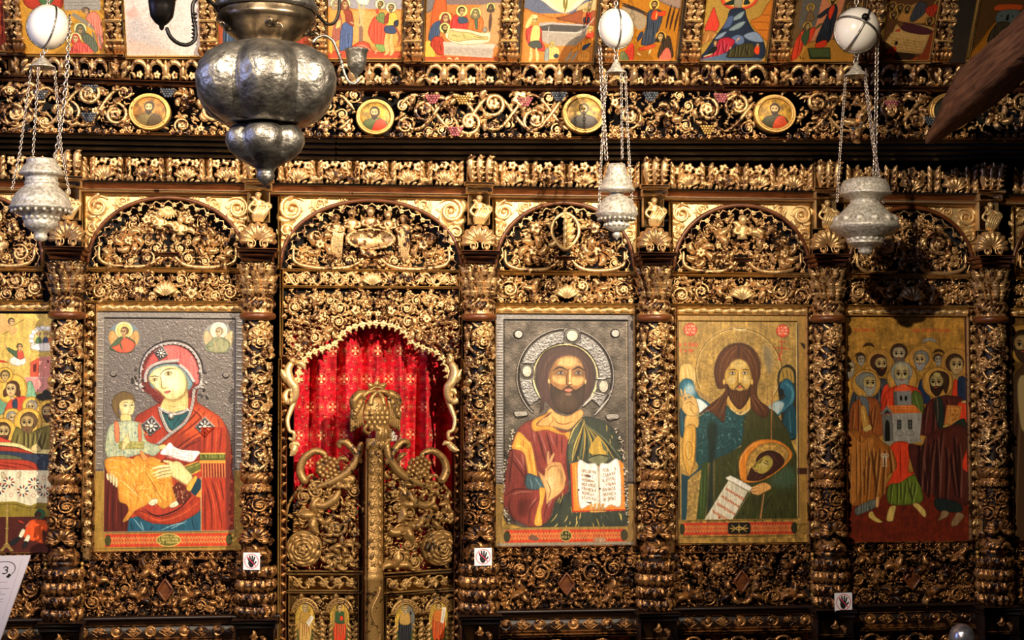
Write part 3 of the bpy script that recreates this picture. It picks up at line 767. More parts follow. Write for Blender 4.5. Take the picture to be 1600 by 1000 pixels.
for q, (x0, yl0, yl1, x1, yr0, yr1, nm) in enumerate(SEG):
    f = level_quad(x0, yl0, yl1, x1, yr0, yr1, DU)
    T = thing('vine_frieze', f'openwork gilded vine frieze with painted grapes, {nm} length', 'carved frieze', f.base(), 'lengths of the vine frieze')
    part('backing_board', M['black'], T, lambda mb: strip(mb, f, x0, yl0, x1, yl1, -24, -15), smooth=False)
    meds = [(mx - x0, my) for mx, my, rx, ry in MED]
    def L2(x, y): return yl0 + (y - (yl0 + (yr0 - yl0) * (x - x0) / (x1 - x0)))
    def ins(x, y): return all(math.hypot((x - mx) / 1.05, y - L2(mx, my)) > rx + 3 for mx, my, rx, ry in MED)
    hgt = yl1 - yl0
    def vine(mb):
        w = 118; n = max(2, round((x1 - x0) / w)); w = (x1 - x0) / n
        t = np.linspace(0, n, n * 22 + 1)
        for sg in (1, -1):
            P = np.column_stack((x0 + t * w, yl0 + hgt * .5 + sg * hgt * .36 * np.cos(t * 2 * PI), 4 + 2 * sg * np.sin(t * 2 * PI)))
            k = np.array([ins(a, b) for a, b in P[:, :2]])
            run = []
            for a, ok in zip(P, k):
                if ok: run.append(a)
                if (not ok or a is P[-1]) and len(run) > 3:
                    V, Fc = tube(np.array(run), 3.0, 6); mb.add(f(V), Fc)
                if not ok: run = []
        fill(mb, f, (x0, yl0 + 1, x1, yl1 - 1), 23, 6.2, 110 + q, ins, None, 0, 1.1, mix=(.66, .76, .84))
    part('vine_scrolls', M['gold'], T, vine)
    part('edge_bead', M['dark'], T, lambda mb: (strip(mb, f, x0, yl0 - 3, x1, yl0, -15, 4), strip(mb, f, x0, yl1 - 1, x1, yl1 + 3, -15, 6), [put(mb, f, 'flower', x0 + 8 + k * 13, yl1 - 2, 5, k, False, 5) for k in range(int((x1 - x0 - 8) / 13)) if ins(x0 + 8 + k * 13, yl1 - 6)]))
    for gx, gy, c in GRAPES:
        if x0 <= gx < x1: part('grape_cluster', (M['bluegrape'], M['pink'], M['gold_ball'])[c], T, lambda mb: grape(mb, f, gx, L2(gx, gy)), ('dark grape cluster', 'pink grape cluster', 'gilded grape cluster')[c])
ML = ['with a dim bearded figure, left of the big lobed silver lamp', 'with a red robed figure, right of the big lobed silver lamp', 'with a dark figure, beside the middle hanging lamp', 'with a red and dark robed figure, left of the right hanging lamp', 'in shadow under the old wooden beam']
MEDF = []
for k, (x, y, rx, ry) in enumerate(MED):
    f = Panel(x - rx, y - ry, x + rx, y + ry, DU + .012)
    T = thing('painted_medallion', f'round gilded medallion {ML[k]}', 'medallion', f(np.array([[x, y + ry, 0]]))[0], 'medallions in the vine frieze')
    V, Fc = disc([(rx * .76, -8), (rx * .76, 3), (rx * .8, 6), (rx * .86, 6), (rx * .9, 3.5), (rx * .95, 6.5), (rx, 3), (rx, -10)], 40, ry / rx)
    part('ring', M['golds'], T, lambda mb: mb.add(f(shift(V, x, y)), Fc))
    MEDF.append((T, f, x, y, rx * .79, ry * .79))
# sill under the upper paintings
DS = .30
SILL = [(-160, 88, 113, 525, 101, 134), (525, 101, 134, 1130, 103, 134), (1130, 103, 134, 1760, 104, 136)]
COLN = [26, 181, 327, 496, 644, 793, 944, 1075, 1213, 1352, 1466]
for q, (x0, yl0, yl1, x1, yr0, yr1) in enumerate(SILL):
    f = level_quad(x0, yl0, yl1, x1, yr0, yr1, DS)
    T = thing('sill_frieze', 'carved sill of curling leaves under the upper paintings, ' + ('left', 'middle', 'right')[q] + ' length', 'carved frieze', f.base(), 'lengths of the carved sill')
    h = yl1 - yl0
    part('backing_board', M['black'], T, lambda mb: strip(mb, f, x0, yl0, x1, yl1, -22, -9), smooth=False)
    part('rail', M['redw'], T, lambda mb: (strip(mb, f, x0, yl0 - 4, x1, yl0 + 1, -24, 6), strip(mb, f, x0, yl1, x1, yl1 + 6, -24, 0)), smooth=False)
    cols = [c for c in [-120] + COLN + [1620, 1740] if x0 <= c < x1]
    def lf(mb):
        ed = sorted([x0 - 17] + cols + [x1 + 17])
        for ca, cb in zip(ed[:-1], ed[1:]):
            a, b = max(x0, ca + 18), min(x1, cb - 18)
            if b - a < 20: continue
            n = max(2, round((b - a) / 26)); w = (b - a) / n
            for k in range(n):
                xc = a + (k + .5) * w
                A = arch_pts(xc, yl1 - h * .35, w * .44, h * .58, 12); V, Fc = tube(np.column_stack((A, 2 + 5 * np.sin(np.linspace(0, PI, 12)))), [1.5, 3.4, 4.2, 3.4, 1.5], 7); mb.add(f(V), Fc)
                put(mb, f, 'flower', xc, yl1 - h * .28, h * .24, k, False, 0, 1.2); put(mb, f, 'comma', xc + w * .3, yl1 - 1, h * .5, .4, False, 1); put(mb, f, 'comma', xc - w * .3, yl1 - 1, h * .5, -.4, True, 1)
                if k: put(mb, f, 'leaf', xc - w * .5, yl1 - 2, h * .95, 0, False, 1)
    part('curling_leaves', M['gold'], T, lf)
    for c in cols:
        def blk(mb):
            strip(mb, f, c - 17, yl0 + 1, c + 17, yl1, -12, 1)
            for m in (-1, 1):
                for r in range(3): put(mb, f, 'leafR', c + m * (4 + 5 * (r % 2)), yl1 - 2 - r * 6, 15, m * .35, m < 0, 1 + r)
        part('leaf_block', M['gold'], T, blk)
# leaning field of the upper paintings
LEAN = math.radians(29)
def lean_quad(x0, x1, yb, yt=-45, d=.31, ybr=None):
    C, D = at(x0, yb, d), at(x1, ybr if ybr else yb, d)
    def up(P):
        u = np.array((0, -math.sin(LEAN), math.cos(LEAN))); lo, hi = 0, 1.2
        for _ in range(40):
            m = (lo + hi) / 2
            if proj(P + u * m)[1] > yt: lo = m
            else: hi = m
        return u * lo
    uc = up((C + D) / 2)
    return Quad(x0, yt, x1, yb, C + uc, D + uc, C, D)
croot2 = None
CNAME = ['left of the leftmost hanging egg', 'right of the leftmost hanging egg', 'behind the left side of the big silver lamp', 'behind the right side of the big silver lamp', 'between the painting of the cross and the tomb scene', 'between the tomb scene and the empty tomb', 'behind the middle hanging egg',
         'left of the painting with a blue mountain', 'right of the painting with a blue mountain', 'behind the right hanging egg', 'left of the darkest upper painting']
for k, c in enumerate(COLN):
    yb = yy(98, c) if c > 400 else 86 + (c - 26) * .012
    yb = float(np.interp(c, [26, 181, 327, 496, 700, 1000, 1500], [82, 85, 89, 93, 97, 98, 97]))
    f = lean_quad(c - 13, c + 13, yb)
    T = thing('colonnette', f'small carved gilded column {CNAME[k]}', 'column', f.base(), 'small columns of the upper row')
    def sh(mb):
        for s in (-6.5, 6.5):
            V, Fc = tube(np.array([(c + s, yb - 1, 3), (c + s, yb - 30, 4), (c + s, yb - 60, 4), (c + s, -44, 4)]), [5, 4.4, 4.4, 4.4], 8); mb.add(f(V), Fc)
            for q in range(13):
                y = yb - 6 - q * 10
                put(mb, f, 'leafR' if q % 2 else 'leafL', c + s + (2 if q % 2 else -2), y, 13, .12 * (1 if q % 2 else -1), False, 6, 1.0, .8)
                put(mb, f, 'flower', c + s + (-2 if q % 2 else 2), y - 4, 4, q, False, 8)
        strip(mb, f, c - 12, -45, c + 12, yb, -6, 0)
    part('twin_shafts', M['gold'], T, sh)
    part('base', M['dark'], T, lambda mb: (strip(mb, f, c - 14, yb - 5, c + 14, yb, -6, 14, 1), strip(mb, f, c - 13, yb - 24, c + 13, yb - 20, -6, 13, 1), [put(mb, f, 'leaf', c + q * 5, yb - 5, 15, q * .15, False, 8, 1, 1.4) for q in (-2, -1, 0, 1, 2)]))
    for y in (27, 59): part('ring', M['goldb'], T, lambda mb: strip(mb, f, c - 13, y, c + 13, y + 3.6, -6, 12, 1))
# the old beam running up and out of the picture on the right
T = thing('wooden_beam', 'rough old wooden beam slanting up to the right across the frieze', 'beam', at(1460, 220, .42), kind='structure')
def beam(mb):
    a, b = at(1452, 222, .40), at(1640, 62, 1.35)
    P, Qd = a, b + (b - a) * .35
    ax = (Qd - P) / np.linalg.norm(Qd - P); s = np.cross(ax, (0, 0, 1)); s /= np.linalg.norm(s); u = np.cross(s, ax)
    rng = np.random.default_rng(3); n = 26; V = []; L = np.linalg.norm(Qd - P); o_ = np.array(T['_o'])
    for k in range(n):
        t = k / (n - 1); w = .085 * (.25 + .75 * min(1, t * 3.2)); hh = .085 * (.12 + .88 * min(1, t * 3.0))
        for (i, j) in ((-1, -1), (-.3, -1.02), (.4, -1), (1, -.95), (1.02, 0), (1, 1), (.3, 1.03), (-.4, 1), (-1, .96), (-1.02, 0)):
            V.append(o_ + np.array((L * t, w * (i + rng.normal() * .03), hh * (j + rng.normal() * .03) + .06 * min(1, t * 3))))
    mb.add(np.array(V), grid_faces(n, 10, False, True))
    e = np.array(V[:10]); c = e.mean(0); mb.add(np.concatenate((e, [c])), np.array([(k, (k + 1) % 10, 10) for k in range(10)]))
    return Matrix(np.column_stack((ax, s, u)).tolist()).to_euler(), P - o_
BM = {}
tb = part('timber', M['old'], T, lambda mb: BM.update(r=beam(mb)))
tb.rotation_euler = BM['r'][0]; tb.location = Vector(BM['r'][1])
# ------------------------------------------------------------------ the doorway
x0, x1 = BAYS[2][:2]; xm = 580
f = Panel(x0, 420, x1, 720, .03)
T = thing('portal_arch', 'openwork gilded arch hanging over the red curtain', 'carved panel', f(np.array([[xm, 720, 0]]))[0])
OPEN = [(464, 760), (464, 600), (468, 576), (478, 558), (494, 548), (512, 543), (524, 536), (531, 524), (546, 513), (566, 507), (585, 505), (604, 507), (622, 512), (635, 522), (642, 534), (655, 541), (672, 546), (688, 556), (698, 574), (703, 600), (703, 760)]
OX = np.array(OPEN)
def above(x, y):
    return y < np.interp(x, OX[1:-1, 0], OX[1:-1, 1]) - 3 if 464 < x < 703 else True
part('rail', M['golds'], T, lambda mb: (strip(mb, f, x0, 421, x1, 425, -6, 4), strip(mb, f, x0, 447, x1, 451, -6, 5), strip(mb, f, x0 - 1, 421, x0 + 5, 560, -8, 5), strip(mb, f, x1 - 5, 421, x1 + 1, 560, -8, 5)))
part('upper_backing', M['black'], T, lambda mb: strip(mb, f, x0, 421, x1, 500, -14, -8), smooth=False)
def band_c(mb):
    rinceau(mb, f, x0 + 6, xm - 16, 436, 23, 7, 'flower', 0); rinceau(mb, f, xm + 16, x1 - 6, 436, 23, 7, 'flower', 0)
    fill(mb, f, (x0 + 6, 424, x1 - 6, 448), 7, 4, 201, None, xm, 0)
part('shell_band', M['gold'], T, band_c)
part('scallop_shell', M['goldb'], T, lambda mb: put(mb, f, 'fan', xm, 447, 22, 0, False, 3))
part('arch_scrollwork', M['gold'], T, lambda mb: (fill(mb, f, (x0 + 6, 452, x1 - 6, 562), 15, 5.0, 203, above, xm + 2, 0, 1.1), fill(mb, f, (x0 + 8, 460, x1 - 8, 560), 11, 5.0, 204, lambda x, y: above(x, y + 6), xm + 2, 8, 1.0)))
def trefoil(mb):
    P = spline(OPEN[1:-1], 5); V, Fc = tube(np.column_stack((P, np.full(len(P), 2.0))), 2.2, 6); mb.add(f(V), Fc)
    d = np.concatenate(([0], np.cumsum(np.hypot(*np.diff(P, axis=0).T))))
    for s in np.arange(6, d[-1], 11):
        px, py = np.interp(s, d, P[:, 0]), np.interp(s, d, P[:, 1])
        a, b = np.interp(s + 1, d, P[:, 0]) - px, np.interp(s + 1, d, P[:, 1]) - py
        put(mb, f, 'flower', px, py, 6, s, False, 2); put(mb, f, 'leaf', px, py, 9, math.atan2(-b, -a) + 0, False, 0)
part('blossom_edge', M['goldb'], T, trefoil)
for s in (-1, 1):
    def dragon(mb):
        X = lambda v: (452 + v) if s < 0 else (708 - v)
        P = [(X(4), 566), (X(-2), 580), (X(2), 596), (X(9), 606), (X(8), 622), (X(-2), 628), (X(-6), 618), (X(2), 610), (X(9), 622), (X(3), 640), (X(-2), 656), (X(1), 672), (X(8), 676), (X(7), 686), (X(-1), 684)]
        Q = spline(P, 6); z = 4 + 5 * np.sin(np.arange(len(Q)) / 9)
        V, Fc = tube(np.column_stack((Q, z)), [5, 7.5, 7, 5, 5, 4.5, 4, 3, 3, 2.5], 8); mb.add(f(V), Fc)
        mb.add(f(shift(ball((0, 0, 0), (6, 5, 6), 8, 6)[0], X(6), 564, 7)), ball((0, 0, 0), 1, 8, 6)[1])
        put(mb, f, 'comma', X(8), 570, 22, -.9 * s, s > 0, 4); put(mb, f, 'leaf', X(0), 600, 26, .5 * s, False, 6); put(mb, f, 'comma', X(2), 700, 20, .2, s > 0, 2)
        put(mb, f, 'leafR', X(8), 690, 24, PI + .3 * s, s > 0, 2); put(mb, f, 'ball', X(8), 562, 3, 0, False, 12)
        for k in range(5): put(mb, f, 'leaf', X(3), 590 + k * 8, 8, PI, False, 10)
    part('serpent', M['goldb'], T, dragon, 'carved serpent curling down the side')
    T2 = thing('door_jamb', 'gilded leafy door jamb ' + ('beside the mother and child painting' if s < 0 else 'beside the man with an open book'), 'door post', f(np.array([[452 if s < 0 else 708, 1135, 0]]))[0], 'door jambs')
    xo, xi = (x0, x0 + 14) if s < 0 else (x1, x1 - 14)
    part('leaf_strip', M['dark'], T2, lambda mb: [put(mb, f, 'leafR' if k % 2 else 'leafL', (xo + xi) / 2 + (-3 if k % 2 else 3), 1000 - k * 14, 13, .1 * (1 if k % 2 else -1), False, -3) for k in range(31)])
    part('board', M['redw'], T2, lambda mb: strip(mb, f, min(xo, xi) + 2, 561, max(xo, xi) - 2, 1135, -14, -3), smooth=False)
    part('gilded_edge', M['golds'], T2, lambda mb: strip(mb, f, xo - 2, 561, xo + 3.5, 1010, -8, 5))
    part('post', M['wood'], T2, lambda mb: strip(mb, f, 436 if s < 0 else 709, 561, 459 if s < 0 else 730, 1135, -70, -20), smooth=False)
# ---- the two carved leaves of the door, standing a little open
def leaf_quad(xa, xb, da, db):
    A, B = at(xa, 600, da), at(xb, 600, db)
    zA = at((xa + xb) / 2, 600, (da + db) / 2)[2]; zB = at((xa + xb) / 2, 1000, (da + db) / 2)[2]
    A[2] = B[2] = zA; C, D = A.copy(), B.copy(); C[2] = D[2] = zB
    return Quad(xa, 600, xb, 1000, A, B, C, D)
DOORF = []
def door(sg, f, xa, xb, lab, seed):
    b = (f.C + f.D) / 2; b = np.array((b[0], b[1], .05))
    T = thing('sanctuary_door', lab, 'door', b, 'carved door leaves')
    xi, xo = (xb, xa) if sg < 0 else (xa, xb)      # inner (meeting) side, outer side
    X = lambda t: xi + (xo - xi) * t               # 0 at the meeting edge, 1 at the jamb
    w = abs(xo - xi)
    def frame(mb):
        for a, c in ((.94, 1.0), (0, .06)): strip(mb, f, min(X(a), X(c)), 893, max(X(a), X(c)), 1088, -8, 4)
        strip(mb, f, min(xa, xb), 892, max(xa, xb), 899, -8, 5, 1.5); strip(mb, f, min(xa, xb), 922, max(xa, xb), 928, -8, 5, 1.5); strip(mb, f, min(xa, xb), 1020, max(xa, xb), 1088, -8, 4, 1.5)
    part('frame', M['goldd'], T, frame)
    part('back_board', M['goldd'], T, lambda mb: strip(mb, f, min(xa, xb) + 3, 897, max(xa, xb) - 3, 1085, -8, -2), smooth=False)
    lo, hi = min(X(.08), X(.92)), max(X(.08), X(.92))
    part('wave_band', M['goldd'], T, lambda mb: (rinceau(mb, f, lo, hi, 910.5, 22, 5, 'flower6', -2, 1, .10), [put(mb, f, 'flower6', lo + (k + .5) * (hi - lo) / 5, 910.5, 8, k, False, -1) for k in range(5)], [put(mb, f, 'acanR', lo + k * (hi - lo) / 5, 910.5, 12, k * 2.1, k % 2 == 0, -2) for k in range(6)]))
    # openwork
    out = spline([(0, 700), (.06, 712), (.2, 722), (.42, 738), (.66, 742), (.74, 752), (.9, 776), (.98, 800), (1.0, 840), (1.0, 890)], 5)
    top = lambda x: np.interp((x - xi) / (xo - xi), out[:, 0], out[:, 1])
    rose = (X(.76), 858)
    ins = lambda x, y: y > top(x) + 2 and math.hypot(x - rose[0], y - rose[1]) > 32
    part('shade_leafage', M['dark'], T, lambda mb: fill(mb, f, (min(xa, xb) + 2, 715, max(xa, xb) - 2, 892), 13, 6, seed + 5, lambda x, y: y > top(x) + 5, None, -12, 1.0))  # dark leaves added behind to stand for the shade on the curtain
    part('openwork_scrolls', M['goldd'], T, lambda mb: (fill(mb, f, (min(xa, xb) + 2, 705, max(xa, xb) - 2, 892), 23, 5.5, seed, ins, None, 0, 1.2, mix=(.3, .62, .74)), fill(mb, f, (min(xa, xb) + 4, 740, max(xa, xb) - 4, 892), 13, 7, seed + 1, ins, None, 5, 1.1, False)))
    def edge(mb):
        P = np.array([(X(a), b) for a, b in out[20:]]); V, Fc = tube(np.column_stack((P, np.full(len(P), 2.0))), 2.6, 6); mb.add(f(V), Fc)
        # great scroll over the grapes and stems
        P = [(X(.72), 756), (X(.80), 738), (X(.76), 718), (X(.62), 705), (X(.50), 709), (X(.47), 716)]
        Q = spline(P, 6); V, Fc = tube(np.column_stack((Q, np.full(len(Q), 9.0))), [7, 6.5, 6, 5, 3.5], 8); mb.add(f(V), Fc)
        P = [(X(.62), 762), (X(.42), 754), (X(.2), 738), (X(.06), 712), (X(.03), 690)]
        Q = spline(P, 6); V, Fc = tube(np.column_stack((Q, np.full(len(Q), 8.0))), [3, 6, 7, 6.5, 5], 8); mb.add(f(V), Fc)
        P = [(X(.30), 766), (X(.36), 780), (X(.5), 790), (X(.62), 786), (X(.64), 776)]
        Q = spline(P, 6); V, Fc = tube(np.column_stack((Q, np.full(len(Q), 9.0))), [4, 6.5, 6, 4, 3], 8); mb.add(f(V), Fc)
        P = [(X(.02), 724), (X(.12), 704), (X(.22), 691), (X(.30), 692), (X(.30), 701)]
        Q = spline(P, 6); V, Fc = tube(np.column_stack((Q, np.full(len(Q), 8.0))), [4, 6, 6, 5, 3], 8); mb.add(f(V), Fc)
        put(mb, f, 'comma', X(.56), 742, 22, .5 * sg, sg > 0, 6); put(mb, f, 'comma', X(.2), 722, 20, -.4 * sg, sg < 0, 6)
    part('great_stems', M['goldd'], T, edge)
    def gr(mb):
        for r in range(7):
            n = (3, 4, 5, 5, 4, 3, 2)[r]
            for k in range(n):
                u, v = (k - (n - 1) / 2) * 7.4, (r - 3) * 6.4
                a = .75 * sg
                put(mb, f, 'ball', X(.42) + u * math.cos(a) - v * math.sin(a), 733 + u * math.sin(a) + v * math.cos(a), 8.2, 0, False, 6)
    part('grape_cluster', M['goldd'], T, gr, 'big carved bunch of grapes')
    def ro(mb):
        x, y = rose
        for ring, (R, n, s) in enumerate(((28, 9, 17), (19, 7, 15), (11, 5, 12))):
            for k in range(n):
                a = k * 2 * PI / n + ring * .3
                put(mb, f, 'comma', x + R * .70 * math.sin(a), y - R * .70 * math.cos(a), s * 1.35, a + 1.0, False, ring * 4, 1, 1.2)
            V, Fc = disc([(R + 1, -6), (R, 3 + ring * 4), (R - 2, 4 + ring * 4), (R - 3.5, ring * 4)], 28); mb.add(f(shift(V, x, y)), Fc)
        put(mb, f, 'flower', x, y, 9, 0, False, 13); 
    part('rose', M['goldd'], T, ro, 'large carved rose')
    # the little arcade
    for q, t in enumerate((.30, .74)):
        xc = X(t); hw = 20
        def arc(mb):
            for R, r in ((hw, 2.6), (hw - 5, 1.8), (hw - 2.4, 1.2)):
                A = arch_pts(xc, 958, R, R * 1.1, 20); V, Fc = tube(np.column_stack((A, np.full(20, 1.0))), r, 6); mb.add(f(V), Fc)
            for k in range(10):
                a = PI * (k + .5) / 10; put(mb, f, 'ball', xc + (hw - 2.5) * math.cos(a), 958 - (hw - 2.5) * 1.1 * math.sin(a), 3, 0, False, 1)
            for m in (-1, 1):
                strip(mb, f, xc + m * hw - 5, 956, xc + m * hw + 5, 960, -4, 5, 1); strip(mb, f, xc + m * hw - 4, 966, xc + m * hw + 4, 969, -4, 4, 1)
                for k in range(6):
                    for e in (-2.6, 2.6): put(mb, f, 'leaf', xc + m * hw + e, 982 + k * 8, 11, e * .2, False, -1, 1, 1.2)
                put(mb, f, 'leafR', xc + m * 10, 938, 15, m * .8, m < 0, -1)
        part('arch', M['goldd'], T, arc)
    ctr = [(X(.30), 0), (X(.74), 0)]
    part('arcade_leafage', M['goldd'], T, lambda mb: fill(mb, f, (lo, 930, hi, 1018), 6, 3.6, seed + 9, lambda x, y: all(abs(x - c[0]) > 17 or y < 936 for c in ctr), None, -2, .7))
    DOORF.append((T, f, [X(.30), X(.74)]))
    return T
fl = leaf_quad(447, 569, -.02, .03); fr = leaf_quad(597, 716, .11, -.04)
DL = door(-1, fl, 447, 569, 'left carved door leaf with grapes and a rose, below the red curtain', 301)
DR = door(1, fr, 597, 716, 'right carved door leaf with the centre post and double eagle', 311)
part('edge_board', M['redw'], DL, lambda mb: strip(mb, fl, 561, 700, 570, 1088, -10, 3), 'bare reddish edge of the leaf')
f = fr
def post(mb):
    V, Fc = lathe([(12, 1085), (12, 905), (14, 902), (15, 898), (14, 894), (13, 890), (14, 886), (12, 883), (12, 696), (14, 692), (13, 688), (12.5, 684)], 16)
    V[:, 2] *= .6; mb.add(f(shift(V, 585, 0, 2)), Fc)
    for k in range(15):
        y = 880 - k * 13
        put(mb, f, 'flower', 585 + (3 if k % 2 else -3), y - 4, 6, k, False, 8); put(mb, f, 'leafR' if k % 2 else 'leafL', 585 + (-5 if k % 2 else 5), y + 4, 15, .4 * (-1 if k % 2 else 1), False, 7)
    for m in (-1, 1): strip(mb, f, 585 + m * 12 - 1.5, 696, 585 + m * 12 + 1.5, 1085, 0, 7, .8)
    rin = [(585 + 6 * math.sin(t * 1.1), 1080 - t * 13, 9) for t in np.linspace(0, 13, 60)]
    V, Fc = tube(np.array(rin), 2, 6); mb.add(f(V), Fc)
    for k in range(9): put(mb, f, 'slim', 585 + (k - 4) * 2.8, 702, 20, 0, False, 6, 1, 2)
part('centre_post', M['goldd'], DR, post, 'carved round post where the leaves meet')
def eagle(mb):
    x = 585
    V, Fc = ball((0, 0, 0), (18, 25, 8), 18, 12); mb.add(f(shift(V, x, 643, 6)), Fc)
    for r in range(6):
        n = (3, 4, 5, 5, 4, 3)[r]
        for k in range(n): put(mb, f, 'leaf', x + (k - (n - 1) / 2) * 7.6, 625 + r * 7, 13, PI, False, 12.5 - abs(r - 2.5) - abs(k - (n - 1) / 2) * .9, .8, 1.5)
    for m in (-1, 1):
        Q = spline([(x + m * 10, 634), (x + m * 8, 621), (x + m * 1.5, 613), (x - m * 0 + m * 5, 611), (x + m * 14, 613), (x + m * 20, 620), (x + m * 14, 624)], 6)
        V, Fc = tube(np.column_stack((Q, np.full(len(Q), 10.0))), [5, 3.6, 3.2, 3.4, 4, 3, 1], 8); mb.add(f(V), Fc)
        Q = spline([(x + m * 12, 615), (x + m * 24, 616), (x + m * 33, 626), (x + m * 31, 640)], 6)
        V, Fc = tube(np.column_stack((Q, np.full(len(Q), 6.0))), [5, 7, 7, 5], 8); mb.add(f(V), Fc)
        for k in range(6):
            Q = spline([(x + m * (18 + k * 3), 622 + k), (x + m * (22 + k * 2.6), 645 + k * .5), (x + m * (20 + k * 3.2), 660 + k * 1.6), (x + m * (19 + k * 3.6), 664 + k * 2.0)], 5)
            V, Fc = tube(np.column_stack((Q, np.full(len(Q), 7.0 - k * .4))), [3, 3.2, 2.6, 1], 6); mb.add(f(V), Fc)
        for k in range(4): put(mb, f, 'leaf', x + m * (22 + k * 3), 622 + k * 6, 14, PI - m * .3, False, 9, .8, 1.4)
        Q = spline([(x + m * 12, 660), (x + m * 18, 670), (x + m * 12, 676), (x + m * 8, 672)], 5)
        V, Fc = tube(np.column_stack((Q, np.full(len(Q), 8.0))), [4, 3, 2.4, 1.5], 6); mb.add(f(V), Fc)
        put(mb, f, 'comma', x + m * 11, 672, 16, m * 1.5, m < 0, 5)
    for k in range(7): put(mb, f, 'slim', x + (k - 3) * 2, 662, 27, PI - (k - 3) * .16 + (.25 if k < 4 else -.25), k < 4, 8, 1, 1.8)
    Q = spline([(x - 12, 611), (x - 6, 606), (x, 605), (x + 6, 606), (x + 12, 611)], 5); V, Fc = tube(np.column_stack((Q, np.full(len(Q), 10.0))), 2.4, 6); mb.add(f(V), Fc)
    for a in (-.75, 0, .75): put(mb, f, 'leaf', x + a * 5, 607, 13, a * 1.2, False, 9, 1, 1.5)
part('double_eagle', M['goldd'], DR, eagle, 'crowned two-headed eagle on top of the post')
part('plaster_flower', M['white'], DR, lambda mb: [put(mb, fr, 'flower', 611, 675, 10, 0, False, -6), put(mb, fr, 'flower', 632, 693, 10, .5, False, -8), put(mb, fr, 'flower', 618, 684, 7, .8, False, -8)], 'pale flowers behind the eagle')
# ------------------------------------------------------------------ hanging lamps
def chain(mb, f, P, link=4.6, w=2.0, r=.75, k0=0):
    """flat links, every second one turned"""
    P = np.array(P, float)
    if P.shape[1] == 2: P = np.column_stack((P, np.zeros(len(P))))
    d = np.concatenate(([0], np.cumsum(np.linalg.norm(np.diff(P, axis=0), axis=1))))
    n = int(d[-1] / link); th = np.arange(8) * 2 * PI / 8
    for k in range(n):
        s = (k + .5) * d[-1] / n
        c = np.array([np.interp(s, d, P[:, j]) for j in range(3)]); e = np.array([np.interp(min(s + 1, d[-1]), d, P[:, j]) for j in range(3)]) - c
        if np.linalg.norm(e) < 1e-6: e = c - np.array([np.interp(s - 1, d, P[:, j]) for j in range(3)])
        e /= np.linalg.norm(e)
        a = np.cross(e, (0, 0, 1.0)); a /= np.linalg.norm(a) + 1e-9; b = np.cross(e, a)
        side = (a * .85 + b * .5) if k % 2 else (b * .85 - a * .5)
        ring = c + np.cos(th)[:, None] * e * link * .66 + np.sin(th)[:, None] * side * w
        V, Fc = tube(ring, r, 5, True); mb.add(f(V), Fc)
def hlathe(mb, f, prof, x, n=32, lob=0, la=0, z=0):
    V, Fc = lathe(prof, n, lob, la); mb.add(f(shift(V, x, 0, z)), Fc)
def oil_lamp(label, d, x, egg, canopy, prof, chains, thick, bands, extra=None):
    f = Panel(x - 50, 0, x + 50, 380, d)
    T = thing('hanging_oil_lamp', label, 'hanging lamp', f(np.array([[x, prof[-1][1], 0]]))[0], 'silver oil lamps under ostrich eggs')
    ex, ey, rx, ry, tilt = egg
    V, Fc = ball((0, 0, 0), (rx, ry, rx), 28, 20)
    c, s = math.cos(tilt), math.sin(tilt); V = np.column_stack((V[:, 0] * c - V[:, 1] * s, V[:, 0] * s + V[:, 1] * c, V[:, 2]))
    eg = part('ostrich_egg', M['egg'], T, lambda mb: mb.add(f(shift(V, ex, ey)), Fc), 'smooth white ostrich egg')
    def straps(mb):
        for a in bands:
            t = np.linspace(0, 2 * PI, 49); W = np.column_stack((np.sin(t) * math.sin(a) * (rx + .5), -np.cos(t) * (ry + .5), np.sin(t) * math.cos(a) * (rx + .5)))
            if a > 9: W = np.column_stack((np.sin(t) * (rx + .5), -6 * np.cos(t), np.cos(t) * (rx + .5)))
            W = np.column_stack((W[:, 0] * c - W[:, 1] * s, W[:, 0] * s + W[:, 1] * c, W[:, 2]))
            V2, F2 = tube(shift(W, ex, ey), 1.5 if len(bands) == 2 else 2.1, 5, True); mb.add(f(V2), F2)
    part('egg_strap', M['silver'], eg, straps)
    cx, ct, cr, cw = canopy           # bell shaped chain holder: x, top, rim y, half width
    part('canopy', M['white'], T, lambda mb: (hlathe(mb, f, [(1, ct - 4), (3, ct - 3), (3.5, ct), (cw * .35, ct + 2), (cw * .5, ct + (cr - ct) * .5), (cw * .8, ct + (cr - ct) * .8), (cw, cr), (cw * 1.02, cr + 1.5), (cw * .95, cr + 1), (cw * .5, cr - 2), (1, ct + 6)], cx)), 'whitened bell-shaped chain holder')
    def ringlink(mb):
        for k, yk in enumerate((ey + ry + 2, (ey + ry + ct) / 2, ct - 5)):
            t = np.arange(14) * 2 * PI / 14; V2, F2 = tube(np.column_stack((cx + (ex - cx) * (1 - k / 2) * .6 + np.cos(t) * 3.4 * (1 if k % 2 == 0 else .5), yk + np.sin(t) * 5, np.sin(t) * 0 + np.cos(t) * (0 if k % 2 == 0 else 3))), 1.0, 5, True); mb.add(f(V2), F2)
    part('link', M['chain'], T, ringlink)
    bowl = part('bowl', M['white'], T, lambda mb: hlathe(mb, f, prof[:-5], x, 40), 'embossed whitened silver bowl')
    part('finial', M['white'], bowl, lambda mb: hlathe(mb, f, prof[-6:], x, 24))
    for e in extra: part('bead_ring', M['white'], bowl, lambda mb: e(mb, f))
    for P in chains: part('chain', M['chain'], T, lambda mb: chain(mb, f, P))
    part('pull_chain', M['chain'], T, lambda mb: chain(mb, f, thick, 7, 3.2, 1.3), 'thicker chain')
    part('top_chain', M['chain'], T, lambda mb: chain(mb, f, [(ex, ey - ry + 2, 0), (ex, 598 - 3.98 / f.sx, 0)], 7, 3, 1.2))
    return T
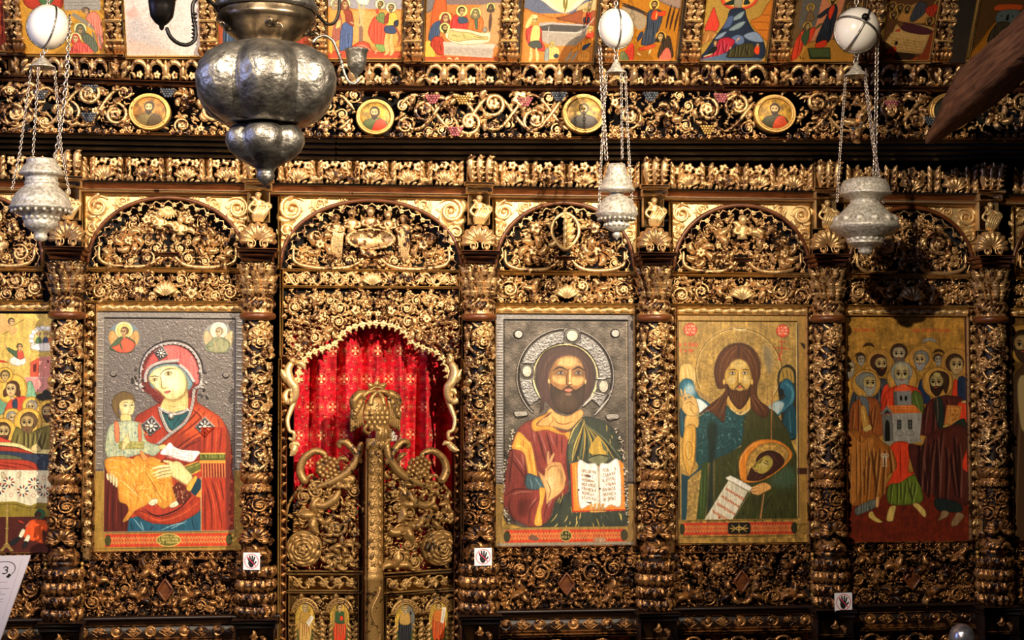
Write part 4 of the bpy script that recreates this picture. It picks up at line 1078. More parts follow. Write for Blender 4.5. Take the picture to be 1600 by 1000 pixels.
def beadring(x, y, R, n, r):
    return lambda mb, f: [mb.add(f(shift(ball((0, 0, 0), r, 8, 6)[0], x + R * math.sin(a), y, R * math.cos(a))), ball((0, 0, 0), 1, 8, 6)[1]) for a in np.arange(n) * 2 * PI / n]
b1 = beadring(66, 341, 26, 16, 4.2); b1b = beadring(66, 268, 30, 20, 3); b1c = beadring(66, 331, 45, 22, 3)
oil_lamp('whitened silver oil lamp under a large white egg, near the left edge', .7, 66, (73, 42, 32, 34, .25), (65, 91, 105, 21),
         [(1, 251), (14, 248), (22, 249), (24, 252), (23, 255), (30, 262), (35, 271), (35.5, 274), (29, 275), (26.5, 276), (25, 284), (27, 285), (27, 288), (25, 290), (32, 296), (41, 305), (46, 315), (47, 322), (50, 324), (50, 327), (44, 329), (34, 337), (27, 340), (26, 347), (27, 352), (20, 358), (11, 363), (9, 366), (11, 370), (9, 375), (1, 378)],
         [[(48, 106, 0), (33, 246, 10), (24, 300, 20)], [(62, 104, 14), (57, 248, 26)], [(84, 106, 0), (98, 240, 6), (112, 305, 10)]], [(106, 22, -4), (104, 100, -4), (96, 190, -4), (86, 246, -4)], (.5, 1.75),
         (b1, b1b, b1c))
b2 = beadring(963, 343, 28, 22, 2.4); b2b = beadring(963, 352, 18, 16, 3)
oil_lamp('small whitened silver oil lamp under a round white egg, right of the doors', .7, 963, (963, 45, 27, 31, 0), (963, 97, 114, 16),
         [(1, 258), (13, 257), (15, 266), (16, 272), (23, 284), (26, 294), (28, 296), (28, 299), (22, 300), (9, 302), (12, 306), (14, 307), (22, 312), (29, 322), (31, 331), (33, 333), (33, 335), (29, 341), (20, 345), (16, 346), (19, 351), (18, 356), (10, 361), (4, 363), (7, 366), (6, 369), (2, 373), (.5, 375)],
         [[(948, 114, 0), (940, 232, 0), (935, 322, 4)], [(968, 116, 14), (970, 250, 10)], [(977, 114, 0), (982, 232, 0), (987, 322, 4)]], [(938, 74, -4), (942, 150, -4), (948, 250, -4)], (.1, 1.67),
         (b2, b2b))
b3 = beadring(1350, 374, 25, 16, 4); b3b = beadring(1350, 345, 42, 12, 8)
oil_lamp('whitened silver oil lamp under a tilted egg in crossed straps, near the right', .68, 1350, (1340, 48, 33, 36, .5), (1338, 103, 119, 19),
         [(1, 284), (20, 279), (32, 283), (37, 292), (38, 300), (40, 302), (40, 305), (35, 306), (25, 311), (22, 313), (22, 317), (26, 322), (36, 332), (45, 342), (49, 350), (52, 352), (52, 356), (48, 359), (42, 366), (30, 370), (26, 374), (27, 380), (18, 386), (10, 389), (11, 393), (7, 397), (1, 399)],
         [[(1322, 120, 0), (1311, 235, 4), (1302, 318, 14)], [(1348, 118, 12), (1362, 225, 8), (1374, 320, 14)], [(1354, 118, -8), (1366, 225, -8), (1380, 310, -10)]], [(1373, 65, -4), (1371, 150, -4), (1368, 250, -4), (1366, 282, -4)], (-.05, 1.5, 10),
         (b3, b3b))
part('knob', M['iron'], [o for o in scene.objects if o.get('label', '').endswith('near the right') and 'hanging_oil' in o.name][0], lambda mb: mb.add(Panel(1300, 0, 1400, 380, .68)(shift(ball((0, 0, 0), (6, 6, 5), 10, 8)[0], 1342, 35, 33)), ball((0, 0, 0), 1, 10, 8)[1]), 'dark strap boss')

# ---- the great lobed lamp
d = 2.5; X = 415
f = Panel(X - 120, 0, X + 120, 290, d)
T = thing('lobed_silver_lamp', 'large lobed tarnished silver lamp with candle arms, hanging left of centre', 'hanging lamp', f(np.array([[X, 290, 0]]))[0])
def lobed(mb, prof, n=96, lob=8, la=.16, ph=.2):
    p = np.array(prof, float); th = np.arange(n) * 2 * PI / n
    k = p[:, 2][:, None]
    m = 1 + la * k * (np.abs(np.cos(lob / 2 * (th + ph)))[None] ** .7 - .75)
    R = p[:, 0][:, None] * m
    V = np.stack((R * np.sin(th), np.repeat(p[:, 1][:, None], n, 1), R * np.cos(th)), -1).reshape(-1, 3)
    mb.add(f(shift(V, X)), grid_faces(len(p), n, False, True))
part('body', M['silver'], T, lambda mb: lobed(mb, [(34, 70, 0), (52, 71, .3), (74, 78, .8), (94, 91, 1), (107, 108, 1), (112, 128, 1), (110, 147, 1), (101, 166, 1), (86, 182, .9), (70, 192, .6), (62, 196, 0), (58, 194, 0), (50, 196, 0), (42, 194, 0)], 112, 6, .24, -.06))
part('lower_bulb', M['silver'], T, lambda mb: lobed(mb, [(26, 190, 0), (36, 192, .5), (50, 199, 1), (59, 211, 1), (60, 224, 1), (54, 238, 1), (42, 249, .7), (28, 257, .3), (16, 263, 0), (13, 270, 0), (15, 276, 0), (10, 284, 0), (1, 290, 0)], 84, 5, .24, .05))
part('neck', M['silverd'], T, lambda mb: lobed(mb, [(66, -6, 0), (72, 14, 0), (78, 30, .0), (79, 34, 0), (74, 40, 0), (60, 54, 0), (47, 63, 0), (40, 69, 0), (40, 73, 0)], 64, 0, 0))
part('upper_dish', M['silver'], T, lambda mb: lobed(mb, [(24, -60, 0), (40, -48, .5), (58, -34, 1), (70, -18, 1), (72, -6, .6), (79, 6, 0), (82, 14, 0), (81, 18, 0), (76, 20, 0)], 84, 8, .12, .4))
for a, z in ((.12, 0), (-1.15, 0), (1.5, 0), (2.8, 0), (-2.5, 0)):
    x_, z_ = X + 62 * math.sin(a), 62 * math.cos(a)
    def mask(mb):
        mb.add(f(shift(ball((0, 0, 0), (9, 13, 8), 14, 10)[0], x_, 44, z_)), ball((0, 0, 0), 1, 14, 10)[1])
        mb.add(f(shift(ball((0, 0, 0), (11, 10, 8), 12, 8)[0], x_, 36, z_ - 3)), ball((0, 0, 0), 1, 12, 8)[1])
        mb.add(f(shift(ball((0, 0, 0), (2, 4, 3), 6, 5)[0], x_ + 7 * math.sin(a), 46, z_ + 8 * math.cos(a))), ball((0, 0, 0), 1, 6, 5)[1])
        for m in (-1, 1): put(mb, f, 'comma', x_ + m * 5, 56, 20, m * .5, m < 0, z_ - 2)
    part('cherub_mask', M['silverd'], T, mask, 'small cast head')
    part('chain', M['silverd'], T, lambda mb: chain(mb, f, [(x_, 32, z_), (X + (x_ - X) * .8, -60, z_ * .8)], 9, 4, 1.6))
part('suspension_rod', M['iron'], T, lambda mb: mb.add(f(tube(np.array([(X, -50, 0), (X, 598 - 3.98 / f.sx, 0)], float), 2.2, 8)[0]), tube(np.zeros((2, 3)), 1, 8)[1]))
def cup(mb, cx, top, bot, w, z, flare=1.12):
    h = bot - top
    hlathe(mb, f, [(w * .9, top + 1), (w * flare, top), (w * flare * 1.02, top + 2), (w, top + h * .12), (w * .93, top + h * .4), (w * .82, top + h * .7), (w * .5, top + h * .9), (w * .2, bot), (w * .15, bot + 5), (1, bot + 7)], cx, 28, 0, 0, z)
    hlathe(mb, f, [(w * .9, top + 1), (w * .8, top + h * .5), (w * .4, top + h * .8), (1, top + h * .85)], cx, 28, 0, 0, z)
part('candle_cup', M['iron'], T, lambda mb: cup(mb, 259, 13, 58, 21, 60, 1.2), 'black bell-shaped candle cup')
def arm(mb, P, r=3):
    Q = spline(P, 7); V, Fc = tube(Q, r, 8); mb.add(f(V), Fc)
part('candle_arm', M['iron'], T, lambda mb: (arm(mb, [(266, 60, 60), (272, 74, 60), (283, 83, 58), (297, 85, 54), (308, 76, 50), (309, 60, 48), (305, 40, 46), (304, 22, 44), (310, 11, 42), (322, 8, 38), (334, 16, 30), (343, 26, 22)]), [hlathe(mb, f, [(1, y - 3), (5, y), (1, y + 3)], 307, 10, 0, 0, 47) for y in range(36, 74, 6)]), 'black curled candle arm')
part('candle_cup', M['silver'], T, lambda mb: cup(mb, 557, 76, 116, 17, 10, 1.1))
part('candle_arm', M['silver'], T, lambda mb: (arm(mb, [(488, 70, 20), (494, 62, 18), (506, 57, 16), (519, 64, 14), (527, 80, 12), (533, 96, 10), (538, 114, 10), (545, 127, 10), (554, 130, 10), (562, 122, 10)], 2.4), [hlathe(mb, f, [(1, y - 2), (4, y), (1, y + 2)], 530 + (y - 85) * .2, 10, 0, 0, 11) for y in (85, 92, 99, 106)]))
part('candle_arm', M['iron'], T, lambda mb: arm(mb, [(470, -30, -30), (482, -4, -30), (496, 16, -28), (510, 29, -26), (522, 26, -26), (529, 8, -26), (530, -20, -26)], 2.6), 'dark curled arm at the top')
# ---- metal ball at the foot of the picture
f = Panel(1480, 960, 1520, 1040, .55)
T = thing('metal_lamp_cover', 'shiny round metal lamp top rising in front of the ledge at lower right', 'lamp', at(1503, 1130, .55))
part('dome', plain('polished_metal', '9a98a2', 'e4e4f0', .8, .24, 30, .5, .006), T, lambda mb: hlathe(mb, f, [(1, 974), (8, 976), (15, 982), (19, 992), (19, 1004), (15, 1014), (9, 1020), (6, 1024), (5, 1040), (5, 1110), (16, 1122), (24, 1128)], 1503, 32))
# ------------------------------------------------------------------ painting: brush strokes laid on a fine sheet of points
def vnoise(h, w, cell, rng):
    gh, gw = int(h / cell) + 3, int(w / cell) + 3
    g = rng.random((gh, gw)); y = np.arange(h) / cell; x = np.arange(w) / cell
    yi, xi = y.astype(int), x.astype(int); fy, fx = (y - yi)[:, None], (x - xi)[None]
    fy, fx = fy * fy * (3 - 2 * fy), fx * fx * (3 - 2 * fx)
    return (g[yi][:, xi] * (1 - fy) * (1 - fx) + g[yi + 1][:, xi] * fy * (1 - fx) + g[yi][:, xi + 1] * (1 - fy) * fx + g[yi + 1][:, xi + 1] * fy * fx)
def rgb(h): return np.array([int(h[i:i + 2], 16) / 255 for i in (0, 2, 4)])
class Paint:
    def __init__(s, x0, y0, x1, y1, res=1.3, base='a08040', seed=1):
        s.R = (x0, y0, x1, y1); s.res = res
        s.w, s.h = int((x1 - x0) * res) + 1, int((y1 - y0) * res) + 1
        s.c = np.tile(rgb(base), (s.h, s.w, 1)); s.z = np.zeros((s.h, s.w)); s.m = np.zeros((s.h, s.w))
        s.rng = np.random.default_rng(seed); s.k = (0, 0, 1); s.last = None
    def o(s, ox, oy, k): s.k = (ox, oy, k); return s
    def P(s, pts):
        p = np.asarray(pts, float).reshape(-1, 2)
        return p / s.k[2] + np.array(s.k[:2])
    def cov(s, p):
        g = (p - np.array(s.R[:2])) * s.res
        j0, j1 = max(0, int(g[:, 1].min()) - 1), min(s.h, int(g[:, 1].max()) + 3); i0, i1 = max(0, int(g[:, 0].min()) - 1), min(s.w, int(g[:, 0].max()) + 3)
        if j0 >= j1 or i0 >= i1: return None
        a = g; b = np.roll(g, -1, 0)
        ys = (np.arange(j0, j1)[:, None] + np.array((-.33, 0.0, .33))[None]).ravel()[:, None] + 1e-5
        hit = (a[:, 1] <= ys) != (b[:, 1] <= ys)
        dy = b[:, 1] - a[:, 1]; dy = np.where(dy == 0, 1e-9, dy)
        xc = np.where(hit, a[:, 0] + (ys - a[:, 1]) * (b[:, 0] - a[:, 0]) / dy, 1e9); xc.sort(1)
        n = int(hit.sum(1).max()); I = np.arange(i0, i1)[None] - .5
        C = np.zeros((len(ys), i1 - i0))
        for q in range(0, n - 1, 2):
            l, r = xc[:, q:q + 1], xc[:, q + 1:q + 2]; ok = r < 1e8
            C += np.where(ok, np.clip(np.minimum(r, 1e6) - I, 0, 1) - np.clip(np.minimum(l, 1e6) - I, 0, 1), 0)
        return C.reshape(j1 - j0, 3, -1).mean(1), j0, j1, i0, i1
    def lay(s, p, col, a=1.0, blur=0, h=None, m=None, vol=False):
        r = s.cov(p)
        if r is None: return s
        C, j0, j1, i0, i1 = r
        if blur:
            b = max(1, int(blur / s.k[2] * s.res)); B = np.zeros((s.h, s.w)); B[j0:j1, i0:i1] = C
            pad = b * 3; j0, j1, i0, i1 = max(0, j0 - pad), min(s.h, j1 + pad), max(0, i0 - pad), min(s.w, i1 + pad)
            C = B[j0:j1, i0:i1]
            for _ in range(3):
                for ax in (0, 1):
                    q = np.concatenate((np.zeros_like(C[:1] if ax == 0 else C[:, :1]), np.cumsum(C, ax)), ax)
                    n = C.shape[ax]; lo = np.clip(np.arange(n) - b, 0, n); hi = np.clip(np.arange(n) + b + 1, 0, n)
                    C = (np.take(q, hi, ax) - np.take(q, lo, ax)) / (2 * b + 1)
        A = (C * a)[..., None]
        if vol and col is not None and min(C.shape) > 5 and m != 1:      # the painter's modelling: a dark contour and a lighter middle
            b = max(1, int(min(C.shape) * .09)); B = C.copy()
            for ax in (0, 1):
                q = np.concatenate((np.zeros_like(B[:1] if ax == 0 else B[:, :1]), np.cumsum(B, ax)), ax); n = B.shape[ax]
                B = (np.take(q, np.clip(np.arange(n) + b + 1, 0, n), ax) - np.take(q, np.clip(np.arange(n) - b, 0, n), ax)) / (2 * b + 1)
            E = C.copy(); E[1:] = np.minimum(E[1:], C[:-1]); E[:-1] = np.minimum(E[:-1], C[1:]); E[:, 1:] = np.minimum(E[:, 1:], C[:, :-1]); E[:, :-1] = np.minimum(E[:, :-1], C[:, 1:])
            k = (.74 + .34 * B) * (1 - .42 * np.clip(C - E, 0, 1))
            s.c[j0:j1, i0:i1] = s.c[j0:j1, i0:i1] * (1 - A) + np.clip(rgb(col) * k[..., None], 0, 1) * A
        elif col is not None: s.c[j0:j1, i0:i1] = s.c[j0:j1, i0:i1] * (1 - A) + rgb(col) * A
        if h is not None: s.z[j0:j1, i0:i1] = s.z[j0:j1, i0:i1] * (1 - C) + h * C
        if m is not None: s.m[j0:j1, i0:i1] = s.m[j0:j1, i0:i1] * (1 - C) + m * C
        s.last = (C, j0, j1, i0, i1); return s
    def f(s, pts, col, a=1.0, blur=0, sm=True, **k):
        p = s.P(pts)
        return s.lay(spline(p, 5, True) if sm else p, col, a, blur, vol=sm and not blur and a > .95, **k)
    def r(s, x0, y0, x1, y1, col, a=1.0, **k): return s.f([x0, y0, x1, y0, x1, y1, x0, y1], col, a, sm=False, **k)
    def e(s, x, y, rx, ry, col, a=1.0, rot=0, blur=0, **k):
        t = np.linspace(0, 2 * PI, 33)[:-1]; c, n = math.cos(rot), math.sin(rot)
        X, Y = rx * np.cos(t), ry * np.sin(t)
        return s.lay(s.P(np.column_stack((x + X * c - Y * n, y + X * n + Y * c))), col, a, blur, vol=not blur and a > .95, **k)
    def ring(s, x, y, rx, ry, w, col, a=1.0, a0=0, a1=2 * PI, **k):
        t = np.linspace(a0, a1, 40); return s.l(np.column_stack((x + rx * np.cos(t), y + ry * np.sin(t))), w, col, a, tp=False, sm=False, **k)
    def l(s, pts, w, col, a=1.0, tp=True, sm=True, **k):
        p = s.P(pts); p = spline(p, 5) if sm and len(p) > 2 else spline(p[:2], 6) if len(p) == 2 else p
        T = np.gradient(p, axis=0); T /= np.linalg.norm(T, axis=1)[:, None] + 1e-9; n = np.column_stack((-T[:, 1], T[:, 0]))
        ww = np.full(len(p), w / s.k[2] / 2)
        if tp: ww = ww * (.25 + .75 * np.sin(PI * np.linspace(.06, .94, len(p))))
        return s.lay(np.concatenate((p + n * ww[:, None], (p - n * ww[:, None])[::-1])), col, a, **k)
    def ls(s, lines, w, col, a=1.0, **k):
        for q in lines: s.l(q, w, col, a, **k)
        return s
    def grain(s, amt, cell=3, use=False, colour=None, thr=None):
        n = vnoise(s.h, s.w, cell * s.res, s.rng) - .5
        n += .5 * (vnoise(s.h, s.w, cell * s.res * .45, s.rng) - .5)
        if use and s.last is not None:
            C, j0, j1, i0, i1 = s.last; k = np.zeros((s.h, s.w)); k[j0:j1, i0:i1] = C
        else: k = np.ones((s.h, s.w))
        if colour is not None: A = (np.clip((n - (thr or 0)) * 6, 0, 1) * k * amt)[..., None]; s.c = s.c * (1 - A) + rgb(colour) * A
        else: s.c = np.clip(s.c * (1 + (n * k * amt * 2)[..., None]), 0, 1)
        return s
    def brush(s, amt, cx=2.2, cy=16):
        n = vnoise(s.h, int(s.w * cy / cx) + 2, cy * s.res, s.rng)
        n = n[:, np.minimum((np.arange(s.w)[None] + 3 * np.sin(np.arange(s.h) / 17)[:, None]).clip(0) * cy / cx, n.shape[1] - 1).astype(int)[0]] - .5
        s.c = np.clip(s.c * (1 + (n * amt * 2 * (s.m < .5))[..., None]), 0, 1); return s
    def emboss(s, amt, cell=2.5):
        s.z = s.z + (vnoise(s.h, s.w, cell * s.res, s.rng) - .5) * amt * (s.m > .5); return s
    def text(s, x0, y0, x1, y1, rows, col, w=3, sl=0.0, gap=1.0, seed=5):
        """rows of small closely set letters"""
        rng = np.random.default_rng(seed); H = (y1 - y0) / rows; n = int(abs(x1 - x0) / (H * .42))
        for r_ in range(rows):
            for k in range(n):
                if rng.random() < .12: continue
                x = x0 + (k + .1) * (x1 - x0) / n; wd = (x1 - x0) / n * .62; y = y0 + r_ * H + sl * (x - x0); h = H * .62
                q = [(x, y + h, x, y), (x + wd, y, x + wd, y + h), (x, y + h * .5, x + wd, y + h * .5), (x, y, x + wd, y), (x, y + h, x + wd, y + h), (x, y, x + wd, y + h)]
                for i in rng.choice(6, 3, replace=False): s.l(q[i], w, col, .85, tp=False)
        return s
    GL = dict(T=[(0, 0, 1, 0), (.5, 0, .5, 1)], W=[(0, 1, .3, 1, .3, .75, .05, .4, .2, .1, .5, 0, .8, .1, .95, .4, .7, .75, .7, 1, 1, 1)], N=[(0, 1, 0, 0), (0, 0, 1, 1), (1, 1, 1, 0)], A=[(0, 1, .5, 0), (.5, 0, 1, 1), (.2, .65, .8, .65)], P=[(0, 1, 0, 0), (0, 0, 1, 0), (1, 0, 1, 1)],
              O=[(.5, 0, .95, .3, .95, .7, .5, 1, .05, .7, .05, .3, .5, 0)], S=[(1, .05, 0, .05), (0, .05, .5, .5), (.5, .5, 0, .95), (0, .95, 1, .95)], L=[(0, 1, .5, 0), (.5, 0, 1, 1)], H=[(0, 0, 0, 1), (1, 0, 1, 1), (0, .5, 1, .5)], Y=[(0, 0, .5, .5), (1, 0, .5, .5), (.5, .5, .5, 1)], X=[(0, .03, 1, .03), (.15, .5, .85, .5), (0, .97, 1, .97)], I=[(.5, 0, .5, 1)])
    def write(s, word, x, y, w, h, col, lw):
        for ch in word:
            for q in s.GL.get(ch, ()): s.l([v * w * .72 + x if i % 2 == 0 else v * h + y for i, v in enumerate(q)], lw, col, .95, tp=False, sm=len(q) > 4)
            x += w * (.55 if ch in ' I' else 1)
        return s
    def eye(s, x, y, w, ang=0.0, col='3a2814', white='e8dcc0'):
        c, n = math.cos(ang), math.sin(ang); q = lambda u, v: (x + u * c - v * n, y + u * n + v * c)
        s.f(np.array([q(-w, 0), q(-w * .3, -w * .42), q(w * .4, -w * .40), q(w, 0), q(w * .3, w * .34), q(-w * .4, w * .34)]).ravel(), white)
        s.e(*q(0, -w * .05), w * .31, w * .31, col)
        s.l(np.array([q(-w * 1.15, w * .05), q(-w * .3, -w * .5), q(w * .4, -w * .48), q(w * 1.15, 0)]).ravel(), w * .19, col)
        s.l(np.array([q(-w * .8, w * .3), q(0, w * .48), q(w * .8, w * .3)]).ravel(), w * .14, col, .7)
        return s
    def head(s, x, y, r, turn=0, skin='c8a464', hair='4a3018', beard=None, halo=None, veil=None, halorim='6a4a18', long=False):
        """small painted head: x, y middle of the face, r half its width; turn -1..1"""
        if halo: s.e(x, y - r * .15, r * 2.0, r * 2.0, halorim, .6).e(x, y - r * .15, r * 1.9, r * 1.9, halo)
        t = turn * r * .25
        if veil: s.f([x - r * 1.35, y + r * 1.7, x - r * 1.3, y - r * .3, x - r * .6, y - r * 1.5, x + r * .6, y - r * 1.5, x + r * 1.3, y - r * .3, x + r * 1.35, y + r * 1.7], veil)
        else:
            s.e(x - t, y - r * .3, r * 1.22, r * 1.25, hair)
            if long: s.f([x - r * 1.2, y - r * .2, x + r * 1.2, y - r * .2, x + r * 1.35, y + r * 1.3, x, y + r * .8, x - r * 1.35, y + r * 1.3], hair)
        s.r(x - r * .38, y + r * .6, x + r * .38, y + r * 1.7, skin).r(x - r * .38, y + r * 1.0, x + r * .38, y + r * 1.3, '5a4020', .45)
        s.f([x - r * .85 + t, y - r * .5, x - r * .4 + t, y - r * 1.0, x + r * .4 + t, y - r * 1.0, x + r * .85 + t, y - r * .5, x + r * .8 + t, y + r * .4, x + r * .35 + t, y + r * 1.15, x - r * .35 + t, y + r * 1.15, x - r * .8 + t, y + r * .4], skin)
        s.e(x + t * 2.2, y, r * .55, r * .7, 'f0dca0', .45, blur=r * .25)
        if beard: s.f([x - r * .86 + t, y - r * .0, x - r * .55 + t, y + r * .42, x + t * 1.6, y + r * .38, x + r * .55 + t, y + r * .42, x + r * .86 + t, y, x + r * .72 + t, y + r * 1.0, x + t, y + r * 1.75, x - r * .72 + t, y + r * 1.0], beard)
        for m in (-1, 1):
            ex = x + m * r * .36 + t * 1.7
            s.l([ex - r * .26, y - r * .12, ex, y - r * .24, ex + r * .26, y - r * .12], r * .16, '2a1a0c').e(ex, y - r * .05, r * .13, r * .12, '1c1008')
            s.l([ex - r * .3, y - r * .36, ex, y - r * .48, ex + r * .3, y - r * .36], r * .13, '3a2410', .9)
        s.l([x + t * 1.8, y - r * .3, x + t * 2.1, y + r * .12, x + t * 2.6, y + r * .32], r * .13, '5a3818', .8)
        s.l([x - r * .24 + t * 1.9, y + r * .58, x + r * .24 + t * 1.9, y + r * .58], r * .16, '9a4830')
        return s
    def robe(s, pts, col, dark, light, n=6, seed=3, w=None):
        """a garment with drawn folds running down it"""
        s.f(pts, col); p = np.asarray(pts, float).reshape(-1, 2); rng = np.random.default_rng(seed)
        x0, y0 = p.min(0); x1, y1 = p.max(0); C = s.last; w = w or (x1 - x0) * .035
        keep = s.c.copy()
        for k in range(n):
            a = x0 + (x1 - x0) * (.12 + .76 * (k + rng.random() * .6) / n); b = a + (rng.random() - .5) * (x1 - x0) * .3
            q = [a, y0 + (y1 - y0) * rng.random() * .35, (a + b) / 2 + (rng.random() - .5) * (x1 - x0) * .08, (y0 + y1) / 2, b, y1 - (y1 - y0) * rng.random() * .2]
            s.l(q, w * 1.5, dark, .75); s.l([v + (w * 1.2 if i % 2 == 0 else 0) for i, v in enumerate(q)], w, light, .6)
        K, j0, j1, i0, i1 = C; A = np.zeros((s.h, s.w, 1)); A[j0:j1, i0:i1, 0] = K
        s.c = keep * (1 - A) + s.c * A; s.last = C
        return s
    def build(s, name, mapf, parent, mat, mat2=None, name2=None, z=1.0, lab=None, lab2=None, inside=None):
        x0, y0, x1, y1 = s.R
        X, Y = np.meshgrid(np.linspace(x0, x1, s.w), np.linspace(y0, y1, s.h))
        V = mapf(np.column_stack((X.ravel(), Y.ravel(), s.z.ravel() * z + .6)))
        c = np.clip(s.c.reshape(-1, 3), 0, 1); L = np.where(c <= .04045, c / 12.92, ((c + .055) / 1.055) ** 2.4)
        L = np.column_stack((L, np.ones(len(L))))
        Q = np.arange(s.h * s.w).reshape(s.h, s.w)
        Fq = np.stack((Q[:-1, :-1], Q[1:, :-1], Q[1:, 1:], Q[:-1, 1:]), -1).reshape(-1, 4)
        fm = s.m[:-1, :-1].ravel() > .5
        keep = np.ones(len(Fq), bool)
        if inside is not None: keep = inside((X[:-1, :-1] + .5 / s.res).ravel(), (Y[:-1, :-1] + .5 / s.res).ravel())
        out = []
        for sel, mt, nm, lb in ((~fm & keep, mat, name, lab), (fm & keep, mat2, name2, lab2)):
            if not sel.any() or mt is None: continue
            used = np.unique(Fq[sel]); re = np.zeros(len(V), np.int64); re[used] = np.arange(len(used))
            mb = MB(); mb.add(V[used], re[Fq[sel]])
            o = mb.build(nm, mt, parent, True, cols=L[used]); out.append(o)
            if lb: o['label'] = lb
        return out
# ------------------------------------------------------------------ the large panel paintings
def icon_root(i, label, d=.012, back=-10):
    a, t, b, u = ICON[i]
    f = Panel(a, t, b, u, d)
    T = thing('icon', label, 'icon painting', f.base(), 'large icons in the arcade')
    part('panel', M['redw'], T, lambda mb: strip(mb, f, a, t, b, u, back, -.4, 1), smooth=False)
    return T, f
def redstrip(p, x0, y0, x1, y1, gold='c8a050'):
    p.r(x0, y0, x1, y1, 'c23c22'); n = int((x1 - x0) / 22)
    for k in range(n):
        x = x0 + (k + .5) * (x1 - x0) / n; y = (y0 + y1) / 2; h = (y1 - y0) * .3
        for m in (-1, 1):
            p.l([x - 12, y + m * h, x - 3, y + m * h * .2, x + 8, y + m * h * .9, x + 13, y + m * h * .3], 6, gold, .85)
        p.e(x + 4, y, 4, 4, gold, .8)

# --- mother and child
T, f = icon_root(1, 'icon of a mother in a red mantle holding a child, partly covered in embossed silver')
p = Paint(149, 487, 382, 868, 1.4, '736b66', 11)
p.m[:] = 1; p.o(140, 480, 5)
for q in range(2600):
    x, y = p.rng.random() * 1180 + 40, p.rng.random() * 1900 + 30; a = p.rng.random() * 6.3; r = 5 + p.rng.random() * 9
    p.l([x - r * math.cos(a), y - r * math.sin(a), x + r * math.sin(a) * .6, y - r * .5, x + r * math.cos(a), y + r * math.sin(a)], 5, ('a49c96', '4e4844', '8a827c')[q % 3], .55, h=(.9, -.5, .4)[q % 3])
p.r(45, 35, 105, 1270, '8c8680', .6, h=2.5).r(1132, 35, 1220, 1270, '8c8680', .6, h=2.5).r(45, 35, 1220, 88, '8c8680', .6, h=2.5)
for y in range(110, 1250, 46): p.l([1145, y, 1205, y + 6], 12, 'b8b4b0', .6, h=3.4); p.l([55, y + 10, 98, y + 10], 8, 'a8a09a', .5, h=3.2)
p.l([105, 90, 1130, 92], 10, '1c1816', .9, tp=False, h=-1); p.l([107, 90, 107, 1260], 5, '4a4440', .7, tp=False); p.l([1130, 92, 1130, 1260], 6, '4a4440', .7, tp=False)
for x, y in ((180, 520), (1060, 530)): p.e(x, y, 26, 24, '7a726c', h=4).l([x - 20, y + 18, x, y + 27, x + 24, y + 16], 9, '2a2624', .8)
# angel roundels
for x, g, pale in ((258, 1, 0), (1000, 0, 1)):
    p.e(x, 240, 128, 122, '6f838c' if g else '93948e', .9, m=0, h=0)
    for m in (-1, 1): p.f([x + m * 40, 250, x + m * 90, 180, x + m * 122, 220, x + m * 110, 290, x + m * 60, 320], 'b08852' if g else 'b4a078')
    p.e(x, 182, 70, 68, 'f0e29c' if g else 'f4eec8').e(x, 186, 56, 55, 'dcc070' if g else 'ece0b0')
    p.f([x - 110, 320, x - 40, 240, x + 30, 235, x + 90, 280, x + 70, 350, x, 362, x - 70, 350], '46593c' if g else '7f8668')
    p.f([x - 95, 310, x - 50, 300, x - 10, 250, x + 20, 240, x + 90, 290, x + 60, 345, x - 10, 360, x - 60, 345], 'c8553a' if g else '8a8a66').l([x - 40, 250, x - 10, 340], 14, '46593c' if g else 'a89a70')
    p.head(x + 2, 195, 27, -.6, 'b08860' if g else 'b89e7c', '6a4a2c' if g else '8a7860')
# mantle of the mother, down to her lap
p.f([350, 875, 420, 815, 500, 770, 560, 740, 820, 600, 835, 735, 930, 800, 1010, 862, 1070, 940, 1100, 1060, 1110, 1250, 1110, 1760, 130, 1760, 130, 1300, 300, 1100], '9c3420', m=0, h=0)
p.f([640, 960, 800, 760, 930, 805, 1040, 890, 1105, 1080, 1110, 1260, 1030, 1160, 860, 1130, 700, 1180, 560, 1120], 'b54420')
p.ls([[800, 800, 870, 880, 880, 1100], [900, 820, 830, 900, 690, 1010], [860, 790, 780, 880, 640, 1020], [950, 850, 900, 1000, 905, 1140], [1000, 880, 1020, 1000, 1040, 1140]], 14, '5c1a10', .8)
p.ls([[815, 790, 885, 880, 895, 1090], [930, 830, 850, 915, 720, 1010], [970, 860, 925, 1000, 930, 1130]], 7, 'e07a48', .7)
p.f([650, 960, 760, 1000, 800, 1110, 700, 1160, 600, 1110], '5c1a10', .5, blur=30).f([900, 860, 980, 900, 1040, 1020, 960, 1040, 900, 960], 'd86a3c', .55, blur=26).f([1060, 960, 1110, 1100, 1110, 1700, 1070, 1700, 1050, 1200], '3c100a', .6, blur=20)
# hood
p.f([400, 640, 392, 500, 430, 385, 530, 305, 660, 285, 770, 330, 845, 440, 862, 590, 830, 640, 800, 700, 560, 760, 470, 690], '6a2420', m=0)
p.f([560, 310, 660, 296, 765, 345, 835, 450, 850, 585, 815, 600, 770, 540, 700, 450, 600, 420, 520, 430], 'c8625c').l([690, 310, 700, 380, 690, 430], 6, '8a3834').l([780, 380, 820, 470, 830, 560], 8, 'e09088', .7)
p.f([420, 560, 430, 450, 490, 360, 560, 312, 600, 420, 520, 430, 450, 500], 'a84a44')
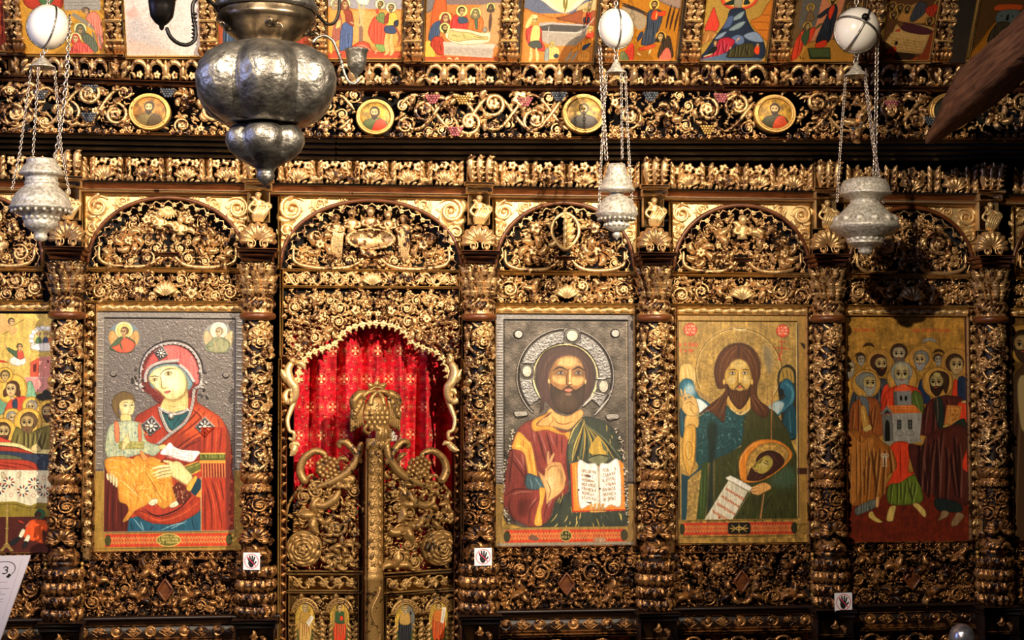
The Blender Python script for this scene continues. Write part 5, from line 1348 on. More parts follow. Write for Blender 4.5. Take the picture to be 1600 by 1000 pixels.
# face, veil, neck
p.f([450, 570, 470, 490, 570, 445, 690, 450, 760, 510, 800, 600, 770, 650, 740, 640, 600, 560, 500, 640], '63828c').l([480, 500, 570, 465, 680, 462, 740, 520], 8, '9ab0b4', .8)
p.f([545, 800, 590, 700, 740, 620, 765, 790, 700, 830, 600, 820], 'c9b070').l([600, 770, 690, 785, 750, 760], 7, '8a6c34', .7).l([640, 740, 720, 700, 745, 650], 16, '8a6c34', .6, blur=4).l([650, 790, 740, 775], 9, 'f0e4b4', .8)
p.f([452, 565, 485, 500, 565, 462, 655, 460, 720, 502, 752, 580, 745, 660, 705, 705, 640, 728, 590, 712, 540, 662, 490, 610], 'd8c486')
p.e(600, 545, 110, 70, 'f2e8bc', .8, blur=18).e(660, 610, 60, 50, 'f4ecc4', .7, blur=14).e(520, 610, 22, 40, 'f2e6b8', .7, blur=8)
p.l([455, 570, 490, 620, 545, 675, 595, 722, 650, 735, 710, 710, 748, 650], 14, '8c7038', .55, blur=4).l([735, 520, 758, 590, 745, 670, 690, 716], 20, '9a8044', .55, blur=7)
p.l([466, 548, 500, 540, 535, 548], 9, '6a5024').l([545, 530, 575, 495, 620, 482, 668, 482], 9, '6a5024').l([540, 535, 556, 590, 556, 625, 574, 638, 602, 626], 8, '7a5c2c').l([530, 545, 545, 610, 545, 630], 10, 'a88c50', .6, blur=3)
p.eye(500, 570, 24, -.12, '6a4c24', 'd8c890').eye(607, 522, 30, -.1, '6a4c24', 'd8c890')
p.f([575, 665, 600, 655, 628, 654, 618, 672, 596, 680], 'b4665a').l([572, 666, 600, 665, 632, 655], 5, '7a3428').l([590, 692, 612, 690], 6, '9a8048', .7)
# teal dress at the neck and silver trims
p.f([560, 825, 620, 835, 765, 800, 740, 880, 635, 965], '1d4c50').l([590, 850, 640, 940], 8, '4a8080', .6).l([720, 830, 650, 930], 8, '0c2c30', .8)
S = dict(m=1, tp=False)
p.l([392, 640, 388, 510, 425, 390, 525, 305, 660, 284, 775, 326, 850, 440, 864, 600, 815, 640], 24, 'a8a09c', h=3, **S)
p.l([380, 560, 384, 470, 430, 360, 530, 285, 660, 262, 780, 305, 862, 420, 880, 520], 8, '1a1614', .9, h=-1, **S)
p.l([430, 590, 432, 530, 470, 470, 560, 432, 692, 420], 26, 'b4aca6', h=3, **S).l([692, 452, 750, 500, 812, 590], 24, 'b8b0aa', h=3, **S)
p.l([540, 780, 556, 850, 600, 950, 632, 985], 26, 'a89f98', h=3, **S).l([812, 640, 795, 780, 745, 900, 640, 985, 560, 1050, 490, 1105], 26, 'a89f98', h=3, **S).l([552, 800, 620, 830, 690, 836, 770, 800], 24, 'b4aca6', h=3, **S)
for k in range(60):
    t = k / 60; x, y = np.interp(t, np.linspace(0, 1, 9), [392, 388, 425, 525, 660, 775, 850, 864, 815]), np.interp(t, np.linspace(0, 1, 9), [640, 510, 390, 305, 284, 326, 440, 600, 640]); p.e(x, y, 5, 5, ('e0dcd8', '4a4440')[k % 2], .8)
for (x, y, r, a) in ((550, 362, 60, .2), (478, 930, 82, .1), (897, 938, 82, 0)):
    q = []
    for k in range(4): q += [x + r * math.cos(a + k * PI / 2), y + r * math.sin(a + k * PI / 2)]
    p.f(q, '8a8480', sm=False, m=1, h=3.5).f([x + (v - x) * .84 if i % 2 == 0 else y + (v - y) * .84 for i, v in enumerate(q)], '3e3836', sm=False)
    for k in range(8): b = a + k * PI / 4; p.e(x + r * .42 * math.cos(b), y + r * .42 * math.sin(b), r * .22, r * .11, 'c4beb8', rot=b, h=5)
    p.e(x, y, r * .2, r * .2, 'ece2c4', h=7)
p.e(632, 850, 26, 32, '8a8078', m=1, h=4).e(632, 850, 14, 18, 'f0e8d4', h=6)
for k in range(26):
    a = p.rng.random(2); sd = k % 2
    x, y = (330 + a[0] * 90, 470 + a[1] * 190) if sd else (850 + a[0] * 70, 480 + a[1] * 230)
    p.e(x, y, 16, 9, ('5a5450', 'c0b8b2', '3a3430')[k % 3], .8, rot=k, h=3, m=1)
# the child
p.f([168, 745, 195, 690, 265, 658, 335, 688, 352, 745, 300, 760, 250, 770, 225, 810, 240, 880, 205, 850, 178, 800], '66502e', m=0, h=0)
p.f([225, 770, 250, 730, 330, 725, 348, 780, 335, 835, 300, 850, 265, 900, 250, 900, 240, 820], 'd2ba7c', m=0, h=0).e(295, 780, 34, 44, 'f0e2b0', .7, blur=10).f([245, 840, 310, 840, 325, 890, 290, 915, 240, 885], 'cdb474', m=0, h=0)
p.eye(275, 772, 17, 0, '4a3414').eye(326, 768, 14, 0, '4a3414').l([258, 752, 282, 744, 300, 752], 6, '5a4420').l([312, 750, 338, 744], 6, '5a4420').l([302, 760, 318, 795, 322, 800, 306, 806], 6, '8a6a34').l([296, 822, 318, 818], 7, 'a85848')
p.o(140, 670, 5)
p.r(120, 300, 330, 800, '54180f', m=0, h=0).ls([[150, 420, 140, 780], [190, 450, 185, 790], [250, 560, 260, 790], [300, 640, 290, 790]], 12, '300c08', .8).ls([[165, 430, 158, 780], [215, 500, 215, 790]], 7, '8c3420', .8)
p.f([124, 190, 128, 60, 160, -30, 250, -60, 350, -60, 410, -20, 440, 90, 540, 130, 560, 160, 500, 215, 420, 195, 300, 225, 180, 240], 'a3ad8e', m=0, h=0)
for k in range(120):
    x, y = 130 + p.rng.random() * 330, -50 + p.rng.random() * 270; a = p.rng.random() * 3; p.l([x, y, x + 22 * math.cos(a), y + 22 * math.sin(a)], 6, ('e8d488', '3e5c68', 'd8c890', '6a8088')[k % 4], .8)
p.f([190, -50, 225, -40, 232, 90, 200, 95], 'd0704a').f([375, -30, 400, -20, 405, 90, 380, 95], 'd0704a').r(225, 100, 425, 160, '8c8a4c').text(230, 104, 420, 156, 2, 'c8b868', 4)
p.f([395, 165, 425, 190, 460, 240, 430, 270, 400, 215], 'd88a48').f([540, 130, 590, 125, 600, 150, 550, 165], 'd8b878')
p.f([250, 150, 255, 95, 280, 60, 300, 35, 308, 75, 316, 105, 290, 130, 270, 165, 240, 165], 'd8bc82').ls([[270, 75, 262, 40, 272, 20], [290, 60, 300, 30]], 11, 'e0c890').l([255, 100, 280, 118], 5, '8a6a34')
p.f([125, 235, 250, 212, 330, 235, 380, 205, 430, 250, 470, 215, 560, 250, 640, 330, 650, 420, 690, 560, 695, 600, 620, 610, 570, 625, 500, 570, 430, 605, 360, 640, 300, 715, 262, 718, 305, 640, 290, 590, 232, 560, 215, 440, 135, 330], 'd98f34', m=0, h=0)
for k in range(110):
    x, y = 150 + p.rng.random() * 500, 240 + p.rng.random() * 340
    if 620 - (x - 150) * .05 < y or (x < 230 and y > 420) or (x > 560 and y < 330): continue
    a = .9 + p.rng.normal() * .7; r = 22 + p.rng.random() * 26; p.l([x - r * math.cos(a), y - r * math.sin(a), x + 8, y - 8, x + r * math.cos(a), y + r * math.sin(a)], 7, ('f6ce7c', 'ad6a1e', 'f0bc60')[k % 3], .7)
p.l([430, 330, 500, 440, 590, 600], 9, '9a5a18', .8).l([330, 420, 380, 520, 360, 620], 10, 'a86420', .7).l([250, 400, 400, 540], 8, 'f8dc98', .8)
p.f([462, 580, 490, 550, 528, 548, 532, 580, 490, 600], 'ddd4ae').f([625, 605, 650, 575, 694, 560, 696, 595, 650, 618], 'ddd4ae').ls([[480, 575, 486, 592], [495, 570, 501, 588], [510, 566, 516, 584], [645, 598, 651, 610], [660, 590, 668, 604]], 4, '7a6a40')
p.f([560, 250, 870, 60, 870, 200, 850, 260, 740, 310, 700, 280, 620, 260], '83291a').ls([[580, 240, 720, 120, 860, 30], [650, 230, 760, 140, 866, 90], [740, 280, 800, 220, 868, 170]], 12, '4a120c', .8).l([600, 235, 740, 130, 866, 50], 7, 'c06040', .7)
p.f([730, 310, 850, 265, 895, 305, 790, 365], '5c5c24').ls([[728, 300, 850, 258], [775, 370, 895, 312]], 11, 'dc9a40').text(745, 310, 860, 330, 1, 'b0a850', 4, -.35)
p.r(868, -10, 1062, 800, 'a6341a').ls([[900, 0, 890, 190], [960, -10, 950, 190], [1030, 0, 1010, 190], [900, 400, 950, 600, 960, 790], [950, 400, 1000, 560, 1040, 780], [1020, 400, 1050, 560], [900, 500, 905, 790]], 13, '5a160c', .8).ls([[925, 0, 918, 180], [990, 10, 985, 190], [925, 410, 975, 590, 990, 790], [985, 410, 1030, 560]], 7, 'd4643a', .7)
p.r(858, 200, 1060, 250, '50541e').r(858, 192, 1060, 202, 'd8b050').r(856, 250, 1062, 272, 'dc9238').text(866, 206, 1052, 246, 1, '9aa048', 5)
for k in range(17): p.l([880 + k * 11, 275, 884 + k * 11, 385], 7, ('c88a50', '4a1c10')[k % 2], .9, tp=False)
p.f([660, 450, 700, 420, 790, 500, 770, 560, 700, 590, 650, 470], '5c2014')
for k in range(40): x, y = 665 + p.rng.random() * 110, 440 + p.rng.random() * 130; p.l([x, y, x + 4, y + 18], 6, ('dcb080', '3a0e08')[k % 2], .8)
p.f([300, 800, 312, 700, 380, 680, 500, 740, 700, 735, 872, 620, 872, 800], '1d5166', sm=False).ls([[350, 700, 420, 790], [400, 720, 430, 795], [560, 790, 680, 745, 750, 740], [640, 780, 760, 720]], 10, '9cc0c4', .65).ls([[330, 720, 340, 795], [500, 760, 470, 795], [800, 700, 820, 795]], 12, '0c2c3c', .8)
p.f([350, 650, 420, 640, 560, 690, 700, 640, 800, 560, 872, 500, 872, 635, 700, 735, 560, 745, 430, 712], '98301a').l([400, 650, 550, 715, 720, 670, 860, 570], 14, 'd05c30', .6).l([430, 630, 540, 680, 700, 625, 800, 520], 12, '2e0a08')
p.l([871, 380, 874, 800], 7, 'b0a070', tp=False)
p.f([600, 300, 640, 262, 700, 258, 760, 320, 805, 380, 770, 445, 700, 410, 640, 370], 'd8c688').l([640, 372, 710, 418, 770, 446], 12, '8c7a3c', .6, blur=4)
p.ls([[650, 290, 570, 295, 485, 312], [650, 312, 570, 325, 490, 350], [655, 335, 580, 348, 498, 370], [660, 358, 590, 370, 525, 386], [660, 275, 620, 262, 575, 252]], 24, 'd8c688').ls([[640, 302, 570, 308, 500, 322], [645, 324, 570, 336, 505, 358], [650, 347, 580, 359, 520, 376]], 6, '7a6428').ls([[640, 290, 570, 290, 500, 308], [650, 308, 570, 320, 510, 342]], 6, 'f4ecc0', .8)
p.f([755, 460, 815, 375, 842, 388, 790, 490], 'e09a3c').f([788, 492, 845, 385, 872, 405, 872, 470, 825, 528], '0e3444', sm=False).f([830, 530, 872, 468, 872, 540], 'e09a3c', sm=False)
p.f([548, 195, 600, 130, 622, 108, 640, 118, 660, 140, 720, 165, 856, 178, 840, 220, 800, 262, 720, 250, 620, 215], 'efe2da').text(600, 150, 800, 235, 4, 'd89a90', 3, .2)
p.ls([[140, 345, 150, 400], [165, 345, 170, 420], [190, 355, 192, 440], [212, 375, 212, 455]], 20, 'dccf9c').ls([[152, 350, 160, 410], [178, 350, 182, 430], [202, 365, 203, 450]], 5, '7a6428')
# border and red strip
p.r(45, 330, 118, 1000, '9c7b36', m=0, h=1).r(45, 800, 1220, 1000, '9c7b36', m=0, h=1).r(1132, 330, 1220, 1000, '8c6c30', m=0, h=1).grain(.12, 4, True)
redstrip(p, 130, 818, 1110, 918); p.e(622, 868, 92, 48, '5f5a22').text(545, 835, 700, 902, 3, 'c8b060', 5); p.e(152, 868, 24, 44, '3c3c1a').e(1095, 868, 24, 44, '3c3c1a').ring(622, 868, 92, 48, 8, 'c8a450').ls([[45, 930, 1215, 926], [120, 806, 1130, 804]], 8, '5c4418')
p.brush(.10).grain(.10, 1.2); p.emboss(.6, 1.2)
p.build('painting', f, T, M['paint'], M['silverp'], 'silver_cover', .5, 'painted figures', 'embossed silver sheet')

# --- man with an open book
T, f = icon_root(3, 'icon of a bearded man holding an open book, with a silver haloed ground')
p = Paint(774, 490, 991, 852, 1.4, '585048', 12); p.m[:] = 1; p.o(765, 480, 5)
for q in range(1500):
    x, y = p.rng.random() * 1090 + 45, p.rng.random() * 1400 + 50; a = p.rng.random() * 6.3
    p.l([x, y, x + 9 * math.cos(a), y + 9 * math.sin(a)], 4, ('8a8276', '4e4840')[q % 2], .5, h=(.6, -.4)[q % 2])
p.grain(.25, 14)
p.r(45, 50, 108, 1370, '7e7a78', .8, h=2.5).r(45, 50, 1135, 100, '7e7a78', .8, h=2.5).r(1078, 60, 1135, 1370, '5a5452', .8, h=2.5)
for y in range(130, 1360, 22): p.l([52, y, 102, y], 6, 'a8a4a0', .5, h=3.2)
p.l([112, 104, 1078, 106], 12, '0e0c0a', .9, tp=False, h=-1).l([114, 104, 114, 1360], 8, '2a2622', .8, tp=False).l([1070, 110, 1072, 1360], 7, 'a08c60', .6, tp=False)
for x, y in ((222, 215), (978, 205)): p.e(x, y, 40, 38, '2e2a28', .8).e(x, y, 34, 32, '96908a', h=7)
cx, cy = 588, 545
p.ring(cx, cy, 378, 378, 10, 'aaa49c', a0=2.3, a1=7.2, h=4).ring(cx, cy, 366, 366, 8, '221e1c', a0=2.3, a1=7.2)
p.ring(cx, cy, 305, 305, 104, '86827f', a0=2.45, a1=7.0, h=4).ring(cx, cy, 250, 252, 16, 'c4b68c', a0=2.3, a1=7.2, h=2).ring(cx, cy, 262, 264, 6, '1e1a18', a0=2.5, a1=6.9)
for q in range(500):
    a = 2.45 + p.rng.random() * 4.55; r = 262 + p.rng.random() * 90; p.e(cx + r * math.cos(a), cy + r * math.sin(a), 8, 4, ('b4b0ac', '5e5a58')[q % 2], .6, rot=q, h=(5, 3.4)[q % 2])
for (x, y, w, h, rot) in ((640, 225, 66, 62, 0), (288, 505, 54, 62, 1.4), (885, 622, 54, 66, 1.5)):
    p.f([x - w, y - h, x + w, y - h, x + w, y + h, x - w, y + h], '6a645e', sm=False, h=2).ring(x, y, w * .95, h * .95, 7, '2a2624')
    p.e(x, y, w * .72, h * .74, 'a09a8c', h=6).e(x - 8, y - 10, w * .4, h * .4, 'c4bca8', .7, blur=8)
p.l([905, 560, 820, 560], 14, 'b8b0a8', h=6).l([805, 665, 900, 690], 14, 'b8b0a8', h=6).l([720, 780, 820, 680], 26, 'aca49c', h=5).l([810, 850, 920, 720], 12, 'c0b8b0', h=5)
for x, y in ((240, 838), (955, 862)): p.f([x - 50, y - 20, x + 40, y - 24, x + 50, y + 10, x - 30, y + 26], '8a847c', h=4).l([x - 40, y + 16, x + 44, y + 14], 8, '1e1a18')
p.f([360, 560, 372, 440, 430, 350, 520, 308, 610, 302, 700, 325, 780, 400, 820, 510, 812, 620, 780, 700, 720, 760, 640, 820, 520, 820, 430, 740, 420, 800, 385, 830, 400, 730, 375, 660], '46302a', m=0, h=0)
p.ls([[400, 600, 400, 470, 470, 370, 600, 340], [440, 620, 440, 480, 520, 390], [780, 600, 770, 470, 700, 370], [740, 640, 745, 520, 700, 420], [390, 760, 430, 690]], 8, '3a221a', .7).ls([[420, 560, 440, 440, 520, 360], [760, 560, 750, 460, 690, 380]], 5, '7c584a', .6)
p.f([470, 790, 520, 830, 610, 850, 700, 800, 730, 840, 650, 930, 600, 960, 480, 935, 350, 945, 420, 860], 'cf9656', m=0, h=0).l([500, 860, 520, 900, 580, 915, 660, 890], 8, '6a4018', .8).l([480, 840, 490, 890, 450, 930], 7, '6a4018', .7)
p.f([452, 560, 478, 470, 520, 410, 580, 382, 650, 382, 710, 420, 742, 500, 748, 600, 730, 700, 680, 790, 600, 835, 520, 795, 478, 700], '8c6238')
p.e(610, 430, 84, 40, 'deae70', .9, blur=12).f([488, 540, 530, 530, 585, 545, 590, 600, 540, 600, 500, 580], 'd8a868', blur=6).f([640, 550, 700, 540, 735, 555, 720, 590, 680, 615, 640, 600], 'd8a868', blur=6).f([455, 560, 468, 570, 466, 600, 450, 590], 'e0b070').f([738, 570, 752, 565, 750, 600, 738, 605], 'e0b070')
p.f([468, 600, 500, 620, 560, 650, 610, 632, 660, 650, 720, 615, 742, 600, 730, 720, 690, 795, 605, 840, 525, 800, 482, 730], '3a2a20').e(600, 740, 90, 60, '5c4836', .6, blur=20)
p.ls([[490, 500, 545, 470, 605, 495], [640, 495, 690, 470, 742, 500]], 14, '2e2018').ls([[520, 452, 550, 440, 600, 455], [650, 452, 690, 445, 720, 455]], 5, 'f0c890', .8)
p.eye(552, 515, 32, .05, '2a1c18', 'b4a08c').eye(690, 517, 32, -.03, '2a1c18', 'b4a08c').e(545, 525, 50, 30, '5a4030', .35, blur=10).e(695, 525, 46, 30, '5a4030', .35, blur=10)
p.l([612, 480, 600, 540, 596, 590, 604, 606], 12, '5c3a1c', .9).l([626, 490, 622, 590], 13, 'f0c484', .9).e(622, 594, 14, 9, 'f0c888').l([596, 606, 616, 612, 640, 602], 7, '3a2214').l([562, 652, 590, 632, 612, 622, 636, 632, 662, 650], 12, '2e1e16').f([578, 650, 608, 636, 645, 650, 614, 664], 'd87a62').l([580, 655, 612, 668, 646, 654], 6, '6a2a22').e(612, 682, 26, 10, '9a7a5a', .8)
# robes
p.o(765, 670, 5)
p.f([200, 40, 250, -30, 330, -70, 440, -90, 480, -130, 350, -20, 480, 0, 610, 20, 640, 10, 620, 150, 600, 260, 610, 480, 510, 560, 470, 690, 390, 765, 260, 742, 150, 660, 104, 560, 125, 310, 165, 130], '7c3129', m=0, h=0)
p.f([330, -20, 470, -10, 600, 20, 640, 10, 600, 170, 585, 280, 520, 300, 400, 330, 340, 120], '8c3a30')
p.ls([[360, 10, 400, 140, 430, 260], [440, 30, 470, 150, 500, 260], [520, 40, 520, 150], [560, 60, 560, 200], [160, 220, 240, 330, 280, 400], [180, 170, 160, 330, 150, 440], [120, 520, 200, 470, 330, 470], [200, 740, 150, 620, 160, 520], [300, 740, 320, 620, 380, 540], [420, 700, 440, 600, 480, 540], [260, 470, 280, 330, 250, 200]], 14, '4a1612', .75)
p.ls([[385, 10, 430, 150, 450, 240], [465, 30, 500, 140], [190, 200, 270, 320], [250, 190, 268, 290], [300, 620, 360, 540], [170, 510, 240, 490, 330, 490], [450, 610, 480, 560], [340, 20, 350, 100]], 12, 'b4746a', .75)
p.f([230, 560, 300, 540, 330, 600, 280, 690, 220, 660], '5c1e18', .7, blur=14)
p.f([222, 20, 300, 90, 330, 130, 372, 370, 340, 372, 295, 345, 262, 190, 175, 155, 180, 110], 'd99338').ls([[230, 60, 320, 140, 350, 360], [200, 130, 270, 160, 310, 340]], 7, 'f6cc78', .8).ls([[260, 80, 260, 150], [300, 150, 330, 330]], 7, 'a05c18', .8)
p.f([330, -60, 420, -110, 470, -130, 440, -100, 360, -30, 480, -20, 560, 30, 620, 20, 640, 40, 620, 130, 590, 60, 520, 40, 440, 10, 340, 20], 'd99338', m=0, h=0)
p.f([288, 350, 380, 375, 440, 420, 450, 465, 290, 466], '3a525a').ls([[310, 370, 330, 460], [350, 380, 400, 460]], 8, '8ab0b4', .6)
p.f([385, 460, 432, 470, 420, 560, 402, 640, 405, 752, 345, 740, 362, 640, 385, 550], 'd99338').l([400, 480, 385, 640, 375, 740], 7, 'f4c870', .7)
p.f([372, 330, 420, 365, 430, 320, 470, 275, 540, 275, 572, 330, 585, 440, 545, 505, 470, 560, 440, 590, 430, 480], 'd39d62').e(470, 420, 36, 60, 'eec08c', .7, blur=12).l([520, 300, 560, 360, 560, 460], 34, '7c5a2c', .55, blur=10).l([440, 400, 470, 480, 450, 560], 8, '7a4a20')
p.ls([[455, 175, 452, 230, 456, 290], [500, 190, 478, 235, 462, 280]], 22, 'ddaa70').ls([[430, 320, 470, 275, 540, 272, 566, 305], [560, 290, 580, 380, 580, 420]], 18, 'c89458').ls([[445, 330, 480, 295, 540, 290]], 7, '6a441c')
p.f([600, 130, 650, 0, 730, -90, 860, -70, 950, -10, 1010, 100, 1035, 270, 1040, 480, 1040, 765, 260, 765, 400, 752, 480, 680, 520, 560, 620, 480, 600, 300], '33392e', m=0, h=0)
for k in range(130):
    x, y = 520 + p.rng.random() * 510, -40 + p.rng.random() * 800
    if y > 640 and x < 480 or (y < 450 and x < 640) or (y < 0 and x < 690): continue
    a = 1.9 - (x - 640) / 400 * .9 + p.rng.normal() * .25; r = 25 + p.rng.random() * 55
    p.l([x, y, x + r * .5 * math.cos(a) + 4, y + r * .5 * math.sin(a), x + r * math.cos(a), y + r * math.sin(a)], 7, ('c8a648', '14160f', 'e0c468', '55604e')[k % 4], .85)
for k in range(15):
    a = k / 14; x1_, y1_ = 640 + a * 380, 255 - a * 20; p.l([735 - 20 * a, -80 + a * 30, 700 + a * 190, 60 + a * 20, x1_, y1_], 13, ('c49c3c', '1a1c14', '6a7050')[k % 3], .8)
p.f([620, 40, 650, 0, 700, -30, 640, 260, 612, 240], '5a6048', .7).l([610, 120, 650, 10, 720, -80], 8, 'd8b85c').l([740, -60, 660, 130, 640, 250], 8, 'd8b85c').f([770, 180, 810, 90, 850, 60, 880, 150, 910, 200, 840, 210], 'c8a040', .9)
p.f([760, 240, 850, 200, 930, 230, 850, 290], '6a6a4c').l([765, 235, 850, 205, 925, 225], 8, '12140e')
# book
p.f([628, 272, 690, 258, 850, 292, 1012, 250, 1042, 278, 1055, 640, 645, 652], 'd8822c', sm=False).ls([[630, 275, 646, 650], [646, 646, 1055, 636]], 12, 'b83a20', tp=False).ls([[665, 280, 680, 615]], 10, 'f0a850')
p.f([684, 264, 760, 272, 842, 300, 852, 606, 770, 600, 694, 604], 'e6ddd0').f([850, 298, 920, 272, 1006, 254, 1022, 592, 940, 598, 858, 610], 'eae2d6').l([846, 298, 855, 606], 10, 'a8987c', tp=False).r(840, 300, 850, 600, 'c8bca4', .5, blur=6)
p.text(714, 318, 826, 560, 7, '8a6a4c', 5, .16, seed=8).text(878, 316, 984, 585, 7, '8a6a4c', 5, -.16, seed=9)
p.e(766, 370, 22, 9, '5a4030', .9, rot=.3).e(690, 478, 8, 8, '4a3424').e(856, 470, 8, 8, '4a3424').l([750, 572, 780, 580, 790, 572], 10, '3a2a1c')
p.ls([[790, 640, 786, 600, 796, 585], [820, 642, 818, 598, 828, 584], [848, 642, 848, 598, 856, 582], [876, 642, 878, 600, 880, 584]], 22, 'cf9a58').f([780, 640, 885, 636, 900, 652, 790, 656], 'c08a4a')
# border
p.r(95, 765, 1075, 900, '97763a', m=0, h=0).r(42, 430, 108, 910, '8f7038', m=0, h=1).r(1075, 440, 1140, 910, '8a6c3a', m=0, h=1).f([100, 640, 130, 720, 260, 765, 100, 770], '9c7c3c')
p.grain(.25, 9, True)
redstrip(p, 120, 785, 1050, 882); p.e(590, 832, 46, 44, '2c2c16').ring(590, 832, 44, 42, 7, 'c8a450').text(560, 805, 622, 862, 2, 'c0a858', 5); p.e(135, 835, 26, 44, '2c2c16').e(1045, 832, 28, 44, '3a3420')
p.f([300, 850, 330, 820, 380, 850, 360, 872], '5a4638', .8).f([800, 870, 850, 850, 910, 870, 860, 884], 'a89a80', .8)
p.r(60, 885, 1120, 910, '8c8478', .9)
for k in range(140):
    t = p.rng.random(); sd = k % 2; y = t * 740
    x = (np.interp(y, [0, 130, 300, 560, 740], [190, 150, 112, 92, 150]) if sd else np.interp(y, [-40, 150, 400, 740], [985, 1030, 1062, 1070])) + p.rng.normal() * 9
    p.e(x, y, 9, 6, ('b8ac98', '5a5248', 'cfc4b0')[k % 3], .85, rot=k, m=1, h=2)
p.brush(.10).grain(.10, 1.2); p.emboss(.35, 1.4)
p.build('painting', f, T, M['paint'], M['silverp'], 'silver_cover', .5, 'painted figure', 'embossed silver ground and halo')

# --- winged man with scroll and dish
T, f = icon_root(4, 'icon of a winged bearded man with a scroll, on gold ground')
p = Paint(1058, 490, 1261, 848, 1.4, 'ab8844', 13); p.o(1045, 480, 5)
p.grain(.13, 14).grain(.10, 3)
cx, cy = 545, 500
for k in range(420):
    a = p.rng.random() * 6.3; r = 195 + p.rng.random() * 130; p.l([cx + r * math.cos(a), cy + r * math.sin(a), cx + (r + 12) * math.cos(a + .05), cy + (r + 12) * math.sin(a + .05)], 5, ('7a5c28', 'd8bc78')[k % 2], .6)
p.ring(cx, cy, 335, 335, 6, '6a4e20', .7, a0=2.7, a1=6.9, h=1).ring(cx, cy, 326, 326, 5, 'e4cc8c', .8, a0=2.7, a1=6.9).l([500, 165, 560, 180, 610, 170], 12, 'e8d8a8', .8)
p.f([740, 300, 790, 320, 820, 420, 790, 530, 750, 440], '7a7468', .6, blur=12)
for x, y in ((170, 178), (893, 185)):
    p.e(x, y, 53, 52, 'd4482a').text(x - 36, y - 34, x + 38, y + 36, 3, 'f0c8a0', 5)
p.text(86, 282, 228, 322, 1, 'd4482a', 7).text(92, 330, 190, 368, 1, 'd4482a', 7)
p.ls([[850, 272, 918, 270], [810, 314, 945, 328], [882, 240, 884, 340, 858, 400], [862, 350, 872, 420], [850, 410, 890, 415]], 8, 'c03a24')
for m in (0, 1):
    pass
p.f([88, 470, 150, 438, 205, 480, 215, 560, 200, 620, 88, 620], 'c6a25a').ls([[110, 470, 120, 570], [140, 455, 155, 570], [170, 465, 190, 580], [195, 500, 205, 590]], 6, 'f0e0b0', .8)
p.f([85, 600, 130, 558, 185, 575, 205, 630, 240, 700, 320, 760, 300, 830, 200, 800, 140, 720, 90, 690], '2a6478').e(165, 650, 40, 50, 'c8dce0', .8, blur=14).f([210, 720, 260, 730, 310, 790, 240, 830], 'd0dcd8').l([200, 640, 300, 720, 350, 720], 30, '9a7a4c', .9)
p.f([85, 800, 140, 810, 150, 860, 130, 1000, 88, 1000], '173a48').ls([[100, 820, 110, 990], [125, 850, 120, 990]], 6, '4a8494', .7)
p.f([848, 600, 860, 500, 930, 448, 990, 500, 1000, 640, 1000, 1010, 900, 1010, 870, 800], '2a2618').f([862, 590, 880, 490, 930, 470, 975, 510, 978, 600, 920, 560], 'a08038').ls([[890, 500, 900, 570], [920, 485, 930, 560], [950, 495, 960, 580]], 6, '4a3814')
p.f([870, 600, 920, 560, 970, 600, 985, 700, 950, 790, 880, 830, 840, 860, 780, 790, 830, 740, 890, 720, 905, 690, 870, 650], '1f566a').l([900, 590, 960, 640, 960, 730, 900, 800], 18, '5c9aa4', .7, blur=5).f([780, 780, 850, 735, 900, 760, 860, 830, 800, 850], 'bccac4', .9, blur=4).e(878, 668, 20, 30, '10181a')
p.f([900, 830, 980, 770, 1000, 1010, 890, 1010], '18404c').l([940, 800, 950, 1000], 10, '4a848c', .7)
# robe
p.f([205, 1010, 215, 900, 260, 840, 360, 790, 470, 770, 640, 770, 760, 790, 850, 850, 910, 960, 925, 1010], '1f4446')
p.f([610, 800, 700, 790, 800, 800, 870, 880, 915, 1010, 590, 1010], '3b3a18')
p.f([455, 690, 630, 690, 640, 790, 560, 850, 470, 790], 'c49a4c').l([480, 790, 555, 840, 630, 795], 10, 'f0d8a0').ls([[520, 760, 555, 800, 600, 760]], 7, '7a5420')
p.f([440, 640, 385, 640, 360, 570, 356, 470, 395, 365, 465, 300, 550, 282, 640, 310, 700, 395, 716, 520, 690, 620, 700, 720, 780, 790, 760, 860, 710, 860, 640, 790, 620, 690, 470, 690, 445, 800, 430, 905, 370, 860, 310, 820, 230, 842, 320, 760, 400, 700], '573016')
for k in range(46):
    a = PI + (k + .5) / 46 * PI; p.l([545 + 165 * math.cos(a), 480 + 185 * math.sin(a), 545 + 186 * math.cos(a + .03), 480 + 204 * math.sin(a + .03)], 8, '4a2812')
p.ls([[545, 300, 470, 340, 410, 440, 395, 580], [545, 310, 480, 380, 440, 480], [560, 300, 630, 350, 680, 450, 690, 580], [560, 320, 620, 390, 655, 480], [420, 680, 350, 780, 250, 838], [450, 720, 400, 850], [640, 700, 700, 820], [650, 680, 760, 830]], 7, '8a5a30', .8).ls([[545, 290, 545, 400], [400, 700, 330, 790], [440, 700, 380, 830], [660, 720, 740, 840]], 7, '30180a')
p.f([434, 580, 440, 505, 490, 435, 550, 405, 612, 440, 642, 510, 645, 580, 610, 650, 550, 668, 490, 650, 455, 610], 'bb9442').e(545, 450, 60, 34, 'e2c47c', .8, blur=12).e(490, 570, 30, 34, 'e4c884', .8, blur=8).e(600, 570, 30, 34, 'e4c884', .8, blur=8).e(430, 585, 12, 24, 'c8a050').e(648, 585, 12, 24, 'c8a050')
p.f([452, 600, 490, 650, 550, 640, 612, 650, 640, 600, 630, 700, 590, 770, 545, 800, 500, 760, 468, 700], '46250f')
for k in range(22): x = 470 + k * 7.4; p.l([x, 640, 545 + (x - 545) * .8, 700, 545 + (x - 545) * .62, 730 + 70 * (1 - abs(x - 548) / 90)], 6, ('7a4a20', '2e1608')[k % 2], .9)
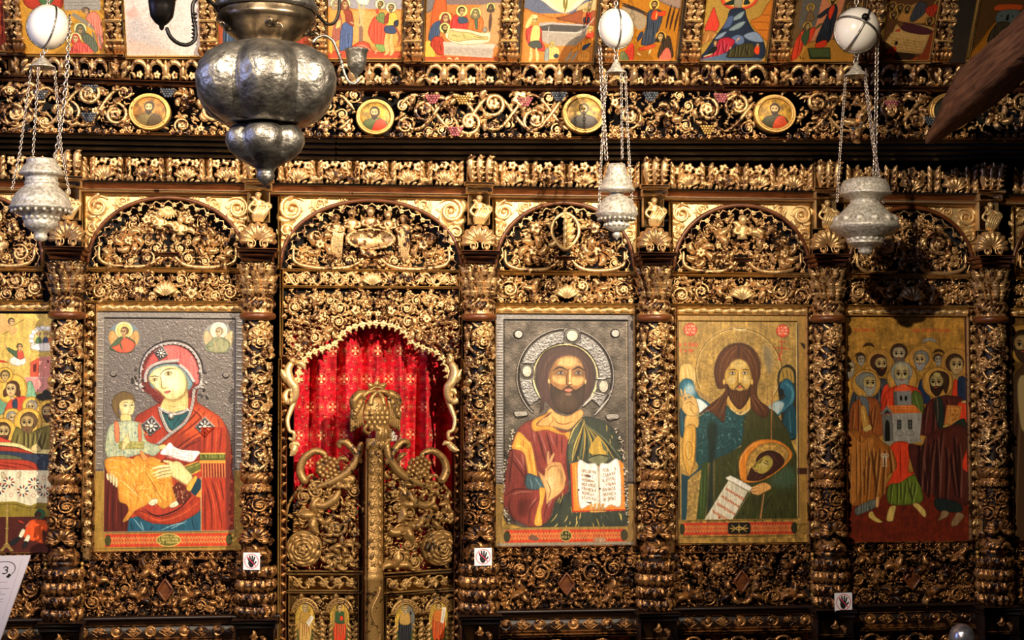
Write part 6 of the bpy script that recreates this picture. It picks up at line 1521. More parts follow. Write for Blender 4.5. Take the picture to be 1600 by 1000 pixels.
p.f([520, 640, 552, 612, 588, 640, 552, 660], 'b8944a').ls([[505, 645, 530, 622, 552, 602, 576, 622, 600, 645]], 8, '3a200c').f([530, 626, 552, 616, 576, 626, 553, 636], 'd86a4a')
p.ls([[470, 496, 500, 488, 532, 494], [570, 494, 600, 488, 626, 496]], 9, '3a2410').eye(497, 520, 24, .03).eye(592, 518, 24, -.03).l([540, 500, 538, 570, 530, 588], 8, '7a5620').l([552, 500, 552, 580], 8, 'f0d490').l([530, 590, 552, 600, 576, 590], 7, '6a4618').ls([[500, 450, 548, 440, 600, 452]], 5, '8a6a2c', .7)
# raised arm and hand
p.f([130, 850, 235, 850, 205, 1010, 130, 1010], 'c49b52').f([98, 785, 140, 715, 200, 705, 225, 760, 232, 840, 150, 850], 'cfa660').ls([[118, 730, 104, 680, 92, 640], [150, 720, 128, 680, 124, 640], [120, 760, 110, 710, 150, 690, 180, 700], [190, 740, 205, 760, 186, 690]], 17, 'd8b070').ls([[120, 760, 165, 740, 200, 770], [112, 720, 100, 660], [160, 780, 200, 840]], 5, '6a4a1c')
for k in range(300):
    x, y = 215 + p.rng.random() * 390, 810 + p.rng.random() * 400
    if x > 600 - (y - 810) * .12: continue
    a = p.rng.random() * 3; p.l([x, y, x + 9, y - 8 * math.sin(a * 3), x + 18 * math.cos(a), y + 18 * math.sin(a)], 5, ('3f7478', '0e2628', '6a9c98', '1a3a3c')[k % 4], .75)
p.o(1045, 670, 5)
p.f([580, 0, 920, 0, 960, 120, 1000, 220, 1000, 706, 350, 706, 355, 230, 560, 140], '393c18', sm=False)
p.f([205, -10, 585, -10, 562, 130, 470, 190, 360, 235, 240, 310, 205, 250], '1f4446', sm=False)
for k in range(160):
    x, y = 215 + p.rng.random() * 350, p.rng.random() * 220
    if y > 330 - x * .4: continue
    a = p.rng.random() * 3; p.l([x, y, x + 9, y - 8 * math.sin(a * 3), x + 18 * math.cos(a), y + 18 * math.sin(a)], 5, ('3f7478', '0e2628', '6a9c98', '1a3a3c')[k % 4], .75)
p.f([300, -20, 375, -20, 350, 300, 345, 706, 285, 706, 310, 250], '16241c', .9, blur=9)
p.f([225, 290, 300, 255, 300, 500, 275, 706, 205, 706], '33441c', sm=False).ls([[250, 320, 245, 690], [285, 290, 262, 690]], 8, '5c7430', .6)
for k in range(90):
    x, y = 370 + p.rng.random() * 610, 150 + p.rng.random() * 540; a = 1.5 + p.rng.normal() * .4 + (x - 600) / 900; r = 30 + p.rng.random() * 60
    p.l([x, y, x + r * .5 * math.cos(a) + 6, y + r * .5 * math.sin(a), x + r * math.cos(a), y + r * math.sin(a)], 9, ('20240e', '5c5c2c', '2c3012')[k % 3], .6)
p.f([780, 420, 880, 320, 960, 300, 990, 420, 900, 470], '46604c', .7, blur=20)
p.f([95, 350, 150, 370, 175, 390, 145, 600, 130, 706, 95, 706], '1b3c48', sm=False).f([145, 400, 200, 350, 250, 320, 210, 706, 135, 706], 'a98849', sm=False).grain(.2, 3, True)
for k in range(14): p.l([150 + k * 7.5, 392 - k * 6, 158 + k * 7.5, 372 - k * 7], 7, '1b3c48')
p.f([128, -10, 208, -10, 205, 230, 185, 320, 158, 368, 118, 290, 104, 150], 'c4933e').l([150, 0, 140, 150, 165, 300], 20, 'e8c880', .6, blur=7).ring(155, 170, 26, 70, 6, '8a6020', .8).l([205, 10, 200, 230, 165, 350], 8, '6a4618', .7)
p.f([540, 310, 556, 210, 640, 115, 740, 84, 860, 98, 950, 170, 955, 230, 880, 312, 760, 392, 640, 425, 560, 405], 'd47e24').f([600, 350, 606, 240, 680, 145, 780, 110, 880, 130, 935, 190, 910, 262, 800, 345, 690, 395, 615, 400], 'aa823c').grain(.2, 4, True).l([560, 390, 552, 250, 640, 135, 740, 100], 9, 'f4b060', .8).l([600, 410, 700, 400, 860, 310], 8, 'f4b060', .7)
p.f([676, 255, 712, 195, 790, 172, 870, 205, 898, 270, 840, 330, 770, 372, 730, 350], '38190f').f([700, 245, 760, 208, 802, 235, 808, 280, 775, 330, 720, 358, 665, 335, 645, 305], 'aa9440').e(740, 280, 34, 26, 'd0bc70', .7, rot=-.6, blur=8).f([640, 305, 668, 335, 720, 356, 770, 350, 760, 380, 690, 408, 605, 402, 618, 350], '38190f')
p.ls([[700, 260, 730, 240], [745, 250, 772, 265], [730, 262, 752, 276, 778, 280], [690, 275, 720, 258], [685, 262, 664, 300, 672, 306]], 7, '33200c').ls([[660, 318, 690, 330]], 8, '8a4030').ls([[615, 390, 650, 350], [650, 400, 690, 360], [690, 400, 730, 365], [800, 200, 850, 270], [760, 195, 820, 250]], 5, '6a3c24', .7)
p.f([446, 395, 462, 372, 490, 370, 640, 455, 630, 488, 600, 490], 'e6dfcc').f([462, 402, 612, 490, 490, 706, 272, 706], 'd8cfb4', sm=False).l([460, 400, 600, 482, 628, 482], 8, '8a7a54').ls([[625, 495, 500, 700]], 8, '9a8a64', .8)
for r_ in range(4):
    for k in range(11):
        x, y = 442 - r_ * 34 + k * 13, 455 + r_ * 58 + k * 8
        for q in range(3): a = p.rng.random() * 3.1; p.l([x - 6 * math.cos(a), y + 14 - 14 * math.sin(a), x + 6 * math.cos(a), y + 14 + 14 * math.sin(a)], 5, 'b4552c', .85, tp=False)
p.e(388, 692, 11, 10, 'b4552c')
p.f([638, 470, 700, 430, 755, 424, 796, 465, 730, 505, 690, 522, 640, 505], 'cd9450').ls([[690, 450, 640, 462], [690, 475, 636, 486], [690, 500, 645, 506]], 13, 'dca866').ls([[680, 462, 640, 474], [684, 488, 640, 496]], 5, '6a4018')
p.ls([[808, -300, 800, -100, 796, 84], [735, 505, 720, 600, 704, 706]], 9, '9a6434', tp=False).l([738, 510, 712, 700], 4, 'd8a868', tp=False)
p.r(60, 706, 1080, 890, 'a07c3a').grain(.25, 6, True)
redstrip(p, 108, 730, 968, 826); p.f([455, 740, 470, 732, 615, 732, 630, 745, 630, 812, 615, 822, 470, 822, 455, 812], '14140c', sm=False)
p.ls([[480, 750, 540, 790, 600, 750], [480, 805, 540, 765, 600, 805], [540, 740, 540, 815], [470, 776, 500, 780], [580, 780, 615, 776]], 10, 'c8a050'); p.e(100, 778, 20, 42, '2c2c16').e(972, 778, 24, 44, '2c2c16').ls([[70, 716, 1000, 712], [80, 842, 1000, 838]], 8, '5c4418')
p.o(1045, 480, 5)
p.r(65, 50, 1090, 108, 'a88242', h=2.5).r(1012, 60, 1078, 1700, 'a07a38', h=2.5).ls([[70, 112, 1008, 112], [1010, 120, 1008, 1650], [78, 112, 80, 1650]], 8, '4a3410', tp=False).ls([[70, 58, 1080, 58], [1000, 120, 998, 1640]], 7, 'e8cc88', .8, tp=False).r(1000, 1260, 1078, 1310, '3a1c10')
p.f([1030, 280, 1065, 290, 1060, 330], '2c1c0c').f([1000, 1740, 1080, 1690, 1060, 1780], '8c6c30')
p.brush(.10).grain(.10, 1.2)
p.build('painting', f, T, M['paint'], z=.5)

# --- the apostles with the little church
T, f = icon_root(5, 'icon of a crowd of haloed apostles around a small grey church')
p = Paint(1322, 494, 1513, 846, 1.4, 'a97a30', 14); p.o(1300, 480, 5); p.grain(.15, 12).grain(.1, 3)
p.r(100, 1400, 1080, 1900, '6a2210'); p.grain(.12, 5, True)
p.write('H SYNAXIS', 180, 168, 20.5, 24, 'c8482a', 5).write('TWN APOSTOLWN', 622, 168, 24.5, 26, 'c8482a', 5)
for x, y, r in ((290, 320, 66), (765, 285, 84), (225, 400, 66), (835, 380, 66), (522, 375, 88)):
    p.ring(x, y + 20, r, r, 4, '7a5620', .8)
for x, y, s_ in ((290, 305, 50), (765, 268, 62), (222, 378, 44), (836, 350, 46)):
    p.f([x - s_, y + 15, x - s_ * .6, y - s_ * .35, x, y - s_ * .5, x + s_ * .6, y - s_ * .35, x + s_, y + 15, x + s_ * .6, y + 5, x, y - 2, x - s_ * .6, y + 5], '3c2412' if x != 765 else '8a8678')
for x, y in ((230, 410), (830, 410)): p.head(x, y, 30, .2, '8c8070', '3c2412', '8a8678')
p.head(525, 370, 56, 0, '948468', '3a2414', '5a4c3c'); p.head(135, 480, 44, .5, 'a08c64', '7c786c', '8a8474')
for x, y, r, tn, hr, bd in ((375, 450, 66, .7, '3c2216', '2c1810'), (695, 415, 62, -.4, '6c6a64', '8a8880'), (968, 455, 74, .4, '3c2616', None)):
    p.e(x, y - 20, r * 1.5, r * 1.55, 'b4823a', .9).ring(x, y - 20, r * 1.5, r * 1.55, 4, '6a4818', .8); p.head(x, y, r * .82, tn, '9a8050', hr, bd)
p.robe([150, 700, 260, 580, 420, 560, 460, 640, 440, 900, 150, 950], '3a3c40', '1c1c20', '7a7c80', 5)
p.f([380, 760, 395, 640, 440, 600, 460, 660, 430, 780], 'c83a1e').f([940, 640, 960, 560, 990, 600, 1000, 720, 940, 700], 'cc3c1e').robe([985, 560, 1050, 560, 1060, 740, 990, 730], '1c2a44', '0c1424', '4a6488', 3).f([670, 640, 700, 560, 740, 640, 770, 740, 700, 750], '1f2c48')
# three in front
for x, y, r in ((268, 600, 112), (548, 560, 120), (825, 590, 122)): p.e(x, y, r, r, 'b8863a').ring(x, y, r, r, 5, '6a4818', .8)
p.robe([385, 900, 400, 700, 480, 620, 600, 610, 690, 660, 720, 800, 700, 1000, 560, 1000], 'cc3a1c', '7a1c0c', 'f0744c', 6)
p.f([612, 720, 640, 650, 700, 690, 715, 800, 690, 850, 640, 800], '4c5c24').l([650, 680, 680, 800], 10, '8a9a48', .7)
p.head(545, 530, 70, 0, '9c8c5c', '8c8878', '8c8a7c').e(545, 465, 44, 20, 'b8a878', .9)
p.f([186, 590, 195, 540, 250, 508, 320, 520, 345, 570, 340, 620, 300, 560, 250, 580, 235, 640], '75756c').head(285, 600, 58, .6, 'a08c5a', '75756c', '8e8c80')
p.f([770, 560, 790, 510, 850, 498, 910, 530, 915, 610, 890, 680, 860, 620, 840, 560, 800, 540], '3a2414').head(825, 592, 62, -.5, '8e7a48', '3a2414', '2c1a10').e(820, 530, 30, 22, 'a8965a')
# left man
p.robe([140, 800, 200, 720, 260, 700, 350, 720, 380, 800, 390, 1000, 150, 1010], '8c4a20', '4a220c', 'c07c44', 7); p.f([215, 700, 260, 700, 290, 760, 280, 860, 240, 780], '5c6064')
p.f([218, 790, 260, 780, 290, 940, 240, 950], 'b08038').l([240, 800, 268, 930], 8, 'e0b868', .8)
p.f([240, 945, 290, 915, 308, 950, 260, 975], 'c8a860')
# right man
p.robe([690, 1000, 700, 850, 750, 740, 830, 700, 920, 690, 1040, 740, 1060, 1000], '50221a', '280e0a', '86503c', 7); p.f([800, 730, 860, 720, 870, 900, 840, 960, 810, 880], '202a24').l([815, 690, 825, 800, 822, 900], 7, '9a6a48', .8)
p.f([980, 760, 1060, 760, 1062, 1040, 1000, 900], 'c83a1e').f([900, 765, 1015, 775, 985, 940, 870, 920], 'bc7430', sm=False).f([915, 785, 1000, 792, 975, 925, 890, 908], 'd08c40', sm=False).text(920, 800, 985, 900, 3, '8a4c18', 5).f([862, 930, 905, 915, 920, 945, 880, 955], 'b89848').f([900, 950, 1030, 870, 1040, 1000, 960, 1050, 900, 1020], '1e2a20').f([1010, 735, 1050, 730, 1058, 750, 1020, 752], 'c0a060')
# church
p.f([480, 660, 510, 620, 560, 600, 600, 620, 618, 655], 'd4552c').f([478, 660, 618, 655, 618, 770, 488, 775], '84827a', sm=False).f([478, 660, 505, 668, 510, 780, 488, 770], '55534e', sm=False)
for x in (538, 576): p.e(x, 712, 10, 22, '16140f')
p.f([425, 770, 640, 765, 700, 828, 465, 835], 'd06a28', sm=False).ls([[470, 790, 680, 800], [450, 775, 660, 780]], 5, 'f0a058', .7)
p.f([370, 835, 428, 772, 480, 835], '78766e', sm=False).f([400, 832, 428, 800, 458, 832], '2a2824', sm=False).f([388, 838, 470, 838, 476, 1050, 396, 1045], '66645c', sm=False).f([470, 832, 700, 826, 682, 1040, 474, 1052], 'a09c8e', sm=False).f([412, 1045, 412, 920, 428, 880, 446, 920, 446, 1050], '14120e')
for x in (522, 606):
    p.r(x - 17, 880, x + 17, 955, '2c2a26').ring(x, 985, 28, 20, 5, '6a685e').ls([[x, 882, x, 952], [x - 14, 905, x + 14, 905], [x - 14, 930, x + 14, 930]], 3, '8a887c', tp=False)
p.f([375, 1050, 470, 1045, 690, 1030, 702, 1052, 460, 1085], '94907e', sm=False)
p.o(1300, 670, 5)
p.f([455, 125, 600, 120, 590, 330, 640, 330, 580, 410, 420, 450, 470, 330], 'd23c1c').l([530, 130, 525, 400], 8, '8a200e').robe([435, 440, 520, 420, 620, 360, 660, 380, 700, 560, 560, 595, 430, 575], '5a6a1e', '2c380c', '98a84c', 7)
p.robe([140, 20, 260, 60, 320, 30, 390, 100, 460, 160, 500, 300, 420, 380, 390, 530, 180, 600, 130, 540], '95571f', '4e2a0c', 'd49a58', 9)
p.robe([120, 40, 220, 100, 290, 60, 330, 110, 240, 340, 200, 530, 130, 560], 'a8682a', '5c3410', 'd8a060', 5)
p.robe([590, 130, 700, 130, 760, 40, 1050, 0, 1060, 560, 960, 570, 800, 540, 760, 500, 740, 540, 640, 360], '4c2018', '220a08', '80503e', 11, 8)
p.l([828, 60, 836, 300, 838, 480], 8, '8a6048', .8).f([1010, 270, 1050, 150, 1062, 60, 1064, 320, 1020, 320], 'cc3a1c')
p.ls([[395, 200, 395, 290], [415, 200, 418, 290]], 7, 'd8d0b8').ring(393, 208, 14, 14, 5, 'd8d0b8').ring(420, 208, 14, 14, 5, 'd8d0b8').ls([[385, 290, 402, 290], [410, 292, 428, 292]], 7, 'd8d0b8')
p.robe([180, 610, 330, 545, 330, 610, 220, 660, 180, 670], '5e625c', '30322c', '9a9c90', 6).f([336, 535, 362, 530, 356, 600, 334, 610], 'd8a060').f([800, 545, 980, 580, 1000, 650, 820, 640], '1c2420')
for q in ([280, 650, 310, 640, 330, 680, 385, 720, 350, 730, 280, 690], [440, 610, 490, 600, 480, 660, 465, 715, 425, 720, 415, 690], [620, 590, 660, 580, 720, 640, 725, 680, 705, 690, 660, 640], [850, 640, 900, 650, 890, 690, 810, 722, 830, 690], [960, 660, 1000, 660, 1020, 690, 960, 760, 915, 750]): p.f(q, 'c8a858' if q[0] < 800 else '8a6c48').l(q[4:8], 5, '6a4a1c')
p.o(1300, 480, 5).r(100, 60, 1080, 78, '3c1410').ls([[1052, 80, 1066, 1830]], 22, '3a1a10', tp=False)
p.l([795, 70, 800, 240], 4, '5a3c14', .7)
p.brush(.10).grain(.10, 1.2)
p.build('painting', f, T, M['paint'], z=.4)

# --- the deathbed, cut by the left edge
T, f = icon_root(0, 'icon of mourners crowded round a deathbed, cut by the left edge')
p = Paint(-60, 490, 82, 866, 1.4, 'd4b45a', 15); p.o(0, 480, 5); p.grain(.06, 10).grain(.08, 2)
p.l([215, 50, 218, 400], 6, 'f0e0a0', .7)
p.f([-20, 60, 30, 80, 70, 150, 130, 160, 90, 220, 40, 180, -30, 210], 'd8a868', .9).head(75, 115, 22, .3, 'c8a070', '4a3018').ls([[80, 150, 180, 90], [0, 215, 60, 185]], 8, '8a6a30')
p.e(330, 245, 105, 95, 'd8d4cc').e(330, 250, 82, 72, 'e0c870'); 
for k in range(16): a = k * .42; p.e(330 + 98 * math.cos(a), 245 + 88 * math.sin(a), 22, 18, 'e4e0d8')
for x, c in ((290, '4a6a48'), (345, '2c3c60'), (385, 'c06a38')): p.f([x - 24, 280, x - 14, 235, x + 14, 235, x + 24, 280], c).head(x, 210, 15, 0, 'c8a070', 'b88c48')
p.f([230, 300, 300, 280, 400, 280, 420, 330, 330, 345, 240, 330], 'e0dcd4')
p.e(130, 420, 66, 40, 'e0d8c8').f([40, 310, 110, 340, 140, 330, 160, 400, 120, 400, 50, 340], '44583a').f([125, 340, 165, 345, 175, 400, 130, 405], 'c8503c').head(142, 312, 20, .2, 'c89c68', '3a2814').l([28, 290, 50, 320], 10, 'c89c68')
p.f([-20, 410, 60, 435, -20, 430], 'c83a28')
p.f([228, 430, 300, 390, 298, 545, 226, 545], 'c8543a', sm=False).f([300, 390, 440, 380, 440, 640, 298, 640], 'd88a80', sm=False).f([180, 548, 440, 540, 440, 670, 240, 670], 'd49088', sm=False).f([250, 450, 275, 440, 272, 505, 250, 510], '5c1c18', sm=False).r(358, 412, 374, 438, '6a2420').ls([[180, 555, 440, 548], [300, 395, 298, 640]], 5, 'f0c0b0')
p.f([365, 560, 420, 530, 440, 600, 380, 620], 'd8a040').e(370, 670, 46, 26, '1c1c1c').e(330, 705, 60, 30, '22201c').e(390, 700, 40, 26, '1c1c1c')
p.f([-40, 850, 0, 700, 40, 680, 60, 800], '6a9a78').f([190, 680, 205, 590, 240, 585, 275, 680, 260, 720, 200, 700], '74a07c').l([200, 680, 225, 600], 8, 'b0c8a4', .7)
p.e(85, 640, 120, 118, 'd8b04c').ring(85, 640, 120, 118, 5, 'a87c2c'); p.f([30, 810, 60, 740, 130, 700, 190, 700, 225, 760, 220, 860, 30, 860], 'd04a30').f([88, 740, 125, 720, 130, 790, 100, 800], '2c3c50').head(85, 645, 46, -.5, 'c8a870', '4a2c14', None, None, None, long=True)
for x, y, r, tn, hr, bd, sk in ((30, 540, 40, 0, '5a4a28', None, 'b89858'), (240, 785, 48, -.4, '8a8474', '9a9484', 'b8a070'), (370, 825, 58, -.4, '4a3018', '3a2412', 'b09060'), (90, 870, 46, .4, '8c8a80', '9a988c', 'b8a070'), (215, 910, 72, -.4, '5c4428', '6a5030', 'a88c54'), (20, 980, 66, .3, '4a3018', '4a3018', 'b89c60')):
    p.e(x, y - 8, r * 1.55, r * 1.55, 'd8ac48').ring(x, y - 8, r * 1.55, r * 1.55, 5, '9a7024'); p.head(x, y, r * .8, tn, sk, hr, bd)
p.o(0, 670, 5)
p.f([-50, 60, 60, 90, 110, 110, 100, 200, -50, 200], 'd04a30'); p.robe([120, -10, 210, 40, 300, 0, 420, -10, 420, 200, 100, 200], '6e6430', '3c3414', 'a89c58', 7)
p.f([-300, 110, 100, 110, 240, 160, 420, 170, 420, 260, 200, 230, -300, 150], 'e0cc88').f([240, 150, 280, 120, 320, 160, 300, 185, 250, 180], 'c8b478').l([320, 10, 280, 130], 7, 'c8b878')
p.f([-300, 130, 100, 140, 240, 190, 420, 215, 420, 330, 300, 330, -300, 250], '2b3648').f([-300, 135, 60, 140, 200, 170, 260, 200, 60, 180, -300, 165], '9a3420').f([-300, 200, 60, 205, 180, 240, 60, 250, -300, 235], '5c6040').f([-300, 250, 100, 240, 260, 265, 300, 330, 200, 330, -300, 300], 'a83a24').ls([[0, 260, 200, 290, 290, 330], [-100, 270, 150, 310]], 8, '6a1c10')
p.f([-300, 320, 420, 330, 420, 590, 300, 580, 240, 610, 120, 570, 0, 590, -300, 580], 'e6dcb8', sm=False)
for x, y, cc in ((70, 420, 0), (180, 490, 1), (265, 430, 1), (345, 490, 0), (-60, 440, 0), (0, 470, 1)):
    for k in range(9): a = k * .7; p.e(x + 34 * math.cos(a), y + 34 * math.sin(a), 14, 6, ('b83c2c', '2a3a58')[(k + cc) % 2], rot=a)
for x, y in ((90, 520), (265, 525), (345, 390)): p.ring(x, y, 15, 15, 5, 'c89080')
p.f([10, 340, 40, 350, 40, 390, 10, 380], 'c8b890').f([140, 340, 170, 345, 150, 390, 130, 380], 'c8b890')
p.f([-300, 580, 120, 570, 240, 605, 300, 580, 420, 590, 420, 690, -300, 690], '8c7828', sm=False).ls([[-50, 600, 100, 590, 240, 622, 400, 605]], 6, '5a4c14'); p.ring(130, 635, 14, 10, 4, '5a4c14').ring(225, 635, 14, 10, 4, '5a4c14')
p.r(-300, 690, 420, 985, '4a1c14').l([62, 590, 60, 900], 16, '9a8040', tp=False).ls([[48, 780, 74, 780], [48, 640, 74, 640], [20, 950, 60, 900, 100, 950]], 16, 'a88c48').f([5, 950, 60, 905, 115, 950, 90, 960, 60, 930, 30, 960], '8a7038')
p.e(318, 672, 40, 42, '2e6040').e(305, 678, 26, 28, '4a3020').f([240, 720, 300, 710, 380, 730, 375, 810, 340, 800, 345, 900, 300, 890, 190, 850, 215, 760], 'd4501c').l([240, 740, 205, 770], 20, 'c86a48').l([195, 740, 150, 720], 10, 'c83a20').f([150, 850, 180, 785, 205, 800, 180, 850], 'e6dcb8').f([80, 890, 150, 845, 165, 865, 110, 915], '1c1c1c').f([195, 880, 220, 830, 245, 845, 225, 890], 'e6dcb8').f([180, 930, 200, 880, 225, 890, 215, 930], '1c1c1c')
p.brush(.10).grain(.10, 1.2); p.build('painting', f, T, M['paint'], z=.4)
# --- far right
T, f = icon_root(6, 'dark icon at the right edge, mostly hidden behind the last column')
p = Paint(1580, 497, 1700, 843, 1.1, '6a4a20', 16); p.grain(.2, 8)
p.robe([1575, 640, 1600, 570, 1660, 570, 1690, 700, 1690, 840, 1575, 840], '4c3420', '2a1a10', '7a5a3c', 6).head(1600, 540, 16, 0, '8a6c40', '2c1c10', '3a2818', 'a87c34'); p.f([1590, 600, 1604, 590, 1610, 660, 1595, 670], 'a89060')
p.build('painting', f, T, M['paint'], z=.4)
# ------------------------------------------------------------------ upper row of paintings
def small(x0, x1, yb, label, base, fn, seed, k):
    f = lean_quad(x0, x1, yb)
    T = thing('small_icon', label, 'icon painting', f.base(), 'upper row of icons')
    part('panel', M['redw'], T, lambda mb: strip(mb, f, x0, -45, x1, yb, -8, -.4, 1), smooth=False)
    part('frame', M['golds'], T, lambda mb: (strip(mb, f, x0 - 2, -45, x0 + 2, yb, -6, 3), strip(mb, f, x1 - 2, -45, x1 + 2, yb, -6, 3), strip(mb, f, x0 - 2, yb - 2.5, x1 + 2, yb + 3, -6, 4)))
    p = Paint(x0 + 1, -45, x1 - 1, yb - 1, 1.5, base, seed); p.grain(.12, 6); p.o(*k)
    fn(p); p.grain(.1, 1.2)
    p.build('painting', f, T, M['paint'], z=.3)
def stand(p, x, y, h, robe, dark, light, under=None, skin='c8a068', hair='4a3018', halo='ecd888', turn=0, beard=None, veil=None, w=.26, seed=3):
    """a standing painted figure: feet at y, h tall"""
    W = h * w; t = y - h
    if under: p.f([x - W * .7, y - h * .3, x + W * .7, y - h * .3, x + W * .8, y, x - W * .8, y], under)
    p.robe([x - W * .5, t + h * .2, x + W * .5, t + h * .2, x + W, t + h * .55, x + W * .85, y - h * .08, x - W * .85, y - h * .08, x - W, t + h * .55], robe, dark, light, 5, seed)
    p.f([x - W * .5, y - h * .05, x - W * .1, y - h * .06, x - W * .2, y + h * .02, x - W * .6, y + h * .02], skin).f([x + W * .1, y - h * .05, x + W * .5, y - h * .06, x + W * .6, y + h * .02, x + W * .2, y + h * .02], skin)
    p.head(x, t + h * .1, h * .07, turn, skin, hair, beard, halo, veil)
Z = (90, 0, 6.667)
def s1(p):
    p.r(-400, -300, 100, 700, 'c49038').r(105, -300, 480, 100, '9a948a').ls([[110, 20, 460, 10], [110, 50, 460, 45], [110, 90, 460, 85]], 5, '6a645c').f([-300, -300, 60, -200, 90, 60, -100, 100, -300, 40], 'a83a28').f([-200, -300, 0, -280, 40, -60, -120, 60], '4a6a40')
    p.f([170, 150, 200, 120, 420, 280, 400, 310], '8a8474', sm=False).l([340, 270, 370, 205], 14, 'c8b490').e(325, 95, 42, 34, '6a5c50').head(335, 110, 24, -.6, 'b89070', '5a4c40')
    p.robe([320, 180, 400, 110, 470, 180, 490, 420, 440, 520, 400, 300], 'd07a64', 'a04a3c', 'ecb0a0', 5).l([380, 320, 400, 440], 24, '7c7468').l([440, 340, 460, 470], 20, '7c7468')
    p.head(255, 300, 36, -.2, '7a6c50', '4a4438', None, 'f2e09a', '5a5c4c').robe([265, 380, 330, 340, 410, 430, 420, 530, 340, 530], '5c6250', '34382c', '98a088', 5)
    p.head(200, 395, 32, -.3, 'c8a070', 'a03428', None, 'f2e09a', 'b84034').robe([140, 500, 200, 440, 290, 440, 350, 500, 370, 560, 140, 560], 'd4564a', '98302a', 'f09488', 6).text(100, 232, 200, 256, 1, '3a3020', 5)
small(-45, 14, 81, 'dim reddish upper painting at the very left edge', '7a3a20', lambda p: stand(p, 0, 75, 110, '8a3420', '4a1810', 'b86048'), 20, (0, 0, 1))
small(37, 169, 85, 'upper painting of mourners by a ladder, behind the leftmost egg', 'c49038', s1, 21, Z)
def s2(p):  # glare on the glossy paint is laid in as pale colour
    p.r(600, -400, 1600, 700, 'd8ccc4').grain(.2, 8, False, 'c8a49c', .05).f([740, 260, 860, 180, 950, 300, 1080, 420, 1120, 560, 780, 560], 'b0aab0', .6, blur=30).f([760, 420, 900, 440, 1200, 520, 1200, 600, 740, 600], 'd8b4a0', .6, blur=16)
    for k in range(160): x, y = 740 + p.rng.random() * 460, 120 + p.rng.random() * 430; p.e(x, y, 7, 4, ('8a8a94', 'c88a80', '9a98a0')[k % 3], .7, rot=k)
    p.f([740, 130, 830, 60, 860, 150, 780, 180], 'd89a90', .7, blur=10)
small(197, 315, 89, 'upper painting whose glare is painted in as pale colour, behind the black candle cup', 'd8ccc4', s2, 22, Z)
def s3(p):
    p.r(330, -60, 500, 100, 'b08a48').f([330, 30, 420, 20, 500, 40, 500, 100, 330, 100], '9a4a30')
    stand(p, 375, 85, 95, '3c4c60', '1c2430', '7c90a8'); stand(p, 450, 85, 95, '9a3a28', '4a1810', 'd07a60')
small(341, 486, 92, 'upper painting hidden behind the big lobed silver lamp', 'b08a48', s3, 23, (0, 0, 1))
def s4(p):
    p.r(0, -500, 1500, 130, '98949a').f([200, 120, 600, 120, 700, 150, 900, 140, 1400, 170, 1400, 700, 200, 700], 'd08a48').f([600, 200, 900, 180, 900, 620, 620, 620], 'dca060', .8, blur=30)
    p.f([200, 820, 500, 760, 620, 690, 740, 630, 860, 670, 960, 800, 1400, 810, 1400, 1000, 200, 1000], 'b04a34').l([600, 760, 760, 700, 900, 790], 30, 'd8907c', .7)
    p.r(700, 150, 765, 640, '8a6a58').f([660, -60, 850, -60, 830, 60, 740, 60, 680, 40], 'ecd8b4').ls([[690, 50, 720, 180, 730, 370], [770, 60, 760, 180, 745, 370], [690, 400, 745, 360, 770, 430]], 44, 'b8aa74')
    p.robe([290, 520, 330, 300, 400, 200, 440, 330, 430, 560, 340, 640, 290, 620], '9a5a4c', '5c2c24', 'd09a84', 5).head(340, 60, 44, .3, 'a89070', '8a7c60', None, 'f0e4a0', '9a8c78').f([360, 330, 420, 290, 420, 400, 340, 440], 'c8a468').f([240, 640, 280, 580, 300, 800, 250, 820], 'd8a048')
    p.robe([400, 760, 440, 380, 560, 340, 610, 420, 590, 740, 500, 770], '4c5c84', '2a3450', '8c9cc4', 7); p.robe([460, 160, 530, 130, 590, 180, 620, 330, 610, 400, 500, 330, 480, 220], '8a4030', '5a2018', 'b87060', 4).l([560, 330, 650, 370], 22, 'c8a070'); p.head(480, 60, 46, .5, 'b0885c', '6a4424', None, 'f4e8a8', '7a4438')
    p.robe([840, 460, 930, 250, 1000, 300, 1110, 360, 1100, 640, 1110, 730, 960, 690, 880, 600], 'd8503c', 'a8301f', 'f07860', 4); p.robe([960, 260, 1030, 180, 1090, 200, 1100, 350, 1000, 330], '6a7a44', '3c4a24', 'a0b074', 3).f([960, 150, 1000, 110, 1000, 190, 970, 200], 'd84838').head(1020, 60, 40, -.7, 'a08858', '5a4c30', '6a5a3a', 'f4ec b0'.replace(' ', '')).ls([[940, 170, 960, 220], [980, 760, 960, 840]], 24, 'c0a078').robe([950, 680, 1110, 700, 1100, 800, 1010, 780], '7a9450', '4a6430', 'a8c080', 3)
    p.robe([1160, 220, 1240, 180, 1300, 260, 1250, 400, 1130, 380], 'd8aa48', '9a7424', 'f4d488', 4).f([1100, 400, 1260, 390, 1270, 510, 1110, 500], '3c4660').robe([1100, 240, 1160, 190, 1150, 340, 1090, 340], '8a3830', '5a1c18', 'b86858', 2).head(1190, 110, 42, -.2, '9a7c50', '5a5040', '6a5c44', 'f4ecb0').f([1240, 320, 1310, 300, 1300, 400, 1240, 400], '2c3440').ls([[1130, 520, 1120, 660, 1150, 800, 1100, 850], [1210, 520, 1200, 660, 1220, 800, 1190, 860]], 60, 'dcae70').l([1250, 380, 1330, 560, 1300, 700], 40, '8a4a34', .9)
small(511, 628, 93, 'upper painting of robed figures standing below a cross', 'd08a48', s4, 24, (490, 0, 10))
